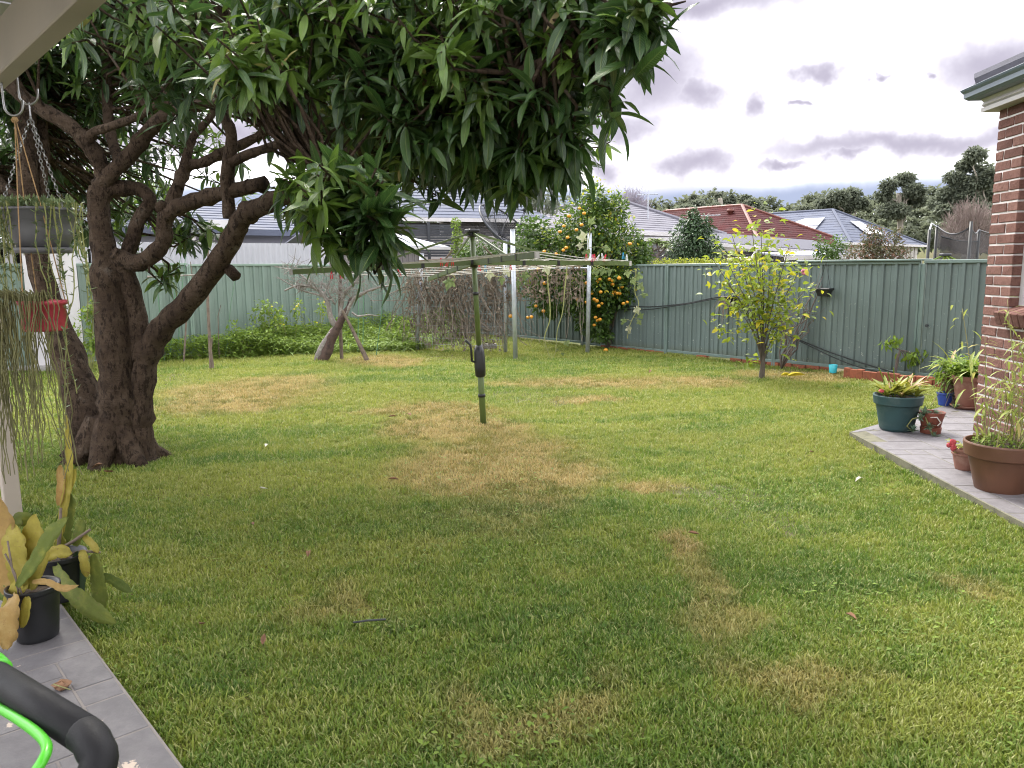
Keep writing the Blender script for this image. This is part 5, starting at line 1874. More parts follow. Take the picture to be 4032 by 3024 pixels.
# stakes and sticks in the weed bed
for i, (x0, y0, x1, y1, d_, r_, m_, lab) in enumerate([
    (828, 1425, 820, 960, 13.3, .028, 'stick', 'tall bare stick standing at the lawn edge before the pale fence'), (720, 1380, 755, 1150, 14.2, .018, 'stick', 'crooked thin stem leaning in the weeds left of the tall stick'),
    (755, 1160, 750, 1030, 14.2, .010, 'stick', 'thin dry stem rising above the crooked one near the pale fence'), (580, 1090, 790, 1082, 13.8, .018, 'dead_wood', 'horizontal pale stick tied between stakes behind the mango fork'),
    (660, 1300, 720, 960, 14.6, .008, 'stake_green', 'thin green stake leaning right, left of the tall stick'), (690, 1310, 738, 950, 14.8, .008, 'stake_green', 'second thin green stake leaning right, left of the tall stick'), (640, 1320, 600, 1000, 14.4, .008, 'stake_green', 'thin green stake leaning left beside the mango fork'),
    (880, 1290, 930, 1080, 15.0, .007, 'stake_green', 'thin green stake right of the tall bare stick'), (1478, 1300, 1530, 1040, 15.0, .008, 'stake_green', 'thin green stake between the dead tree and the vine frame'),
    (855, 1290, 870, 1200, 14.8, .010, 'stick', 'short dark stick low against the pale fence'), (1570, 1145, 1630, 1132, 16.2, .012, 'stick', 'short horizontal stick beside the vine frame post'), (1405, 1290, 1410, 970, 15.5, .010, 'stake_green', 'green stake standing behind the dead tree on its right'),
    (1425, 1290, 1440, 975, 15.6, .010, 'stake_green', 'green stake standing behind the dead tree, further right'), (838, 1425, 836, 1330, 13.3, .02, 'stick', 'short stub of stick at the foot of the tall bare stick')]):
    a, b = P(x0, y0, d_), P(x1, y1, d_)
    mid = (a + b) / 2 + Vector((random.uniform(-.03, .03), 0, 0))
    if y0 > 1250:
        a.z = min(a.z, 0)
    build(MB().tube([a, mid, b], [r_, r_ * .9, r_ * .6], 6, True, .12), 'garden_stake', m_, label=lab, cat='stake', group='stakes in the weed bed')

# ------------------------------------------------------------------ weeds along the left fence
def weeds():
    n = 3600
    cx = RNG.uniform(-9.5, 0.2, n * 4); cy_ = RNG.uniform(12.5, 20.3, n * 4)
    k = inside(BED_POLY, cx, cy_)
    x, y = cx[k][:n], cy_[k][:n]
    # distance to fence: taller towards the fence
    dist = np.abs((x - LP.x) * nl.x + (y - LP.y) * nl.y)
    m1 = fbm(x, y, 1.2, 77)
    h = (0.14 + 0.85 * m1 * ss(-dist, -2.2, -.15))
    # leafy clumps
    per = 13
    bx = np.repeat(x, per) + RNG.normal(0, .07, len(x) * per); by = np.repeat(y, per) + RNG.normal(0, .07, len(x) * per)
    hz_ = np.repeat(h, per) * RNG.random(len(bx)) ** .6
    pts = np.stack([bx, by, hz_ + .02], 1)
    rot = frames(rdirs(len(pts), -.3, .7), roll=RNG.normal(0, .4, len(pts)))
    obj(scatter('weeds', leaf_template(1, .42, 2, .4, .3), pts, rot, RNG.uniform(.04, .095, len(pts)), 'weed_leaf'), 'weeds', kind='stuff',
        label='tangle of bright green weeds along the pale fence', cat='weeds')
    # long grass
    n2 = 7000
    gx_ = RNG.uniform(-9.5, 0.2, n2 * 3); gy_ = RNG.uniform(12.5, 20.3, n2 * 3)
    k = inside(BED_POLY, gx_, gy_)
    p2 = np.stack([gx_[k][:n2], gy_[k][:n2], np.zeros(k.sum())[:n2]], 1)
    d = rdirs(len(p2), .35, .9)
    obj(scatter('long_grass', leaf_template(1, .04, 4, .75, .2), p2, frames(d), RNG.uniform(.2, .6, len(p2)), 'weed_leaf'), 'long_grass', kind='stuff',
        label='long unmown grass among the weeds by the pale fence', cat='grass')


weeds()


def tall_weed(px, py, d_, h, n, lab, flowers=0, spread=.22):
    b = P(px, py, d_); b.z = 0
    root = thing('tall_weed', b, lab, 'weed', 'tall weeds by the pale fence')
    tips = [b + Vector((random.gauss(0, spread), random.gauss(0, spread * .6), h * random.uniform(.55, 1.05))) for _ in range(7)]
    branches(root, b, tips, .008, 'vine_stem', 'stem', .05, rt=.4)
    cs = [b * .5 + t_ * .5 for t_ in tips] + tips
    crown_leaves(root, 'foliage', cs, [(.12, .12, .16)] * len(cs), n, (.05, .10), 'weed_leaf', 0, .5)
    for k in range(flowers):
        q = random.choice(tips) + Vector((random.gauss(0, .06), -.05, random.uniform(-.05, .12)))
        build(MB().ball(q, .028, 6, 3, (1, 1, .5), .2), 'flower', 'yellow_petal', root)


tall_weed(1050, 1370, 15.6, .95, 420, 'leafy tall weed against the pale fence left of the dead tree', 0)
tall_weed(1140, 1370, 15.8, .90, 330, 'tall weed with yellow flowers left of the dead tree', 8)
tall_weed(1240, 1360, 16.2, .95, 260, 'tall weed with a few yellow flowers right behind the dead tree', 4)
tall_weed(960, 1390, 15.0, .6, 260, 'low leafy weed clump near the tall bare stick', 0)
tall_weed(1560, 1370, 16.6, .65, 300, 'dark grassy weed clump beside the vine frame', 0, .3)
tall_weed(360, 1420, 13.0, 1.2, 380, 'leafy green shrub between the mango stems and the white shed', 0, .2)

# ================================================================== beyond the fences
def slope_courses(parent, a, b, c, d, n, m_, lip=.022, name='tile_course'):
    """roof slope from eave a-b up to ridge d-c, laid in overlapping courses"""
    a, b, c, d = [Vector(q) for q in (a, b, c, d)]
    nrm = (b - a).cross(d - a).normalized()
    if nrm.z < 0:
        nrm = -nrm
    for k in range(n):
        t0, t1 = k / n, (k + 1) / n
        p0, p1 = a + (d - a) * t0, b + (c - b) * t0
        q0, q1 = a + (d - a) * t1, b + (c - b) * t1
        mb = MB()
        mb.add([p0, p1, p1 + nrm * lip, p0 + nrm * lip, q0 + nrm * .004, q1 + nrm * .004], [(0, 1, 2, 3), (3, 2, 5, 4), (0, 3, 4), (1, 5, 2)])
        build(mb, name, m_, parent)


def hip_house(name, lab, C0_, L_, depth, hd, ze, rise, n, rm, wm, cap, gut, wall=True):
    C0_ = Vector((C0_.x, C0_.y, 0))
    root = thing(name, C0_, lab, 'house')
    A = C0_; B = C0_ + LD * L_; Cc = B - RD * depth; Dd = A - RD * depth
    r1 = C0_ + LD * (L_ / 2) - RD * hd; r2 = C0_ + LD * (L_ / 2) - RD * (depth - hd)
    up = Vector((0, 0, 1))
    zE, zR = up * ze, up * (ze + rise)
    if wall:
        w = MB(); i_ = .45
        cs = [A + LD * i_ - RD * i_, B - LD * i_ - RD * i_, Cc - LD * i_ + RD * i_, Dd + LD * i_ + RD * i_]
        w.prism(cs, (0, 0, ze - .06))
        build(w, 'wall', wm, root)
    slope_courses(root, A + zE, B + zE, r1 + zR, r1 + zR, n, rm)
    slope_courses(root, B + zE, Cc + zE, r2 + zR, r1 + zR, n, rm)
    slope_courses(root, Dd + zE, A + zE, r1 + zR, r2 + zR, n, rm)
    slope_courses(root, Cc + zE, Dd + zE, r2 + zR, r2 + zR, n, rm)
    for (p, q) in ((A + zE, r1 + zR), (B + zE, r1 + zR), (r1 + zR, r2 + zR), (Cc + zE, r2 + zR), (Dd + zE, r2 + zR)):
        build(MB().tube([p + up * .03, (p + q) / 2 + up * .04, q + up * .03], .10, 6), 'ridge_capping', cap, root)
    for (p, q) in ((A, B), (B, Cc), (Dd, A)):
        build(MB().box((p + q) / 2 + up * (ze - .05), ((q - p).length + .1, .12, .15), ax=((q - p).normalized(), up.cross((q - p).normalized()), up)), 'gutter', gut, root)
    build(MB().prism([A + up * (ze - .05), B + up * (ze - .05), Cc + up * (ze - .05), Dd + up * (ze - .05)], (0, 0, .03)), 'eave_lining', 'cream_trim', root)
    return root, A, B, r1, r2


mat('cladding_grey', (0.30, 0.28, 0.28), .8, .08, 2, .1, 40)
gh, gA, gB, g1, g2 = hip_house('tiled_house', 'pale grey tiled hip roof house behind the tangerine tree', P(2497, 915, 30), 6.7, 16, 3.35, 2.98, 1.5, 14, 'roof_grey', 'cladding_grey', 'roof_grey', 'white_paint')
rh, rA, rB, r1_, r2_ = hip_house('tiled_house', 'house with dark red tiled hip roof and terracotta ridges', P(2985, 945, 42), 11.6, 15, 4.5, 3.0, 2.35, 16, 'roof_red', 'cream_trim', 'ridge_red', 'ridge_red')
bh, bA, bB, b1_, b2_ = hip_house('tiled_house', 'house with blue grey tiled roof and solar panels', P(3350, 965, 48), 13.4, 17, 4.3, 2.95, 2.5, 13, 'roof_slate', 'white_paint', 'roof_slate', 'white_paint')
# roof vents
v = rA * .18 + r1_ * .82 + RD * 0 + Vector((0, 0, 3.0 + 2.35 * .82 + .05)) - LD * 1.0
v = P(2876, 842, r1_.y - 1.0)
build(MB().tube([v - Vector((0, 0, .5)), v + Vector((0, 0, .12)), v + Vector((0, 0, .14)), v + Vector((0, 0, .3))], [.25, .16, .26, .2], 10), 'roof_vent', 'ridge_red', rh, True)
v = P(3291, 885, b1_.y - 1.2)
build(MB().tube([v - Vector((0, 0, .6)), v + Vector((0, 0, .15)), v + Vector((0, 0, .16)), v + Vector((0, 0, .42)), v + Vector((0, 0, .52))], [.22, .22, .34, .34, .1], 12), 'roof_vent', 'charcoal', bh, True)
# solar panels on the blue roof, in the plane of its front slopes
up = Vector((0, 0, 1))
zE, zR = up * 2.95, up * 5.45
mat('solar_panel', (0.20, 0.21, 0.25), .25, .05, 2, .02, 30)


def on_slope(a, b, r, u, v):
    return (a + (b - a) * u) * (1 - v) + r * v


def solar(a, b, r, u0, u1, v0, v1, nx, ny, root):
    nrm = (b - a).cross(r - a).normalized()
    nrm = nrm if nrm.z > 0 else -nrm
    for i in range(nx):
        for j in range(ny):
            p = [on_slope(a, b, r, u0 + (u1 - u0) * (i + du) / nx, v0 + (v1 - v0) * (j + dv_) / ny) + nrm * .10 for du, dv_ in ((.02, .03), (.98, .03), (.98, .97), (.02, .97))]
            build(MB().prism(p, nrm * .04), 'solar_panel', 'solar_panel', root)


solar(bA + zE, bB + zE, b1_ + zR, .30, .62, .22, .62, 4, 2, bh)
Dd_ = bA - RD * 17
solar(Dd_ + zE, bA + zE, b1_ + zR, .50, .82, .22, .72, 4, 2, bh)
# cladding boards of the blue house below its right eave
for k in range(5):
    q = bB - LD * .9 - RD * .42 - LD * (k * .75)
    build(MB().box((q.x, q.y, 1.6), (.06, .5, 2.5), math.atan2(LD.y, LD.x) + PI / 2), 'cladding_board', 'cream_trim', bh)


# antennas
def antenna(px, py0, py1, d_, lab, span):
    a, b = P(px, py0, d_), P(px, py1, d_)
    root = thing('roof_antenna', a, lab, 'antenna')
    build(MB().tube([a - Vector((0, 0, .6)), b], .022, 6), 'mast', 'galvanised', root)
    build(MB().tube([b - Vector((span, 0, .02)), b + Vector((span, .2, .02))], .018, 6), 'boom', 'galvanised', root)
    for k in range(7):
        q = b + Vector((span * (k - 3) / 3.2, .03 * k, .015))
        build(MB().tube([q - Vector((.03, .30, 0)), q + Vector((.03, .30, .0))], .010, 4), 'element', 'galvanised', root)


antenna(2552, 845, 765, 33, 'television antenna standing on the pale grey tiled roof', .45)
antenna(2786, 900, 848, 31, 'flat television antenna rising beside the dark bush', .55)


mat('carport_sheet', (0.10, 0.10, 0.12), .85, .1, 2, .05, 40, spec=.08)
# patio roofs and walls between fence and houses
def block(name, lab, cat, pts, z0, z1, m_, top=None):
    """upright wall sheet between two ground points, .12 thick"""
    a, b = pts
    d = (b - a); d.z = 0; L_ = d.length; d.normalize(); nn = Vector((0, 0, 1)).cross(d)
    c = (a + b) / 2
    return MB().box((c.x, c.y, (z0 + z1) / 2), (L_, .12, z1 - z0), ax=(d, nn, Vector((0, 0, 1))))


bmd = MB().rbox((0, 0, 0), (.225, .10, .07), .004)
dbrick = new_mesh('brick', bmd.v, bmd.f); dbrick.materials.append(MATS['brick_dark'])


def brick_wall(root, a, b, z0, z1, name='mortar'):
    a = Vector((a.x, a.y, 0)); b = Vector((b.x, b.y, 0))
    d = b - a; L_ = d.length; d.normalize(); nn = Vector((d.y, -d.x, 0))
    if nn.dot(-a) < 0:
        nn = -nn
    c = (a + b) / 2 - nn * .05
    build(MB().box((c.x, c.y, (z0 + z1) / 2), (L_, .09, z1 - z0), math.atan2(d.y, d.x)), name, 'mortar', root)
    z = z0 + .045; row = 0
    while z < z1 - .02:
        x = .12 if row % 2 else 0.0
        while x < L_ - .1:
            q = a + d * (x + .115)
            place(dbrick, 'brick', Matrix.Translation((q.x, q.y, z)) @ Matrix.Rotation(math.atan2(d.y, d.x), 4, 'Z'), parent=root)
            x += .24
        z += .086; row += 1


def skillion(root, p0, p1, p2, p3, m_, edge):
    """roof sheet from front edge p0-p1 to back edge p3-p2 with a bright fascia along the front"""
    nrm = (p1 - p0).cross(p3 - p0).normalized(); nrm = nrm if nrm.z > 0 else -nrm
    build(MB().prism([p0, p1, p2, p3], nrm * .05), 'roof_sheet', m_, root)
    d = (p1 - p0)
    build(MB().box((p0 + p1) / 2 - Vector((0, 0, .03)), (d.length, .08, .11), ax=(d.normalized(), d.normalized().cross(nrm), nrm)), 'fascia', edge, root)


pa, pb = P(2480, 938, 25), P(2790, 938, 27.5)
pt = thing('patio_cover', (pa.x, pa.y, 0), 'flat white edged patio roof with dark brick wall beside the dark bush', 'patio')
skillion(pt, pa, pb, pb + Vector((-1.0, 3.0, .10)), pa + Vector((-1.0, 3.0, .10)), 'lilac_wall', 'white_paint')
c1, c2 = P(2480, 1040, 25.4), P(2800, 1040, 27.8)
brick_wall(pt, Vector((c1.x, c1.y, 0)), Vector((c2.x, c2.y, 0)), .9, 2.2)
build(block('', '', '', (Vector((c1.x, c1.y, 0)), Vector((c2.x, c2.y, 0))), 0, .9, 'charcoal'), 'wall', 'charcoal', pt)
build(MB().box(P(2640, 958, 26.6), (5.6, .06, .30), math.atan2(c2.y - c1.y, c2.x - c1.x)), 'beam', 'lilac_wall', pt)
for q in (c1, c2):
    build(MB().box((q.x, q.y - .1, 1.2), (.1, .1, 2.4)), 'column', 'cladding_grey', pt)

pa, pb = P(2780, 955, 26), P(3375, 1004, 23.5)
pt2 = thing('carport_roof', (pa.x, pa.y, 0), 'long low grey roof with white edge behind the lemon tree', 'roof')
skillion(pt2, pa, pb, pb + Vector((.6, 5.0, .55)), pa + Vector((.6, 5.0, .55)), 'carport_sheet', 'white_paint')
c1, c2 = P(2800, 1040, 26.3), P(3350, 1040, 23.9)
brick_wall(pt2, Vector((c1.x, c1.y, 0)), Vector((c1.x * .45 + c2.x * .55, c1.y * .45 + c2.y * .55, 0)), .9, 2.15)
build(block('', '', '', (Vector((c1.x, c1.y + .1, 0)), Vector((c2.x, c2.y + .1, 0))), 0, 1.95, 'charcoal'), 'wall', 'charcoal', pt2)
q = P(2975, 990, 24.9)
build(MB().tube([q + Vector((0, 0, .2)), q - Vector((0, 0, .05)), q - Vector((.12, 0, .22)), q - Vector((.9, 0, .26))], .06, 8), 'downpipe', 'white_paint', pt2, True)

pa, pb = P(3090, 1012, 21.5), P(3330, 1006, 21.5)
pt3 = thing('garden_shed', (pa.x, pa.y, 0), 'low grey ribbed shed with white edged roof behind the fence', 'shed')
skillion(pt3, pa, pb, pb + Vector((0, 2.2, .12)), pa + Vector((0, 2.2, .12)), 'shed_roof', 'white_paint')
build(rib_panel(Vector((pa.x + .1, pa.y + .1, 0)), Vector((1, 0, 0)), Vector((0, -1, 0)), pb.x - pa.x - .15, 0, pa.z - .02, .2), 'wall', 'shed_roof', pt3)
build(MB().box((pb.x - .1, pb.y + 1.1, 1.0), (.05, 2.1, 2.0)), 'side_wall', 'shed_grey', pt3)

# --- left neighbours
a, b = P(200, 950, 15.2), P(1316, 960, 19.0)
ha, hb = Vector((a.x, a.y, 0)), Vector((b.x, b.y, 0))
cw = thing('corrugated_wall', ha, 'white corrugated sheet wall rising behind the pale green fence', 'wall')
dcw = (hb - ha).normalized()
L_ = (hb - ha).length
ncw = Vector((dcw.y, -dcw.x, 0))
for k in range(5):
    w_ = L_ / 5
    build(rib_panel(ha + dcw * (w_ * k) + ncw * (.004 * (k % 2)), dcw, ncw, w_ + .03, 0, a.z + (b.z - a.z) * (k + .5) / 5, .125, .03, gentle=True), 'sheet', 'corrugated_white', cw, True)

# grey shed right of it
s0, s1 = P(1312, 970, 20.2), P(1650, 968, 22.0)
sh_ = thing('garden_shed', (s0.x, s0.y, 0), 'grey ribbed steel shed with pale gable roof left of the hoist', 'shed')
d = Vector((s1.x - s0.x, s1.y - s0.y, 0)); L_ = d.length; d.normalize(); nn = Vector((-d.y, d.x, 0))
build(rib_panel(Vector((s0.x, s0.y, 0)), d, -nn, L_, 0, s0.z - .02, .2, .025), 'wall', 'shed_grey', sh_)
build(block('', '', '', (Vector((s1.x, s1.y, 0)), Vector((s1.x, s1.y, 0)) + nn * 2.6), 0, s0.z - .03, 'shed_grey'), 'side_wall', 'shed_grey', sh_)
e0, e1_ = Vector((s0.x, s0.y, s0.z)) - d * .15 - nn * .12, Vector((s0.x, s0.y, s0.z)) + d * (L_ + 1.0) - nn * .12
k0, k1 = e0 + nn * 1.5 + Vector((0, 0, .42)), e1_ + nn * 1.5 + Vector((0, 0, .42)) - d * .9
for i in range(12):
    u0, u1 = i / 12, (i + 1) / 12
    p = [e0 + (e1_ - e0) * u0, e0 + (e1_ - e0) * (u1 - .01), k0 + (k1 - k0) * (u1 - .01), k0 + (k1 - k0) * u0]
    build(MB().prism(p, (0, 0, .03 if i % 2 else .036)), 'roof_sheet', 'shed_roof', sh_)
build(MB().box((e0 + e1_) / 2 - Vector((0, 0, .02)), ((e1_ - e0).length, .07, .08), ax=(d, nn, Vector((0, 0, 1)))), 'gutter', 'white_paint', sh_)
p = [k0, k1, k1 + nn * 1.5 - Vector((0, 0, .42)), k0 + nn * 1.5 - Vector((0, 0, .42))]
build(MB().prism(p, (0, 0, .03)), 'roof_sheet', 'shed_roof', sh_)

# dark brick house behind
w0, w1 = P(1560, 868, 27.5), P(2120, 862, 29.5)
wz = w0.z
dh = thing('tiled_house', (w0.x, w0.y, 0), 'dark brick house with grey tiled roof behind the hoist', 'house')
d = Vector((w1.x - w0.x, w1.y - w0.y, 0)); L_ = d.length; d.normalize(); nn = Vector((-d.y, d.x, 0))
f0 = Vector((w0.x, w0.y, 0))
brick_wall(dh, f0 + d * 1.6, f0 + d * 4.6, wz - .52, wz - .02)
build(MB().box((f0 + d * (L_ / 2)) + nn * .25 + Vector((0, 0, (wz - .05) / 2)), (L_ - .3, .3, wz - .05), math.atan2(d.y, d.x)), 'wall', 'brick_dark', dh)
build(MB().box((f0 + d * (L_ / 2)) - nn * .08 + Vector((0, 0, wz - .57)), (L_ - .3, .1, .09), math.atan2(d.y, d.x)), 'band', 'cream_trim', dh)
build(MB().box((f0 + d * (L_ / 2)) - nn * .06 + Vector((0, 0, wz - 1.2)), (L_ - .3, .08, 1.15), math.atan2(d.y, d.x)), 'lower_wall', 'cladding_grey', dh)
ev = -nn * .45 + Vector((0, 0, wz + .02))
build(MB().box((f0 + d * (L_ / 2)) + ev, (L_ + .8, .12, .13), math.atan2(d.y, d.x)), 'gutter', 'white_paint', dh)
build(MB().box((f0 + d * (L_ / 2)) + ev * .5 + Vector((0, 0, wz * .5)), (L_ + .6, .5, .04), math.atan2(d.y, d.x)), 'eave_lining', 'cream_trim', dh)
ea, eb = f0 - d * .4 + ev + Vector((0, 0, .06)), f0 + d * (L_ + .4) + ev + Vector((0, 0, .06))
slope_courses(dh, ea, eb, eb + nn * 4.5 - d * 2.2 + Vector((0, 0, 2.0)), ea + nn * 4.5 + d * 1.0 + Vector((0, 0, 2.0)), 15, 'roof_slate')

# slat screen in front of it
a, b = P(1575, 880, 24.5), P(1798, 872, 25.0)
sc_ = thing('slat_screen', (a.x, a.y, 0), 'charcoal horizontal slat screen above the grey shed', 'screen')
d = Vector((b.x - a.x, b.y - a.y, 0)); L_ = d.length; d.normalize()
for k in range(13):
    c = Vector(((a.x + b.x) / 2, (a.y + b.y) / 2, a.z - .06 - k * .078))
    build(MB().box(c, (L_, .02, .065), math.atan2(d.y, d.x)), 'slat', 'charcoal', sc_)
for u in (0, .5, 1):
    c = Vector((a.x, a.y, 0)) + d * (L_ * u)
    build(MB().box((c.x, c.y - .04, (a.z + .05) / 2), (.09, .06, a.z + .05), math.atan2(d.y, d.x)), 'post', 'charcoal', sc_)

# lilac house far left behind the mango fork
a, b = P(300, 905, 20), P(1240, 900, 24)
lh = thing('tiled_house', (a.x, a.y, 0), 'pale lilac rendered house seen between the mango branches', 'house')
f0 = Vector((a.x, a.y, 0)); d = Vector((b.x - a.x, b.y - a.y, 0)); L_ = d.length; d.normalize(); nn = Vector((-d.y, d.x, 0))
build(MB().box(f0 + d * (L_ / 2) + nn * 1.5 + Vector((0, 0, (a.z - .05) / 2)), (L_, 3.0, a.z - .05), math.atan2(d.y, d.x)), 'wall', 'lilac_wall', lh)
ev = -nn * .35 + Vector((0, 0, a.z))
build(MB().box(f0 + d * (L_ / 2) + ev, (L_ + .6, .14, .16), math.atan2(d.y, d.x)), 'gutter', 'roof_slate', lh)
slope_courses(lh, f0 + ev - d * .3, f0 + ev + d * (L_ + .3), f0 + ev + d * (L_ - 1.5) + nn * 3.6 + Vector((0, 0, 1.1)), f0 + ev + d * 1.5 + nn * 3.6 + Vector((0, 0, 1.1)), 12, 'roof_slate')
q = P(785, 940, 21.6)
brick_wall(lh, Vector((q.x - .12, q.y - .25, 0)), Vector((q.x + .45, q.y - .05, 0)), q.z - .3, q.z + .12)
q = P(866, 885, 20.8)
build(MB().box((q.x, q.y, q.z), (.55, .5, .22), .5), 'portico_beam', 'white_paint', lh)
build(MB().box((q.x + .08, q.y + .1, q.z / 2 - .06), (.18, .18, q.z - .1), .5), 'portico_column', 'lilac_wall', lh)

# white shed at the end of the pale fence
a = P(100, 1430, 13.4); a.z = 0
ws = thing('white_shed', a, 'white panelled shed with dark doorway behind the hanging baskets', 'shed')
for (x0, x1, y_, m_, nm) in ((130, 200, 13.3, 'white_paint', 'panel'), (204, 262, 13.25, 'white_paint', 'panel'), (266, 330, 13.3, 'white_paint', 'panel'), (60, 100, 13.6, 'white_paint', 'panel')):
    p0, p1 = P(x0, 1400, y_), P(x1, 1400, y_)
    build(MB().box(((p0.x + p1.x) / 2, y_, 1.08), (p1.x - p0.x, .05, 2.16)), nm, m_, ws)
p0, p1 = P(-350, 1400, 13.9), P(330, 1400, 13.9)
build(MB().box(((p0.x + p1.x) / 2, 14.4, 1.05), (p1.x - p0.x, .1, 2.1)), 'back_wall', 'doorway_shade', ws)  # wall coloured near-black in place of interior shade
build(MB().box(((p0.x + p1.x) / 2, 13.85, 2.22), (p1.x - p0.x + .2, 1.4, .08)), 'roof', 'corrugated_white', ws)
build(MB().box((p0.x, 13.85, 1.05), (.08, 1.2, 2.1)), 'side_wall', 'white_paint', ws)
build(MB().box((p1.x - .03, 13.85, 1.05), (.06, 1.1, 2.1)), 'side_wall', 'white_paint', ws)
build(MB().box(((p0.x + p1.x) / 2, 13.75, .03), (p1.x - p0.x, 1.5, .10)), 'floor_slab', 'concrete', ws)
build(MB().box(((p0.x + p1.x) / 2 - .8, 13.2, 2.05), (p1.x - p0.x - 1.6, .05, .14)), 'door_head', 'white_paint', ws)

# --- satellite dish
dc = P(2000, 905, 22.3)
sd = thing('satellite_dish', (dc.x, dc.y, 0), 'big black mesh satellite dish behind the fence corner', 'dish')
ax = Vector((.62, -.35, .70)).normalized(); e1_ = ax.orthogonal().normalized(); e2_ = ax.cross(e1_)


def dp(r_, th):
    return dc + (e1_ * math.cos(th) + e2_ * math.sin(th)) * r_ + ax * (.30 * r_ * r_ - .30)


build(MB().tube([dp(1.02, 2 * PI * k / 40) for k in range(41)], .028, 6, False), 'rim', 'charcoal', sd, True)
for k in range(12):
    build(MB().tube([dp(r_, 2 * PI * k / 12) - ax * .02 for r_ in (.12, .4, .7, 1.02)], .014, 5, False), 'rib', 'charcoal', sd)
ms = MB()
for k in range(96):
    ms.tube([dp(r_, 2 * PI * k / 96) for r_ in (.15, .45, .75, 1.0)], .0045, 3, False)
for j in range(26):
    ms.tube([dp(.15 + .033 * j, 2 * PI * k / 36) for k in range(37)], .0045, 3, False)
build(ms, 'mesh', 'charcoal', sd, kind='stuff')
build(MB().tube([dp(.2, 2 * PI * k / 16) - ax * .04 for k in range(17)], .03, 6, False), 'hub_ring', 'charcoal', sd, True)
build(MB().tube([Vector((dc.x - .02, dc.y + .1, 0)), Vector((dc.x - .02, dc.y + .1, dc.z - .3)), dc - ax * .35], .06, 10), 'mast', 'charcoal', sd, True)
for k in range(3):
    build(MB().tube([dp(.75, 2.1 * k + .4), dc + ax * .75], .012, 5), 'feed_strut', 'charcoal', sd)
build(MB().tube([dc + ax * .72, dc + ax * .9], .06, 10), 'feed_horn', 'charcoal', sd, True)


# --- plants behind the fences
def shrub(name, lab, px, py, d_, blobs, n, size, m_, W=.5, droop=.3, stem='twig_grey', n_obj=0, cat='shrub', group=None, shell=.5):
    b = P(px, py, d_); b.z = 0
    root = thing(name, b, lab, cat, group)
    cs = [P(a, c, d_ + dd) for a, c, dd, *_ in blobs]; rs = [(x, y, z) for _, _, _, x, y, z in blobs]
    branches(root, b, cs, .03, stem, 'stem', .1)
    crown_leaves(root, 'foliage', cs, rs, n, size, m_, n_obj, W, droop, shell=shell)
    return root


shrub('dark_shrub', 'dense dark green shrub standing before the grey roof', 2730, 1045, 18.5, [(2730, 940, 0, .55, .5, .55), (2690, 990, 0, .45, .4, .4), (2785, 985, 0, .40, .4, .4), (2720, 880, 0, .28, .3, .3), (2760, 890, 0, .3, .3, .3), (2730, 840, 0, .10, .1, .15)], 4200, (.06, .11), 'shrub_leaf', .42, .5)
shrub('bronze_shrub', 'bronze and green leafy shrub in front of the blue grey roof', 3450, 1045, 19.5, [(3400, 1000, 0, .45, .4, .35), (3480, 980, 0, .5, .4, .45), (3440, 930, 0, .3, .3, .3), (3540, 1010, 0, .3, .3, .25), (3530, 930, 0, .12, .1, .3)], 2600, (.05, .09), 'bronze_leaf')
shrub('green_shrub', 'small loose green shrub under the end of the red roof', 3265, 1040, 20.5, [(3260, 990, 0, .4, .3, .3), (3300, 970, 0, .3, .3, .3), (3230, 960, 0, .15, .2, .25)], 700, (.06, .10), 'tangerine_leaf')
shrub('creeper', 'green creeper climbing the post beside the slat screen', 1800, 1000, 24.0, [(1795, 880, 0, .14, .15, .2), (1800, 930, 0, .16, .15, .25), (1810, 990, 0, .3, .2, .35)], 1000, (.05, .09), 'weed_leaf')
shrub('green_shrub', 'mixed green shrub behind the fence corner below the dish', 1900, 1045, 21.5, [(1870, 990, 0, .4, .4, .35), (1950, 1000, 0, .45, .4, .35), (2040, 1000, 0, .4, .4, .4), (1830, 1030, 0, .3, .3, .3)], 2200, (.06, .11), 'tangerine_leaf')
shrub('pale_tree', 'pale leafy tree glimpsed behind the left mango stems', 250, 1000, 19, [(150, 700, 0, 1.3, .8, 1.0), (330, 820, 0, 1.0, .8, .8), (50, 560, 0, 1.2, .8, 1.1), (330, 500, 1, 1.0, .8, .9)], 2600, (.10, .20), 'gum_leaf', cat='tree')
shrub('pale_tree', 'pale leafy tree glimpsed behind the mango fork', 520, 1000, 22, [(480, 860, 0, .8, .6, .6), (560, 780, 0, .8, .6, .7)], 900, (.10, .18), 'frangipani_leaf', cat='tree')
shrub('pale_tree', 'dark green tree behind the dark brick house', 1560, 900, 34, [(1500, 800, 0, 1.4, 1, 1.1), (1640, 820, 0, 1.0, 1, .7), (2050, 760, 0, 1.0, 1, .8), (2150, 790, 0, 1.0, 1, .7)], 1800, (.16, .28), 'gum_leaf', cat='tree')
# frangipani: rosettes on bare limbs
fb = P(2560, 1050, 18); fb.z = 0
fg = thing('frangipani', fb, 'frangipani with leaf rosettes above the fence beside the dark shrub', 'tree')
fpts = []
for (a, b) in ((2525, 965), (2530, 1000), (2590, 950), (2610, 960), (2570, 945), (2550, 985), (2620, 975), (2505, 990)):
    q = P(a, b, 18 + random.uniform(-.2, .2)); fpts.append(q)
branches(fg, P(2560, 1045, 18), fpts, .03, 'twig_grey', 'limb', .06, rt=.7)
ll, dd = [], []
for q in fpts:
    for j in range(16):
        th = j * 2.4
        ll.append(tuple(q)); dd.append((math.cos(th), math.sin(th), random.uniform(-.1, .9)))
obj(scatter('foliage', leaf_template(1, .3, 3, .4, .3), np.array(ll), frames(np.array(dd)), RNG.uniform(.17, .26, len(ll)), 'frangipani_leaf'), 'foliage', fg, kind='stuff')
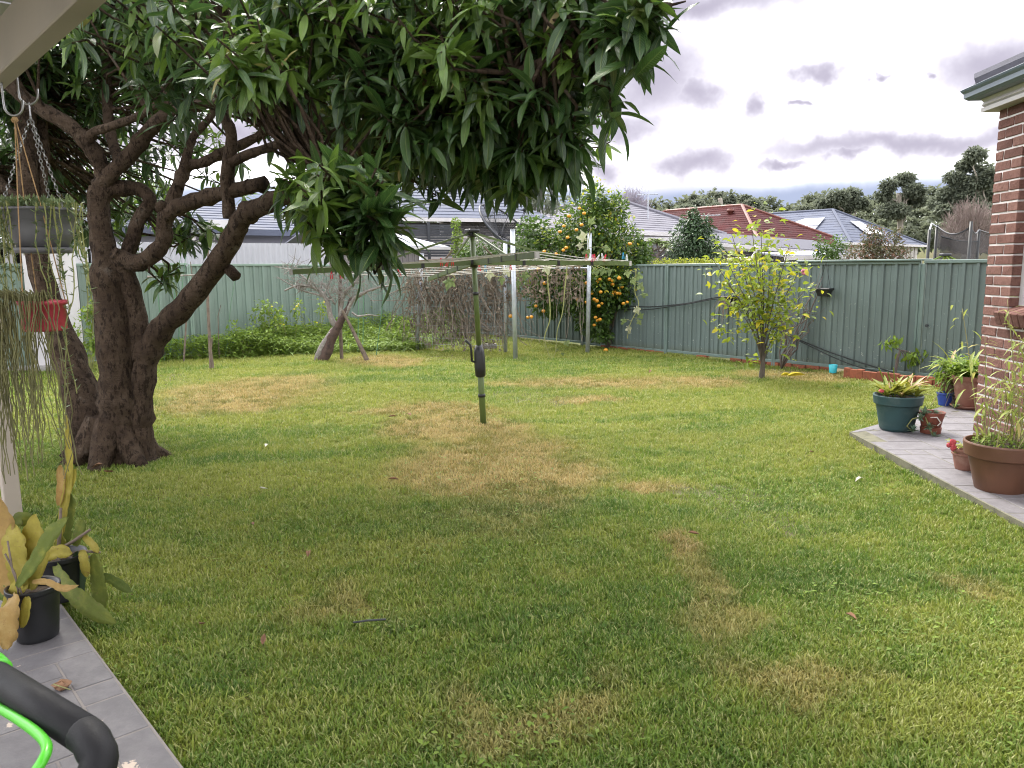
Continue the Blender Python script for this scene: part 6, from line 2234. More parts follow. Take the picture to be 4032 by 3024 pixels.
build(MB().tube([Vector((fb.x, fb.y, 0)), P(2560, 1045, 18)], .05, 8), 'trunk', 'twig_grey', fg, True)
# low hedge showing over the fence
hd0 = P(2540, 1035, 16.9)
hg = thing('hedge', (hd0.x, hd0.y, 0), 'bright yellow green hedge top showing over the fence', 'hedge')
hc = [P(a, 1042, 16.9 - (a - 2540) / 460 * 2.2) for a in range(2550, 3010, 20)]
crown_leaves(hg, 'foliage', hc, [(.16, .2, .14)] * len(hc), 2600, (.035, .065), 'hedge_leaf', 0, .5)
core_ = MB()
for q in hc:
    core_.box((q.x, q.y + .02, .82), (.14, .22, 1.64), -.7)
build(core_, 'stems', 'twig_grey', hg, kind='stuff')


# strappy clumps and palm
def strap(name, lab, px, py, d_, z0, n, L0, m_, cat='plant'):
    b = P(px, py, d_)
    root = thing(name, (b.x, b.y, 0), lab, cat)
    p = np.tile(np.array([b.x, b.y, z0]), (n, 1)) + RNG.normal(0, .05, (n, 3))
    obj(scatter('fronds', leaf_template(1, .09, 5, .5, .3), p, frames(rdirs(n, .35, .95)), RNG.uniform(L0 * .6, L0, n), m_), 'fronds', root, kind='stuff')
    build(MB().tube([(b.x, b.y, 0), (b.x, b.y, z0)], .07, 8), 'stem', 'twig_grey', root)


strap('strappy_plant', 'spiky yellow green plant left of the trampoline', 3690, 1010, 16.5, 1.45, 30, .75, 'palm_leaf')
strap('strappy_plant', 'small strappy plant behind the fence above the black planter', 3235, 1030, 15.5, 1.50, 16, .38, 'palm_leaf')

# trampoline
tc_ = P(3830, 1100, 17.6)
tp_ = thing('trampoline', (tc_.x, tc_.y, 0), 'black netted trampoline enclosure behind the fence by the brick house', 'trampoline')
mn = bpy.data.materials.new('net'); t = NT(mn)
df = t.principled((.02, .02, .024), .8); tr_ = t.n('ShaderNodeBsdfTransparent'); mx = t.n('ShaderNodeMixShader')
mx.inputs[0].default_value = .62
t.l(tr_.outputs[0], mx.inputs[1]); t.l(df.outputs[0], mx.inputs[2]); t.l(mx.outputs[0], t.out.inputs[0])
MATS['net'] = mn
ppx = [(3660, 905, 16.2), (3690, 885, 17.2), (3825, 872, 15.6), (3855, 905, 16.6), (3990, 880, 18.2)]
PP = [P(a, b, c) for a, b, c in ppx]
for q in PP:
    build(MB().tube([(q.x, q.y, 0), q], .032, 8), 'pole', 'black_cable', tp_, True)
build(MB().tube([PP[0], P(3669, 880, 16.4), PP[1] - Vector((0, 0, .05))], .016, 6), 'top_arm', 'galvanised', tp_)
net = MB()


def drape(a, b, sag, drop):
    n_ = 14
    base = len(net.v)
    for i in range(n_ + 1):
        k = i / n_
        q = a * (1 - k) + b * k - Vector((0, 0, sag * math.sin(PI * k)))
        net.v.append(tuple(q)); net.v.append((q.x, q.y, max(.6, q.z - drop)))
    for i in range(n_):
        net.f.append((base + 2 * i, base + 2 * i + 2, base + 2 * i + 3, base + 2 * i + 1))
    return [a * (1 - i / n_) + b * (i / n_) - Vector((0, 0, sag * math.sin(PI * i / n_))) for i in range(n_ + 1)]


for (a, b, s_) in ((PP[1] - Vector((0, 0, .03)), PP[2] - Vector((0, 0, .1)), .16), (PP[2] - Vector((0, 0, .1)), PP[3], .1), (PP[3], PP[4] - Vector((0, 0, .05)), .12), (P(3705, 930, 16.5), P(3850, 950, 16.4), .04)):
    rope = drape(a, b, s_, 1.5)
    build(MB().tube(rope, .014, 5, False), 'net_rope', 'charcoal', tp_)
build(net, 'net', 'net', tp_)
build(MB().lathe([(1.6, .62), (1.7, .62), (1.7, .70), (1.6, .70), (1.6, .62)], (tc_.x + .3, tc_.y, 0), 32), 'frame_ring', 'charcoal', tp_)
build(MB().lathe([(0.01, .66), (1.6, .66)], (tc_.x + .3, tc_.y, 0), 32), 'mat', 'charcoal', tp_)

# top of next door's clothes hoist
nh = P(3722, 1003, 14.2)
nho = thing('clothes_hoist', (nh.x, nh.y, 0), 'top of a pale green clothes hoist behind the fence below the trampoline', 'clothesline')
build(MB().tube([(nh.x, nh.y, 0), nh - Vector((0, 0, .02))], .025, 10), 'pole', 'palm_leaf', nho, True)
build(MB().rbox(tuple(nh), (.17, .14, .05), .012), 'hub_cap', 'charcoal', nho)
for (a, b) in ((3625, 1045), (3810, 1045), (3700, 1050), (3760, 1050)):
    build(MB().tube([nh, P(a, b, 14.2 + random.uniform(-.4, .4))], .012, 5), 'stay', 'fern_leaf', nho)


# --- distant trees
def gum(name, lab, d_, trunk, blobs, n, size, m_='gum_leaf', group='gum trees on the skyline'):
    b = P(trunk[0][0], 1080, d_); b.z = -.5
    root = thing(name, (b.x, b.y, 0), lab, 'tree', group)
    cs = [P(a, c, d_ + random.uniform(-2, 2)) for a, c, *_ in blobs]
    k = d_ / FPX
    rs = [(w * k, w * k * .9, h * k) for _, _, w, h in blobs]
    top = P(trunk[-1][0], trunk[-1][1], d_)
    pp, rr = smooth_path([(b, .45)] + [(P(x, y, d_), .3 - .05 * i) for i, (x, y) in enumerate(trunk)], 4)
    build(MB().tube(pp, rr, 7), 'trunk', 'gum_bark', root, True)
    branches(root, P(trunk[0][0], trunk[0][1], d_), cs, .16, 'gum_bark', 'limb', .5)
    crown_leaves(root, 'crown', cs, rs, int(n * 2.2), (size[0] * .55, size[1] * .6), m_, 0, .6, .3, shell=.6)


gum('gum_tree', 'tallest gum tree beside the brick house', 78, [(3800, 900), (3800, 700)], [(3840, 610, 40, 28), (3800, 650, 34, 22), (3870, 670, 36, 26), (3760, 700, 40, 26), (3830, 720, 52, 30), (3880, 760, 42, 40), (3740, 760, 46, 26), (3800, 780, 60, 28), (3700, 800, 44, 22), (3900, 700, 30, 40), (3850, 830, 60, 30), (3720, 830, 40, 22)], 5200, (.35, .75))
gum('gum_tree', 'gum tree with open rounded crown left of the tallest one', 85, [(3545, 880), (3540, 760)], [(3500, 730, 32, 24), (3560, 705, 42, 22), (3600, 750, 40, 26), (3480, 770, 32, 22), (3550, 790, 50, 24), (3620, 790, 30, 20), (3520, 830, 60, 28)], 3000, (.35, .75))
gum('gum_tree', 'rounded gum tree above the blue grey roof', 90, [(3330, 900), (3330, 790)], [(3300, 775, 42, 26), (3350, 765, 40, 24), (3390, 800, 28, 20), (3240, 800, 30, 20), (3310, 820, 50, 22), (3160, 830, 24, 18)], 2400, (.35, .75))
gum('gum_tree', 'pointed gum tree above the red roof, leftmost of the three', 95, [(2730, 850), (2728, 790)], [(2728, 785, 16, 20), (2740, 810, 34, 20), (2700, 825, 40, 16)], 1200, (.35, .7))
gum('gum_tree', 'pointed gum tree above the red roof, middle of the three', 95, [(2840, 850), (2835, 780)], [(2833, 775, 18, 18), (2850, 800, 40, 22), (2880, 785, 18, 16), (2820, 820, 40, 18)], 1500, (.35, .7))
gum('gum_tree', 'pointed gum tree above the red roof, rightmost of the three', 95, [(2945, 850), (2940, 790)], [(2935, 785, 22, 18), (2960, 805, 34, 22), (2930, 830, 44, 18)], 1400, (.35, .7))
# the wooded hillside
k = 105 / FPX
cs, rs = [], []
for x in range(2460, 4200, 26):
    base = 808 + 14 * math.sin(x * .013) + random.uniform(-12, 12) - (18 if 2750 < x < 3020 else 0) + (18 if 3060 < x < 3160 else 0) - (26 if x > 3420 else 0)
    for row in range(6):
        cs.append(P(x + random.uniform(-20, 20), base + row * 34 + random.uniform(-8, 8), 108 - row * 5))
        rs.append((36 * k, 30 * k, 24 * k))
for x in range(-600, 2460, 60):
    cs.append(P(x, 880 + random.uniform(-30, 20), 105)); rs.append((50 * k, 40 * k, 40 * k))
    cs.append(P(x, 950 + random.uniform(-10, 20), 102)); rs.append((50 * k, 40 * k, 40 * k))
wood = thing('x', (0, 0, 0), None, None)
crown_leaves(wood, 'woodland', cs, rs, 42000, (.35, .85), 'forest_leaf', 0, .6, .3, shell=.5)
wo = wood.children[0]; wo.parent = None; wo.location = (0, 0, 0); bpy.data.objects.remove(wood)
wo.name = 'woodland'; tag(wo, 'far wooded hillside along the horizon behind the roofs', 'woodland')
hm = MB()
n_ = 40
for i in range(n_ + 1):
    x = -400 + 800 * i / n_
    hm.v += [(x, 100, -1), (x, 125, 6.0 + .8 * math.sin(i * 1.3)), (x, 260, 7 + 1.0 * math.sin(i * .7))]
for i in range(n_):
    for j in range(2):
        hm.f.append((i * 3 + j, (i + 1) * 3 + j, (i + 1) * 3 + j + 1, i * 3 + j + 1))
build(hm, 'hill', 'earth', kind='structure', smooth=True)


# bare trees
def bare(name, lab, px0, px1, ytop, ybot, d_, n, m_, r_=.03, base=None):
    b = P(base or (px0 + px1) / 2, ybot, d_)
    root = thing(name, (b.x, b.y, 0), lab, 'tree')
    build(MB().tube([(b.x, b.y, 0), b], .2, 7), 'trunk', m_, root)
    mb = MB()
    for k in range(n):
        u = random.random()
        t_ = P(px0 + (px1 - px0) * u, ytop + (ybot - ytop) * (abs(u - .5) * 2) ** 2 * .6 + random.uniform(0, (ybot - ytop) * .35), d_ + random.uniform(-1, 1))
        m1 = b * .5 + t_ * .5 + Vector((random.uniform(-.3, .3), 0, -.25))
        mb.tube([b, m1, t_], [r_ * 2, r_, r_ * .4], 4, False)
        for j in range(5):
            q = m1 + (t_ - m1) * random.uniform(.1, .9)
            mb.tube([q, q + Vector((random.uniform(-.6, .6), random.uniform(-.4, .4), random.uniform(.2, .9)))], [r_ * .5, r_ * .2], 3, False)
    build(mb, 'branches', m_, root, kind='stuff')


bare('bare_tree', 'leafless pale tree behind the grey tiled roof', 2420, 2560, 728, 860, 55, 90, 'bare_twigs', .03)
bare('bare_tree', 'leafless brown thicket of a tree beside the brick house', 3690, 3960, 770, 1000, 50, 170, 'brush_twigs', .03)

mat('string_stem', (0.13, 0.125, 0.045), .7, .35, 20, .2, 60)

# ================================================================== fence hangings, edging, small things
fz = lambda u: RP + RD * u + nr * .05


def on_fence(px, py, off=.10):
    """point in front of the right fence seen at pixel"""
    d = ray(px, py); o_ = Vector((0, 0, EYE))
    q = RP + nr * off
    k = (q - o_).dot(nr) / d.dot(nr)
    return o_ + d * k


def planter(px, py, lab, w, h, dead=False):
    c = on_fence(px, py)
    root = thing('hanging_planter', c, lab, 'planter', 'black planters hung on the fence')
    mb = MB()
    ang = math.atan2(RD.y, RD.x)
    for (k, z) in ((.62, -h), (.95, 0)):
        for (i, j) in ((-1, -1), (1, -1), (1, 1), (-1, 1)):
            q = c + RD * (i * w / 2 * k) + nr * (j * .075 * k) + Vector((0, 0, z))
            mb.v.append(tuple(q))
    mb.f += [(0, 3, 2, 1), (0, 1, 5, 4), (1, 2, 6, 5), (2, 3, 7, 6), (3, 0, 4, 7)]
    build(mb, 'pot', 'black_plastic', root)
    build(MB().rbox((c.x, c.y, c.z), (w * 1.05, .165, .03), .006, ang), 'rim', 'black_plastic', root)
    top = c + Vector((0, 0, .42)) - nr * .02
    for s in (-1, 1):
        build(MB().tube([c + RD * (s * w * .42), top], .0035, 4), 'hanging_wire', 'black_cable', root)
    if dead:
        n = 60
        p = np.tile(np.array(c), (n, 1)) + RNG.normal(0, .08, (n, 3)) * np.array([1, 1, .2])
        obj(scatter('dead_stems', leaf_template(1, .03, 4, 1.4, .1), p, frames(rdirs(n, -.2, .6)), RNG.uniform(.15, .42, n), 'dry_vine_leaf'), 'dead_stems', root, kind='stuff')


planter(3245, 1138, 'empty black planter hanging on the fence right of the rose', .25, .115)
planter(2870, 1170, 'black planter of dry stems on the fence behind the lemon tree', .22, .12, True)
pp, rr = smooth_path([(on_fence(a, b, .075), .011) for a, b in ((2330, 1195), (2450, 1203), (2560, 1208), (2700, 1195), (2850, 1168), (2930, 1195), (3000, 1245), (3080, 1305), (3200, 1360), (3320, 1405), (3430, 1440), (3530, 1470))], 6)
build(MB().tube(pp, rr, 6), 'hose', 'black_cable', label='black hose drooping along the fence behind the lemon tree', cat='hose', smooth=True)
pp = [q + Vector((0, 0, -.045 - .03 * math.sin(i * .25))) + nr * .012 for i, q in enumerate(pp)]
build(MB().tube(pp, .009, 6), 'cable', 'black_cable', label='second thinner black cable sagging just under the hose', cat='cable', smooth=True)

# brick edging on end
e0_, e1_ = G(3326, 1482), G(3745, 1530)
be = thing('brick_edging', (e0_.x, e0_.y, 0), 'curved row of red bricks set on end along the fence bed', 'edging')
bb = MB().rbox((0, 0, 0), (.105, .07, .22), .006)
eb_me = new_mesh('brick', bb.v, bb.f); eb_me.materials.append(MATS['brick_edging'])
nb = 14
for k in range(nb):
    u = (k + .5) / nb
    q = e0_ * (1 - u) + e1_ * u + Vector((nr.x, nr.y, 0)) * (.10 * math.sin(u * PI))
    place(eb_me, 'brick', Matrix.Translation((q.x, q.y, .025 + random.uniform(-.012, .01))) @ Matrix.Rotation(math.atan2((e1_ - e0_).y, (e1_ - e0_).x) + random.uniform(-.08, .08), 4, 'Z') @ Matrix.Rotation(random.uniform(-.05, .05), 4, 'X'), parent=be)
q = G(3279, 1468)
cupo = thing('plastic_cup', (q.x, q.y, 0), 'turquoise plastic cup at the foot of the fence', 'cup')
build(MB().lathe([(.05, 0), (.062, .13), (.066, .13), (.054, .0)], (q.x, q.y, .0), 14), 'wall', 'turquoise', cupo, True)
build(MB().lathe([(.001, .012), (.05, .012)], (q.x, q.y, 0), 14), 'base', 'turquoise', cupo)
# yellow fallen leaves
for i, (a, b, s_, lab) in enumerate(((3135, 1492, .17, 'large yellow fallen leaf on the lawn right of the lemon tree'), (3095, 1490, .10, 'small yellow fallen leaf left of the large yellow leaf'))):
    g_ = G(a, b)
    mb = MB(); tv, tf, _ = leaf_template(1, .55, 4, -.1, .5)
    mb.add([(g_.x + (v_[0] - .5) * s_ * 1.5, g_.y + v_[1] * s_, .045 + v_[2] * s_ + abs(v_[1]) * .1) for v_ in tv], [tuple(int(i_) for i_ in f_) for f_ in tf])
    build(mb, 'fallen_leaf', 'yellow_leaf', label=lab, cat='leaf', group='fallen leaves on the lawn')
# other leaf litter that can be made out
lit = [(1050, 1770, .07, 'pale_scrap', 'pale scrap on the lawn right of the mango trunk'), (1040, 1950, .06, 'pale_scrap', 'pale scrap on the lawn below the mango shade'), (1550, 1910, .08, 'dry_leaf', 'dark curled dry leaf on the brown patch of lawn'), (1545, 1655, .09, 'dry_leaf', 'dark dry leaf on the lawn left of the hoist pole'),
       (1610, 1648, .09, 'dry_leaf', 'second dark dry leaf just left of the hoist pole'), (1215, 2205, .06, 'dry_leaf', 'pinkish dry leaf in the middle foreground lawn'), (995, 2090, .06, 'dry_leaf', 'orange brown leaf on the lawn, left foreground'), (3380, 1905, .07, 'pale_scrap', 'pale clipping on the lawn beside the paved corner'), (2560, 1470, .09, 'dry_leaf', 'dark twig like leaf on the far lawn left of the lemon tree'),
       (3195, 1800, .06, 'dry_leaf', 'reddish dry leaf on the right side of the lawn'), (800, 2500, .06, 'dry_leaf', 'brown leaf in the grass near the patio edge'), (1040, 2565, .05, 'dry_leaf', 'pink brown leaf in the near foreground grass'), (380, 1850, .10, 'dry_leaf', 'dark red leaf at the foot of the mango trunk'), (430, 1885, .10, 'dry_leaf', 'brown curled leaf in front of the mango trunk'), (2730, 2130, .07, 'dry_leaf', 'maroon leaf on the lawn, right of centre'), (3350, 2460, .06, 'dry_leaf', 'tan twig end lying in the right foreground lawn'),
       (620, 2690, .05, 'yellow_leaf', 'yellow leaf in the grass at the patio edge'), (530, 2640, .06, 'yellow_leaf', 'lime yellow leaf at the patio edge below the cactus')]
for (a, b, s_, m_, lab) in lit:
    g_ = G(a, b)
    mb = MB(); tv, tf, _ = leaf_template(1, .5, 3, random.uniform(-.6, .5), .8, 0, .05)
    an = random.uniform(0, 6.28)
    mb.add([(g_.x + ((v_[0] - .5) * math.cos(an) - v_[1] * math.sin(an)) * s_, g_.y + ((v_[0] - .5) * math.sin(an) + v_[1] * math.cos(an)) * s_, .045 + v_[2] * s_) for v_ in tv], [tuple(int(i_) for i_ in f_) for f_ in tf])
    build(mb, 'fallen_leaf', m_, label=lab, cat='leaf', group='fallen leaves on the lawn')
g_ = G(1450, 2490)
build(MB().tube([g_ + Vector((-.07, 0, .05)), g_ + Vector((0, .01, .055)), g_ + Vector((.08, .03, .05))], .005, 5), 'fallen_twig', 'black_cable', label='short dark twig lying in the foreground grass', cat='twig')

# ================================================================== pots on the paved corner
def pot(name, lab, c, prof, m_, cat='plant pot', n=28, soil=None, rim=None, group=None):
    """lathed pot with wall thickness; returns root and soil height"""
    root = thing(name, c, lab, cat, group)
    H = prof[-1][1]; r1 = prof[-1][0]
    prof = [q_ for i_, (r_, z_) in enumerate(prof) for q_ in (((r_, z_),) if i_ == 0 else ((r_ + (prof[i_ - 1][0] - r_) * .06, z_ + (prof[i_ - 1][1] - z_) * .06), (r_, z_)))]
    prof = [q_ for i_, (r_, z_) in enumerate(prof) for q_ in (((r_, z_),) if i_ + 1 == len(prof) else ((r_, z_), (r_ + (prof[i_ + 1][0] - r_) * .06, z_ + (prof[i_ + 1][1] - z_) * .06)))]
    inner = [(r1 - .012, H), (r1 - .016, H - .05), (prof[0][0] - .01, .03), (.001, .03)]
    build(MB().lathe([(.001, 0)] + prof + inner, c, n), 'body', m_, root, True)
    zs = H - (soil if soil else .04)
    rs_ = r1 - .02 - (.02 if soil and soil > .08 else 0)
    build(MB().lathe([(.001, zs + .012), (rs_ * .6, zs + .01), (rs_, zs)], c, 18), 'soil', 'soil', root)
    return root, zs


def leaves_obj(root, name, tmpl, locs, dirs, sizes, m_, ups=None, roll=None):
    me = np_mesh(name, tmpl[0], tmpl[1], m_, True, tmpl[2])
    rot = frames(np.array(dirs), ups, roll)
    for q in range(len(locs)):
        place(me, name, Matrix.Translation(locs[q]) @ Matrix(rot[q].tolist()).to_4x4() @ Matrix.Scale(sizes[q], 4), parent=root)


def flat(px, py):
    g = G(px, py, PATH_H); return Vector((g.x, g.y, PATH_H))


# teal tub of bromeliads
c = flat(3532, 1704); c.y += .14; c.x += .06
root, zs = pot('plant_pot', 'big teal plastic pot of bromeliads on the paving corner', c, [(.135, 0), (.15, .02), (.192, .252), (.212, .257), (.222, .335), (.217, .342)], 'teal_pot')
tb_ = leaf_template(1, .17, 5, .42, .5)
tb2 = leaf_template(1, .15, 5, .15, .5)
for i, (dx, dy_, n, s_) in enumerate(((-.11, 0, 13, .25), (.0, -.06, 15, .27), (.1, .03, 14, .26), (.02, .1, 10, .3), (-.05, .06, 9, .28), (.15, -.04, 9, .2))):
    locs, dirs, sz = [], [], []
    for j in range(n):
        th = j * 2.4; locs.append((c.x + dx, c.y + dy_, c.z + zs + .02))
        dirs.append((math.cos(th), math.sin(th), random.uniform(.45, 1.7))); sz.append(s_ * random.uniform(.75, 1.15))
    leaves_obj(root, 'leaf', tb_ if i % 2 else tb2, locs, dirs, sz, 'bromeliad_leaf')
for (dx, dz) in ((-.17, .30), (-.10, .26), (-.06, .30), (.06, .22), (.10, .25)):
    build(MB().tube([c + Vector((dx * .5, 0, zs)), c + Vector((dx, -.02, zs + dz * .7)), c + Vector((dx * 1.25, -.02, zs + dz))], [.005, .004, .006], 5), 'flower_spike', 'fern_leaf', root)
build(MB().ball(c + Vector((-.20, -.08, zs + .09)), .028, 7, 4, (1, .6, .6), .2), 'flower', 'red_petal', root)

# rust square-ish pot with trailing succulent
c = flat(3686, 1712); c.y += .10
root, zs = pot('plant_pot', 'small rust brown pot with rosette succulents beside the teal pot', c, [(.088, .0), (.093, .055), (.078, .058), (.118, .20)], 'terracotta_rust', n=20)
te = leaf_template(1, .42, 3, -.25, .4)


def rosette(root, q, r_, m_='echeveria_leaf', axis=(0, 0, 1), n=18):
    locs, dirs, sz = [], [], []
    A = Vector(axis).normalized(); E1 = A.orthogonal().normalized(); E2 = A.cross(E1)
    for j in range(n):
        th = j * 2.4; el = .15 + 1.1 * (1 - j / n) if j else 1
        el = .1 + 1.2 * (j / n)
        d = E1 * math.cos(th) + E2 * math.sin(th) + A * el
        locs.append(tuple(q)); dirs.append(tuple(d)); sz.append(r_ * (1 - .45 * j / n))
    leaves_obj(root, 'leaf', te, locs, dirs, sz, m_)


for (dx, dy_, dz, r_, ax_) in ((-.10, -.05, .03, .075, (-.5, -.6, .7)), (-.04, -.02, .02, .05, (0, -.3, 1)), (.04, 0, .02, .05, (.1, -.3, 1)), (.09, -.02, .0, .045, (.4, -.3, 1)), (-.08, -.12, -.08, .06, (-.4, -1, .3)), (-.05, -.16, -.17, .07, (-.2, -1, .4)), (-.19, -.05, -.13, .065, (-.2, -.6, .8)), (-.16, -.10, .0, .05, (-.7, -.6, .4))):
    rosette(root, c + Vector((dx, dy_, zs + dz)), r_, axis=ax_)
for pts in ([(-.06, -.08, .0), (-.02, -.13, .01), (.02, -.125, -.04), (-.01, -.13, -.07)], [(-.09, -.06, 0), (-.08, -.13, -.09), (-.05, -.15, -.16)], [(-.1, -.03, 0), (-.2, -.04, -.02), (-.24, -.03, -.09), (-.19, -.05, -.14)]):
    build(MB().tube([c + Vector((x, y, z + zs)) for x, y, z in pts], .006, 6), 'trailing_stem', 'pale_scrap' if pts[0][0] == -.06 else 'vine_stem', root, True)

# blue pot
c = flat(3737, 1601); c.y += .09
root, zs = pot('plant_pot', 'small blue plastic pot with pale spiky plant at the paving edge', c, [(.062, 0), (.085, .125), (.09, .127), (.09, .145)], 'blue_pot', n=20)
n = 20
leaves_obj(root, 'leaf', leaf_template(1, .12, 4, .3, .4), [tuple(c + Vector((0, 0, zs)))] * n, [tuple(v) for v in rdirs(n, .2, .9)], list(RNG.uniform(.10, .18, n)), 'succulent_leaf')
rs_c = flat(3762, 1612); rs_c.z += .02
rp = thing('succulent', rs_c, 'small green rosette succulent growing on the paving by the blue pot', 'succulent')
rosette(rp, rs_c, .07, 'succulent_leaf')

# tall terracotta pot half behind the wall, with saucer
c = flat(3836, 1618); c.y += .16; c.x += .02
sr = thing('pot_saucer', c, 'terracotta saucer under the pot beside the brick corner', 'saucer')
build(MB().lathe([(.001, .0), (.13, 0), (.175, .035), (.168, .038), (.13, .012), (.001, .012)], c, 24), 'dish', 'terracotta', sr, True)
c = c + Vector((0, 0, .013))
root, zs = pot('plant_pot', 'tall terracotta pot of lime green fern half behind the brick corner', c, [(.095, 0), (.13, .12), (.15, .26), (.155, .30), (.175, .302), (.178, .35)], 'terracotta')
n = 240
pts = [tuple(c + Vector((random.gauss(0, .09), random.gauss(0, .08), zs + random.uniform(0, .16)))) for _ in range(n)]
leaves_obj(root, 'leaf', leaf_template(1, .22, 3, .5, .4), pts, [tuple(v) for v in rdirs(n, -.1, 1)], list(RNG.uniform(.09, .22, n)), 'fern_leaf')
# brown pot of trailing plants left of it
c = flat(3788, 1598); c.y += .14
root, zs = pot('plant_pot', 'dark brown pot overgrown with trailing green plants behind the blue pot', c, [(.12, 0), (.15, .30), (.165, .302), (.165, .34)], 'terracotta_brown')
n = 260
pts = [tuple(c + Vector((random.gauss(-.02, .12), random.gauss(-.04, .09), zs + random.uniform(-.12, .22)))) for _ in range(n)]
leaves_obj(root, 'leaf', leaf_template(1, .2, 3, .6, .4), pts, [tuple(v) for v in rdirs(n, -.6, .9)], list(RNG.uniform(.08, .19, n)), 'fern_leaf')
n = 16
leaves_obj(root, 'leaf', leaf_template(1, .12, 5, .45, .4), [tuple(c + Vector((-.08, 0, zs + .12)))] * n, [tuple(v) for v in rdirs(n, .3, 1)], list(RNG.uniform(.22, .38, n)), 'bromeliad_leaf')
st = MB()
for k in range(26):
    a = c + Vector((random.gauss(-.02, .08), -.12 + random.gauss(0, .03), zs - .02))
    st.tube([a, a + Vector((random.gauss(0, .04), -.05, -.12)), a + Vector((random.gauss(0, .05), -.04, -.28))], .003, 4, False)
build(st, 'trailing_roots', 'dry_vine', root, kind='stuff')

# small terracotta pot with geranium
c = flat(3823, 1858); c.y += .085
root, zs = pot('plant_pot', 'small terracotta pot with straggly pink geranium on the paving', c, [(.064, 0), (.068, .01), (.09, .115), (.098, .118), (.098, .13), (.091, .133), (.093, .145), (.103, .148), (.105, .165)], 'terracotta')
n = 26
pts = [tuple(c + Vector((random.gauss(-.02, .05), random.gauss(-.02, .04), zs + random.uniform(.01, .10)))) for _ in range(n)]
leaves_obj(root, 'leaf', (LOB[0], LOB[1], LOB[2]), pts, [tuple(v) for v in rdirs(n, -.3, .8)], list(RNG.uniform(.03, .055, n)), 'bromeliad_leaf')
for k in range(5):
    build(MB().tube([c + Vector((random.uniform(-.04, .04), 0, zs)), c + Vector((random.uniform(-.1, .08), -.02, zs + random.uniform(.06, .12)))], .004, 5), 'stem', 'terracotta_brown', root)
fl = MB()
for k in range(8):
    fl.ball(c + Vector((-.13 + random.gauss(0, .018), -.03, zs + .07 + random.gauss(0, .018))), .02, 6, 4, (1, .6, 1), .2)
build(fl, 'flower', 'red_petal', root, True)
build(MB().tube([c + Vector((-.03, 0, zs)), c + Vector((-.09, -.02, zs + .03)), c + Vector((-.125, -.03, zs + .06))], .005, 5), 'stem', 'terracotta_brown', root)

# big terracotta pot with bamboo
c = flat(3985, 1952); c.y += .17; c.x += .02
root, zs = pot('plant_pot', 'large brown terracotta pot with bamboo in front of the brick wall', c, [(.155, 0), (.16, .015), (.212, .235), (.236, .24), (.246, .332), (.242, .34)], 'terracotta_brown', n=32)
canes, bl_p, bl_d, bl_s = [], [], [], []
for k in range(18):
    th = random.uniform(0, 6.28); r_ = random.uniform(0, .18)
    b = c + Vector((r_ * math.cos(th), r_ * math.sin(th), zs))
    h = random.uniform(.35, 1.05)
    top = b + Vector((random.gauss(-.03, .10), random.gauss(0, .07), h))
    mid = (b + top) / 2 + Vector((random.gauss(0, .02), 0, .03))
    pp, rr = smooth_path([(b, .0045), (mid, .0035), (top, .002)], 5)
    build(MB().tube(pp, rr, 6), 'cane', 'bamboo_cane', root, True)
    for j in range(int(7 + h * 16)):
        q = random.choice(pp[2:])
        bl_p.append((q.x + random.gauss(0, .03), q.y + random.gauss(0, .03), q.z + random.gauss(0, .02)))
        d = rdirs(1, -.7, .5)[0]; bl_d.append(tuple(d)); bl_s.append(random.uniform(.06, .15))
order_ = np.argsort(-np.array(bl_s))
bl_p, bl_d, bl_s = np.array(bl_p), np.array(bl_d), np.array(bl_s)
tmb = leaf_template(1, .15, 3, .4, .3)
k = order_[:300]
leaves_obj(root, 'leaf', tmb, bl_p[k].tolist(), bl_d[k].tolist(), bl_s[k].tolist(), 'bamboo_leaf')
k = order_[300:]
if len(k):
    obj(scatter('foliage', tmb, bl_p[k], frames(bl_d[k]), bl_s[k], 'bamboo_leaf'), 'foliage', root, kind='stuff')
n = 420
pts = np.array([tuple(c + Vector((.2 * math.sqrt(random.random()) * math.cos(a_), .2 * math.sqrt(random.random()) * math.sin(a_), zs + random.uniform(0, .07)))) for a_ in RNG.uniform(0, 6.28, n)])
obj(scatter('ground_cover', leaf_template(1, .4, 2, .3, .3), pts, frames(rdirs(n, 0, 1)), RNG.uniform(.018, .04, n), 'weed_leaf'), 'ground_cover', root, kind='stuff')
# aqua watering hose end at the frame edge
q = flat(4045, 1880)
# sapling by the brick edging
b = G(3555, 1505); b.z = 0; b.y += .25
sp = thing('sapling', b, 'bare stemmed sapling with three drooping leaf tufts by the edging', 'sapling', None)
for (a, py, n, s_) in ((3525, 1345, 44, .10), (3600, 1390, 50, .11), (3672, 1395, 50, .11), (3585, 1420, 14, .06)):
    t_ = P(a, py, b.y)
    j = b + Vector((.05, 0, .42))
    pp, rr = smooth_path([(b, .012), (j, .010), (j * .4 + t_ * .6 - Vector((0, 0, .05)), .007), (t_, .004)], 5)
    build(MB().tube(pp, rr, 7), 'stem', 'twig_grey', sp, True)
    locs = [(t_.x + random.gauss(0, s_ * .9), t_.y + random.gauss(0, s_ * .6), t_.z + random.gauss(0, s_ * .45)) for _ in range(n)]
    dirs = [(random.gauss(0, .6), random.gauss(0, .6), -1) for _ in range(n)]
    leaves_obj(sp, 'leaf', leaf_template(1, .42, 3, .2, .3), locs, dirs, list(RNG.uniform(.07, .12, n)), 'fern_leaf', roll=RNG.uniform(0, 6, n))
shrub('low_weed', 'small dark weed growing behind the brick edging', 3630, 1490, 11.3, [(3620, 1480, 0, .12, .1, .08), (3600, 1490, 0, .1, .1, .06)], 120, (.03, .06), 'tangerine_leaf', cat='weed')

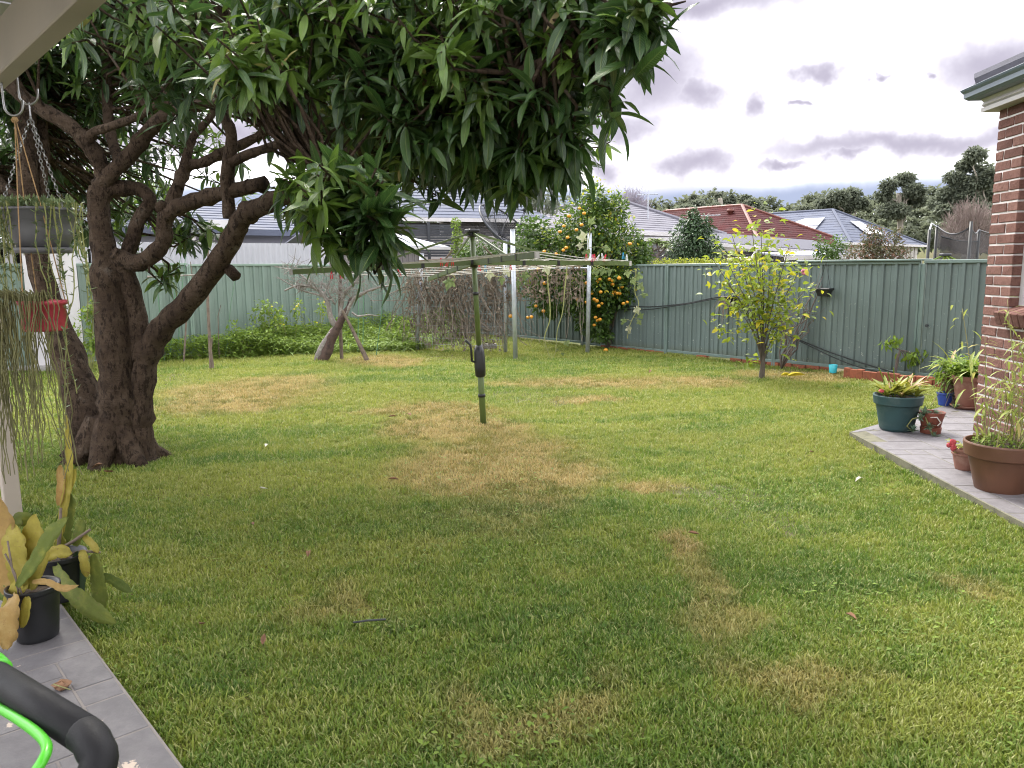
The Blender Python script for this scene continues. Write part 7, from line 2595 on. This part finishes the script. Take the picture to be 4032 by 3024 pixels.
# ================================================================== left foreground: pergola, baskets
bd = Vector((-.69, .724, 0)).normalized(); bnn = Vector((bd.y, -bd.x, 0))     # bnn to the right
zb = 2.40
q0 = G(431, 0, zb); q1 = G(0, 369, zb)
bdir = Vector((q1.x - q0.x, q1.y - q0.y, 0)).normalized(); bside = Vector((-bdir.y, bdir.x, 0))
if bside.x > 0:
    bside = -bside
Lb = 6.2
bs = q0 - bdir * 2.6
ctr = bs + bdir * (Lb / 2) + bside * .0325 + Vector((0, 0, .085))
per = thing('pergola', (bs.x, bs.y, 0), 'cream painted pergola beam and post at the patio edge', 'pergola')
build(MB().rbox((ctr.x, ctr.y, zb + .085), (Lb, .065, .17), .004, math.atan2(bdir.y, bdir.x)), 'beam', 'cream_paint', per)
w = G(52, 2105)
build(MB().rbox((w.x - .012, w.y + .04, 1.24), (.095, .095, 2.52), .005, math.atan2(bdir.y, bdir.x)), 'post', 'cream_paint', per)
e_ = bs + bdir * Lb
build(MB().rbox(((e_.x + w.x) / 2, (e_.y + w.y) / 2, zb + .11), ((Vector((w.x, w.y, 0)) - Vector((e_.x, e_.y, 0))).length + .1, .05, .13), .004, math.atan2(w.y - e_.y, w.x - e_.x)), 'cross_beam', 'cream_paint', per)


# unseen sheet roof, added to keep sky light off the beam and patio
rf0 = Vector((bs.x, bs.y, zb + .20)) - bside * .12 - bdir * 1.5
for k in range(9):
    a = rf0 + bdir * (k * .9)
    build(MB().box(a + bdir * .44 + bside * .85 + Vector((0, 0, .12)), (.88, 1.8, .025), ax=(bdir, bside, Vector((0, 0, 1)))), 'roof_sheet', 'corrugated_white', per)

def s_hook(px, py, d_, r_, lab):
    """hook: the upper bend over the beam, the lower one open to the right"""
    c = P(px, py, d_)
    pts = []
    for k in range(11):
        a = PI + PI * k / 10
        pts.append(c + Vector((math.cos(a) * r_, 0, math.sin(a) * r_)))
    pts.append(c + Vector((r_, 0, r_ * .55)))
    stem = [c + Vector((-r_, 0, .02)), c + Vector((-r_, 0, zb + .20 - c.z))]
    top = []
    for k in range(1, 9):
        a = PI * k / 8
        top.append(stem[1] + Vector((-(1 - math.cos(a)) * r_, .0, math.sin(a) * r_)))
    top.append(top[-1] - Vector((0, 0, .07)))
    o_ = build(MB().tube(list(reversed(top)) + [stem[1], stem[0]] + pts[1:], .0042, 8), 'steel_hook', 'steel', label=lab, cat='hook', group='steel hooks on the pergola beam', smooth=True)
    return c - Vector((0, 0, r_))


dh_ = 3.12
h1 = s_hook(112, 372, dh_, .037, 'steel hook on the beam holding the basket chains')
h2 = s_hook(53, 416, dh_ - .1, .036, 'steel hook on the beam holding the twine of the red pot')
# grey basket
c = P(163, 900, dh_)
topz = P(163, 822, dh_).z; botz = P(163, 985, dh_).z
Hh = topz - botz
cb = Vector((c.x, c.y, botz))
bk = thing('hanging_basket', cb, 'grey plastic hanging basket with trailing succulent on chains', 'basket')
build(MB().lathe([(.001, .012), (.09, .012), (.118, Hh * .45), (.124, Hh * .72), (.127, Hh * .725), (.13, Hh * .93), (.138, Hh * .935), (.14, Hh), (.132, Hh), (.126, Hh * .9), (.001, Hh * .85)], cb, 32), 'bowl', 'grey_basket', bk, True)
build(MB().lathe([(.001, -.012), (.10, -.012), (.106, .008), (.096, .010), (.001, .008)], cb, 28), 'saucer', 'grey_basket', bk, True)
build(MB().lathe([(.001, Hh * .93), (.126, Hh * .88)], cb, 20), 'soil', 'soil', bk)


def chain(parent, a, b, link=.020):
    n_ = int((b - a).length / (link * .74))
    d = (b - a).normalized(); s1 = d.orthogonal().normalized(); s2 = d.cross(s1)
    mb = MB()
    for k in range(n_):
        p = a + d * ((k + .5) * link * .74)
        s = s1 if k % 2 else s2
        ring = [p + d * (math.cos(2 * PI * i / 8) * link * .5) + s * (math.sin(2 * PI * i / 8) * link * .28) for i in range(9)]
        mb.tube(ring, .0016, 4, False)
    build(mb, 'chain', 'steel', parent, kind='stuff')


knot = h1 - Vector((0, 0, .045))
build(MB().tube([h1 + Vector((0, 0, .006)), knot], .003, 6), 'chain_ring', 'steel', bk)
for an in (-.35, 1.75, 3.85):
    chain(bk, knot, cb + Vector((math.cos(an) * .128, math.sin(an) * .128, Hh)))


def trailing(parent, starts, Lr, n_leaf, leaf_s, m_leaf, m_stem, r_=.0022, sway=.02, out=.05):
    """hanging strands strung with small leaves"""
    sm = MB(); lp, ld = [], []
    for (a, d0, L_) in starts:
        p_ = [a, a + d0 * out + Vector((0, 0, .02))]
        n_ = max(4, int(L_ / .05))
        x = p_[-1].copy()
        dr = Vector((random.uniform(-sway, sway), random.uniform(-sway, sway), 0)) * .5
        for i in range(n_):
            x = x + Vector((random.gauss(0, sway * .35), random.gauss(0, sway * .35), -L_ / n_)) + dr * .3
            p_.append(x.copy())
        sm.tube(p_, r_, 4, False)
        for i in range(int(L_ * n_leaf)):
            k = random.uniform(0.1, 1) * (len(p_) - 1.001); i0 = int(k)
            q = p_[i0].lerp(p_[i0 + 1], k - i0)
            lp.append(tuple(q)); ld.append((random.gauss(0, 1), random.gauss(0, 1), random.uniform(-.2, .8)))
    build(sm, 'strands', m_stem, parent, kind='stuff')
    if lp:
        n_ = len(lp)
        obj(scatter('strand_leaves', leaf_template(1, .32, 3, -.35, .8), np.array(lp), frames(np.array(ld)), RNG.uniform(leaf_s * .7, leaf_s * 1.2, n_), m_leaf), 'strand_leaves', parent, kind='stuff')


starts = []
for k in range(22):
    an = random.choice([random.uniform(2.4, 4.6), random.uniform(-.9, .3), random.uniform(3.2, 4.4)])
    a = cb + Vector((math.cos(an) * .135, math.sin(an) * .135, Hh))
    starts.append((a, Vector((math.cos(an), math.sin(an), 0)) * .4, random.choice([.12, .2, .3, .45, .6])))
for (a, L_) in ((310, .95), (330, .45), (300, .5), (240, .50), (180, .75), (150, .5), (20, .5), (40, .7)):
    q = P(a, 820, dh_ - .12)
    starts.append((q, Vector((.0, -.2, 0)), L_))
trailing(bk, starts, 0, 62, .024, 'succulent_leaf', 'vine_stem')
n = 700
pts = np.array([tuple(cb + Vector((.14 * math.sqrt(random.random()) * math.cos(a_), .14 * math.sqrt(random.random()) * math.sin(a_), Hh * .95 + random.uniform(0, .035)))) for a_ in RNG.uniform(0, 6.28, n)])
obj(scatter('succulent_mat', leaf_template(1, .34, 3, -.3, .8), pts, frames(rdirs(n, 0, 1)), RNG.uniform(.018, .03, n), 'succulent_leaf'), 'succulent_mat', bk, kind='stuff')

# red pot
d2 = dh_ - .12
c = P(172, 1250, d2)
topz = P(172, 1182, d2).z; botz = P(172, 1302, d2).z; Hr = topz - botz
cr_ = Vector((c.x, c.y, botz))
rd_ = thing('hanging_pot', cr_, 'red plastic hanging pot with long stringy cactus on twine', 'hanging pot')
build(MB().lathe([(.001, .006), (.072, 0), (.078, .008), (.079, Hr * .85), (.086, Hr * .86), (.087, Hr), (.079, Hr), (.076, Hr * .9), (.001, Hr * .85)], cr_, 24), 'bowl', 'red_pot', rd_, True)
build(MB().lathe([(.001, Hr * .93), (.077, Hr * .9)], cr_, 16), 'soil', 'soil', rd_)
tk = h2 - Vector((0, 0, .0))
for an in (.2, 2.3, 4.4):
    e = cr_ + Vector((math.cos(an) * .082, math.sin(an) * .082, Hr))
    build(MB().tube([tk, tk.lerp(e, .5) + Vector((.006 * math.cos(an), 0, 0)), e], .0022, 5, False), 'twine', 'twine', rd_)
build(MB().ball(tk - Vector((0, 0, .015)), .012, 7, 4, (1, 1, 1), .2), 'knot', 'twine', rd_)
starts = []
for k in range(110):
    an = random.uniform(2.2, 5.5)
    a = cr_ + Vector((math.cos(an) * .08, math.sin(an) * .08, Hr))
    dd_ = Vector((math.cos(an) * random.uniform(.4, 1.6) - .7 * random.random(), math.sin(an) * .7, .4 * random.random()))
    starts.append((a, dd_, random.uniform(.25, .75)))
trailing(rd_, starts, 0, 0, .02, 'succulent_leaf', 'string_stem', .0019, .022, .07)

# ================================================================== cactus pots on the patio
def deckp(px, py):
    g = G(px, py, DECK_H); return Vector((g.x, g.y, DECK_H + .001))


def cactus_leaf(root, pts, w, m_, name='stem_blade', edge=.12, twist=0.0):
    """flat notched cactus blade along px path: pts [(px,py,depth)]"""
    pp, _ = smooth_path([(P(a, b, c), 1) for a, b, c in pts], 8)
    n_ = len(pp)
    mb = MB()
    view = Vector((0, -1, .25))
    for i, p in enumerate(pp):
        t_ = (pp[min(i + 1, n_ - 1)] - pp[max(i - 1, 0)]).normalized()
        s = t_.cross(view).normalized()
        f = s.cross(t_).normalized()
        k = i / (n_ - 1)
        ww = 1.32 * w * (min(1, k * 3 + .3)) * (min(1, (1 - k) * 3.5 + .15)) * (1 - 1.3 * edge * (i % 4 == 0) + .07 * math.sin(i * 2.3 + len(mb.v)))
        for (u, h) in ((-.5, .009), (-.18, .001), (0, .0035), (.18, .001), (.5, .009)):
            mb.v.append(tuple(p + s * (u * ww) + f * h))
        for (u, h) in ((-.5, .008), (-.18, -.0015), (0, -.002), (.18, -.0015), (.5, .008)):
            mb.v.append(tuple(p + s * (u * ww) + f * h))
    for i in range(n_ - 1):
        b = i * 10
        for j in range(4):
            mb.f.append((b + j, b + j + 1, b + 11 + j, b + 10 + j))
            mb.f.append((b + 5 + j, b + 15 + j, b + 16 + j, b + 6 + j))
        mb.f.append((b + 4, b + 9, b + 19, b + 14)); mb.f.append((b, b + 10, b + 15, b + 5))
    build(mb, name, m_, root, True)


dA, dB = 3.02, 3.38
c = deckp(100, 2545); c.y += .09
rootA, zs = pot('plant_pot', 'black plastic pot with yellowing leaf cactus at the near patio edge', c, [(.078, 0), (.082, .01), (.1, .215), (.105, .217), (.106, .235)], 'black_plastic')
yA = c.y
c2_ = deckp(205, 2385); c2_.y += .10
rootB, zs2 = pot('plant_pot', 'second black pot with green leaf cactus behind the nearer pot', c2_, [(.085, 0), (.09, .01), (.112, .20), (.118, .202), (.119, .222)], 'black_plastic')
yB = c2_.y
for pts, w_, m_ in [
    ([(70, 2330, yA), (75, 2250, yA - .02), (60, 2150, yA - .02), (55, 2060, yA)], .075, 'cactus_yellow'),
    ([(30, 2340, yA), (15, 2200, yA), (10, 2080, yA), (0, 1960, yA)], .085, 'cactus_orange'),
    ([(130, 2320, yA), (140, 2220, yA + .02), (135, 2120, yA + .02), (140, 2025, yA + .02)], .07, 'cactus_yellow'),
    ([(150, 2270, yA + .03), (130, 2180, yA + .04), (150, 2120, yA + .05)], .09, 'cactus_orange'),
    ([(70, 2310, yA - .06), (140, 2210, yA - .07), (200, 2110, yA - .08), (270, 2035, yA - .08)], .045, 'cactus_leaf'),
    ([(120, 2320, yA), (150, 2240, yA), (190, 2150, yA + .02)], .05, 'cactus_yellow'),
    ([(50, 2350, yA - .10), (40, 2390, yA - .16), (30, 2470, yA - .17), (25, 2555, yA - .16)], .075, 'cactus_orange'),
    ([(110, 2350, yA - .10), (105, 2400, yA - .13), (90, 2470, yA - .13)], .035, 'cactus_yellow'),
    ([(100, 2280, yA + .02), (40, 2330, yA), (-20, 2330, yA)], .05, 'cactus_leaf'),
    ([(60, 2060, yA + .1), (90, 2040, yA + .1), (130, 2060, yA + .12)], .05, 'cactus_leaf'),
    ([(130, 2290, yA - .05), (190, 2290, yA - .10), (250, 2315, yA - .12), (310, 2305, yA - .12)], .022, 'cactus_orange'),
    ([(20, 2420, yA - .02), (60, 2330, yA - .03), (110, 2290, yA)], .05, 'cactus_yellow')]:
    cactus_leaf(rootA, pts, w_, m_)
for pts, w_, m_ in [
    ([(215, 2180, yB), (240, 2100, yB), (255, 2000, yB), (275, 1880, yB), (275, 1760, yB), (262, 1635, yB)], .032, 'cactus_yellow'),
    ([(250, 2170, yB + .02), (262, 2080, yB + .02), (272, 1990, yB + .02), (270, 1930, yB + .02)], .055, 'cactus_leaf'),
    ([(235, 1990, yB), (245, 1900, yB), (240, 1830, yB)], .035, 'cactus_orange'),
    ([(262, 1960, yB), (285, 1900, yB), (300, 1845, yB)], .025, 'cactus_yellow'),
    ([(220, 2220, yB - .10), (260, 2300, yB - .16), (330, 2370, yB - .20), (400, 2420, yB - .22), (458, 2452, yB - .22)], .062, 'cactus_leaf'),
    ([(370, 2180, yB - .05), (385, 2260, yB - .06), (395, 2330, yB - .06), (410, 2400, yB - .06)], .055, 'cactus_leaf'),
    ([(325, 2165, yB - .06), (335, 2210, yB - .08), (345, 2270, yB - .08)], .038, 'cactus_yellow'),
    ([(320, 2330, yB - .02), (315, 2250, yB - .02), (305, 2170, yB - .03)], .05, 'shrub_leaf'),
    ([(300, 2150, yB), (315, 2090, yB), (330, 2045, yB)], .042, 'cactus_leaf'),
    ([(330, 2110, yB), (365, 2140, yB - .02), (390, 2175, yB - .03)], .03, 'cactus_yellow'),
    ([(405, 2265, yB - .02), (450, 2285, yB - .03), (520, 2330, yB - .04)], .038, 'cactus_leaf'),
    ([(180, 2200, yB - .05), (230, 2170, yB - .07), (285, 2180, yB - .08)], .05, 'cactus_yellow'),
    ([(175, 2140, yB), (220, 2120, yB), (260, 2150, yB)], .045, 'bromeliad_leaf')]:
    cactus_leaf(rootB, pts, w_, m_)
for pts in ([(250, 2190), (320, 2170), (395, 2175)], [(240, 2160), (290, 2130), (355, 2085)], [(230, 2180), (235, 2100), (240, 2000)], [(240, 2200), (330, 2205), (370, 2185)]):
    build(MB().tube([P(a, b, yB - .02) for a, b in pts], [.010, .008, .006], 6, True, .1), 'woody_stem', 'stick', rootB, True)
for (pts) in ([(30, 2130), (50, 2250), (95, 2360)], [(20, 2180), (60, 2260), (75, 2350)]):
    build(MB().tube([P(a, b, yA - .05) for a, b in pts], .004, 6), 'woody_stem', 'stick', rootA, True)
# clump of dry leaf on the patio
q = deckp(245, 2712)
dl = thing('leaf_clump', q, 'crumpled brown dry leaf lying on the grey patio', 'leaf')
mb = MB()
mb.ball(q + Vector((0, 0, .014)), .032, 9, 5, (1.0, .8, .5), .3)
build(mb, 'blade', 'dry_leaf', dl)
build(MB().tube([q + Vector((-.02, -.02, .03)), q + Vector((.05, -.03, .012))], .002, 5), 'stalk', 'vine_stem', dl)

# ================================================================== lawn mower handle at the near left
mw_a, mw_b = P(392, 2930, 1.30), P(-60, 2640, 1.62)
mower = thing('lawn_mower', (mw_a.x - .55, mw_a.y + .25, DECK_H), 'lawn mower with black grip bar and lime green lever in the foreground', 'mower')
dirn = (mw_a - mw_b).normalized()
mw_b2 = mw_b - dirn * .42
low = mw_a + Vector((-.06, -.16, -.17))
pp = [mw_b2, mw_b, mw_a - dirn * .06, mw_a - dirn * .015 + Vector((0, 0, -.003)), mw_a + Vector((.006, -.02, -.03)), mw_a + Vector((.0, -.05, -.075)), low]
build(MB().tube([pp[0], pp[1], pp[1].lerp(pp[2], .5), pp[2]], .0335, 18), 'grip_bar', 'black_grip', mower, True)
ppp, rr = smooth_path([(pp[2] - dirn * .001, .0335), (mw_a - dirn * .02 + Vector((0, -.004, -.006)), .0335), (mw_a + Vector((.002, -.03, -.045)), .033), (low, .032)], 6)
build(MB().tube(ppp, rr, 18), 'grip_elbow', 'black_grip', mower, True)
base = Vector((mw_a.x - .55, mw_a.y + .25, DECK_H))
# handle tubes run down to the deck of the mower
other = mw_b2 + Vector((0, -.0, -.02))
mb_c = base + Vector((-.25, .15, 0))
build(MB().tube([low, low.lerp(mb_c + Vector((.22, -.1, .25)), .5), mb_c + Vector((.22, -.1, .22))], .016, 10), 'handle_tube', 'black_plastic', mower, True)
build(MB().tube([other, other.lerp(mb_c + Vector((-.22, .2, .25)), .5), mb_c + Vector((-.22, .2, .22))], .016, 10), 'handle_tube', 'black_plastic', mower, True)
g0 = P(20, 2610, 1.60)
build(MB().tube([mw_b - dirn * .12, mw_b + dirn * .015, mw_b + dirn * .045, mw_b + dirn * .055], [.043, .045, .042, .034], 16), 'collar', 'lime_plastic', mower, True)
lv, rr = smooth_path([(P(-120, 2740, 1.55), .0095), (P(0, 2790, 1.48), .0095), (P(90, 2845, 1.40), .0095), (P(160, 2900, 1.33), .0095), (P(185, 2945, 1.29), .0095), (P(165, 3000, 1.26), .0095), (P(110, 3080, 1.24), .0095)], 6)
build(MB().tube(lv, rr, 10), 'lever', 'lime_plastic', mower, True)
build(MB().lathe([(.001, .26), (.10, .26), (.16, .20), (.24, .17), (.27, .10), (.27, .05), (.001, .05)], mb_c, 24), 'mower_deck', 'lime_plastic', mower, True)
build(MB().lathe([(.001, .40), (.08, .39), (.11, .34), (.12, .25), (.001, .25)], mb_c, 20), 'motor_cover', 'black_plastic', mower, True)
for (dx, dy_) in ((-.27, -.2), (.27, -.2), (-.27, .2), (.27, .2)):
    q = mb_c + Vector((dx, dy_, .09))
    build(MB().tube([q - Vector((.025, 0, 0)), q + Vector((.025, 0, 0))], .09, 18), 'wheel', 'black_plastic', mower, True)
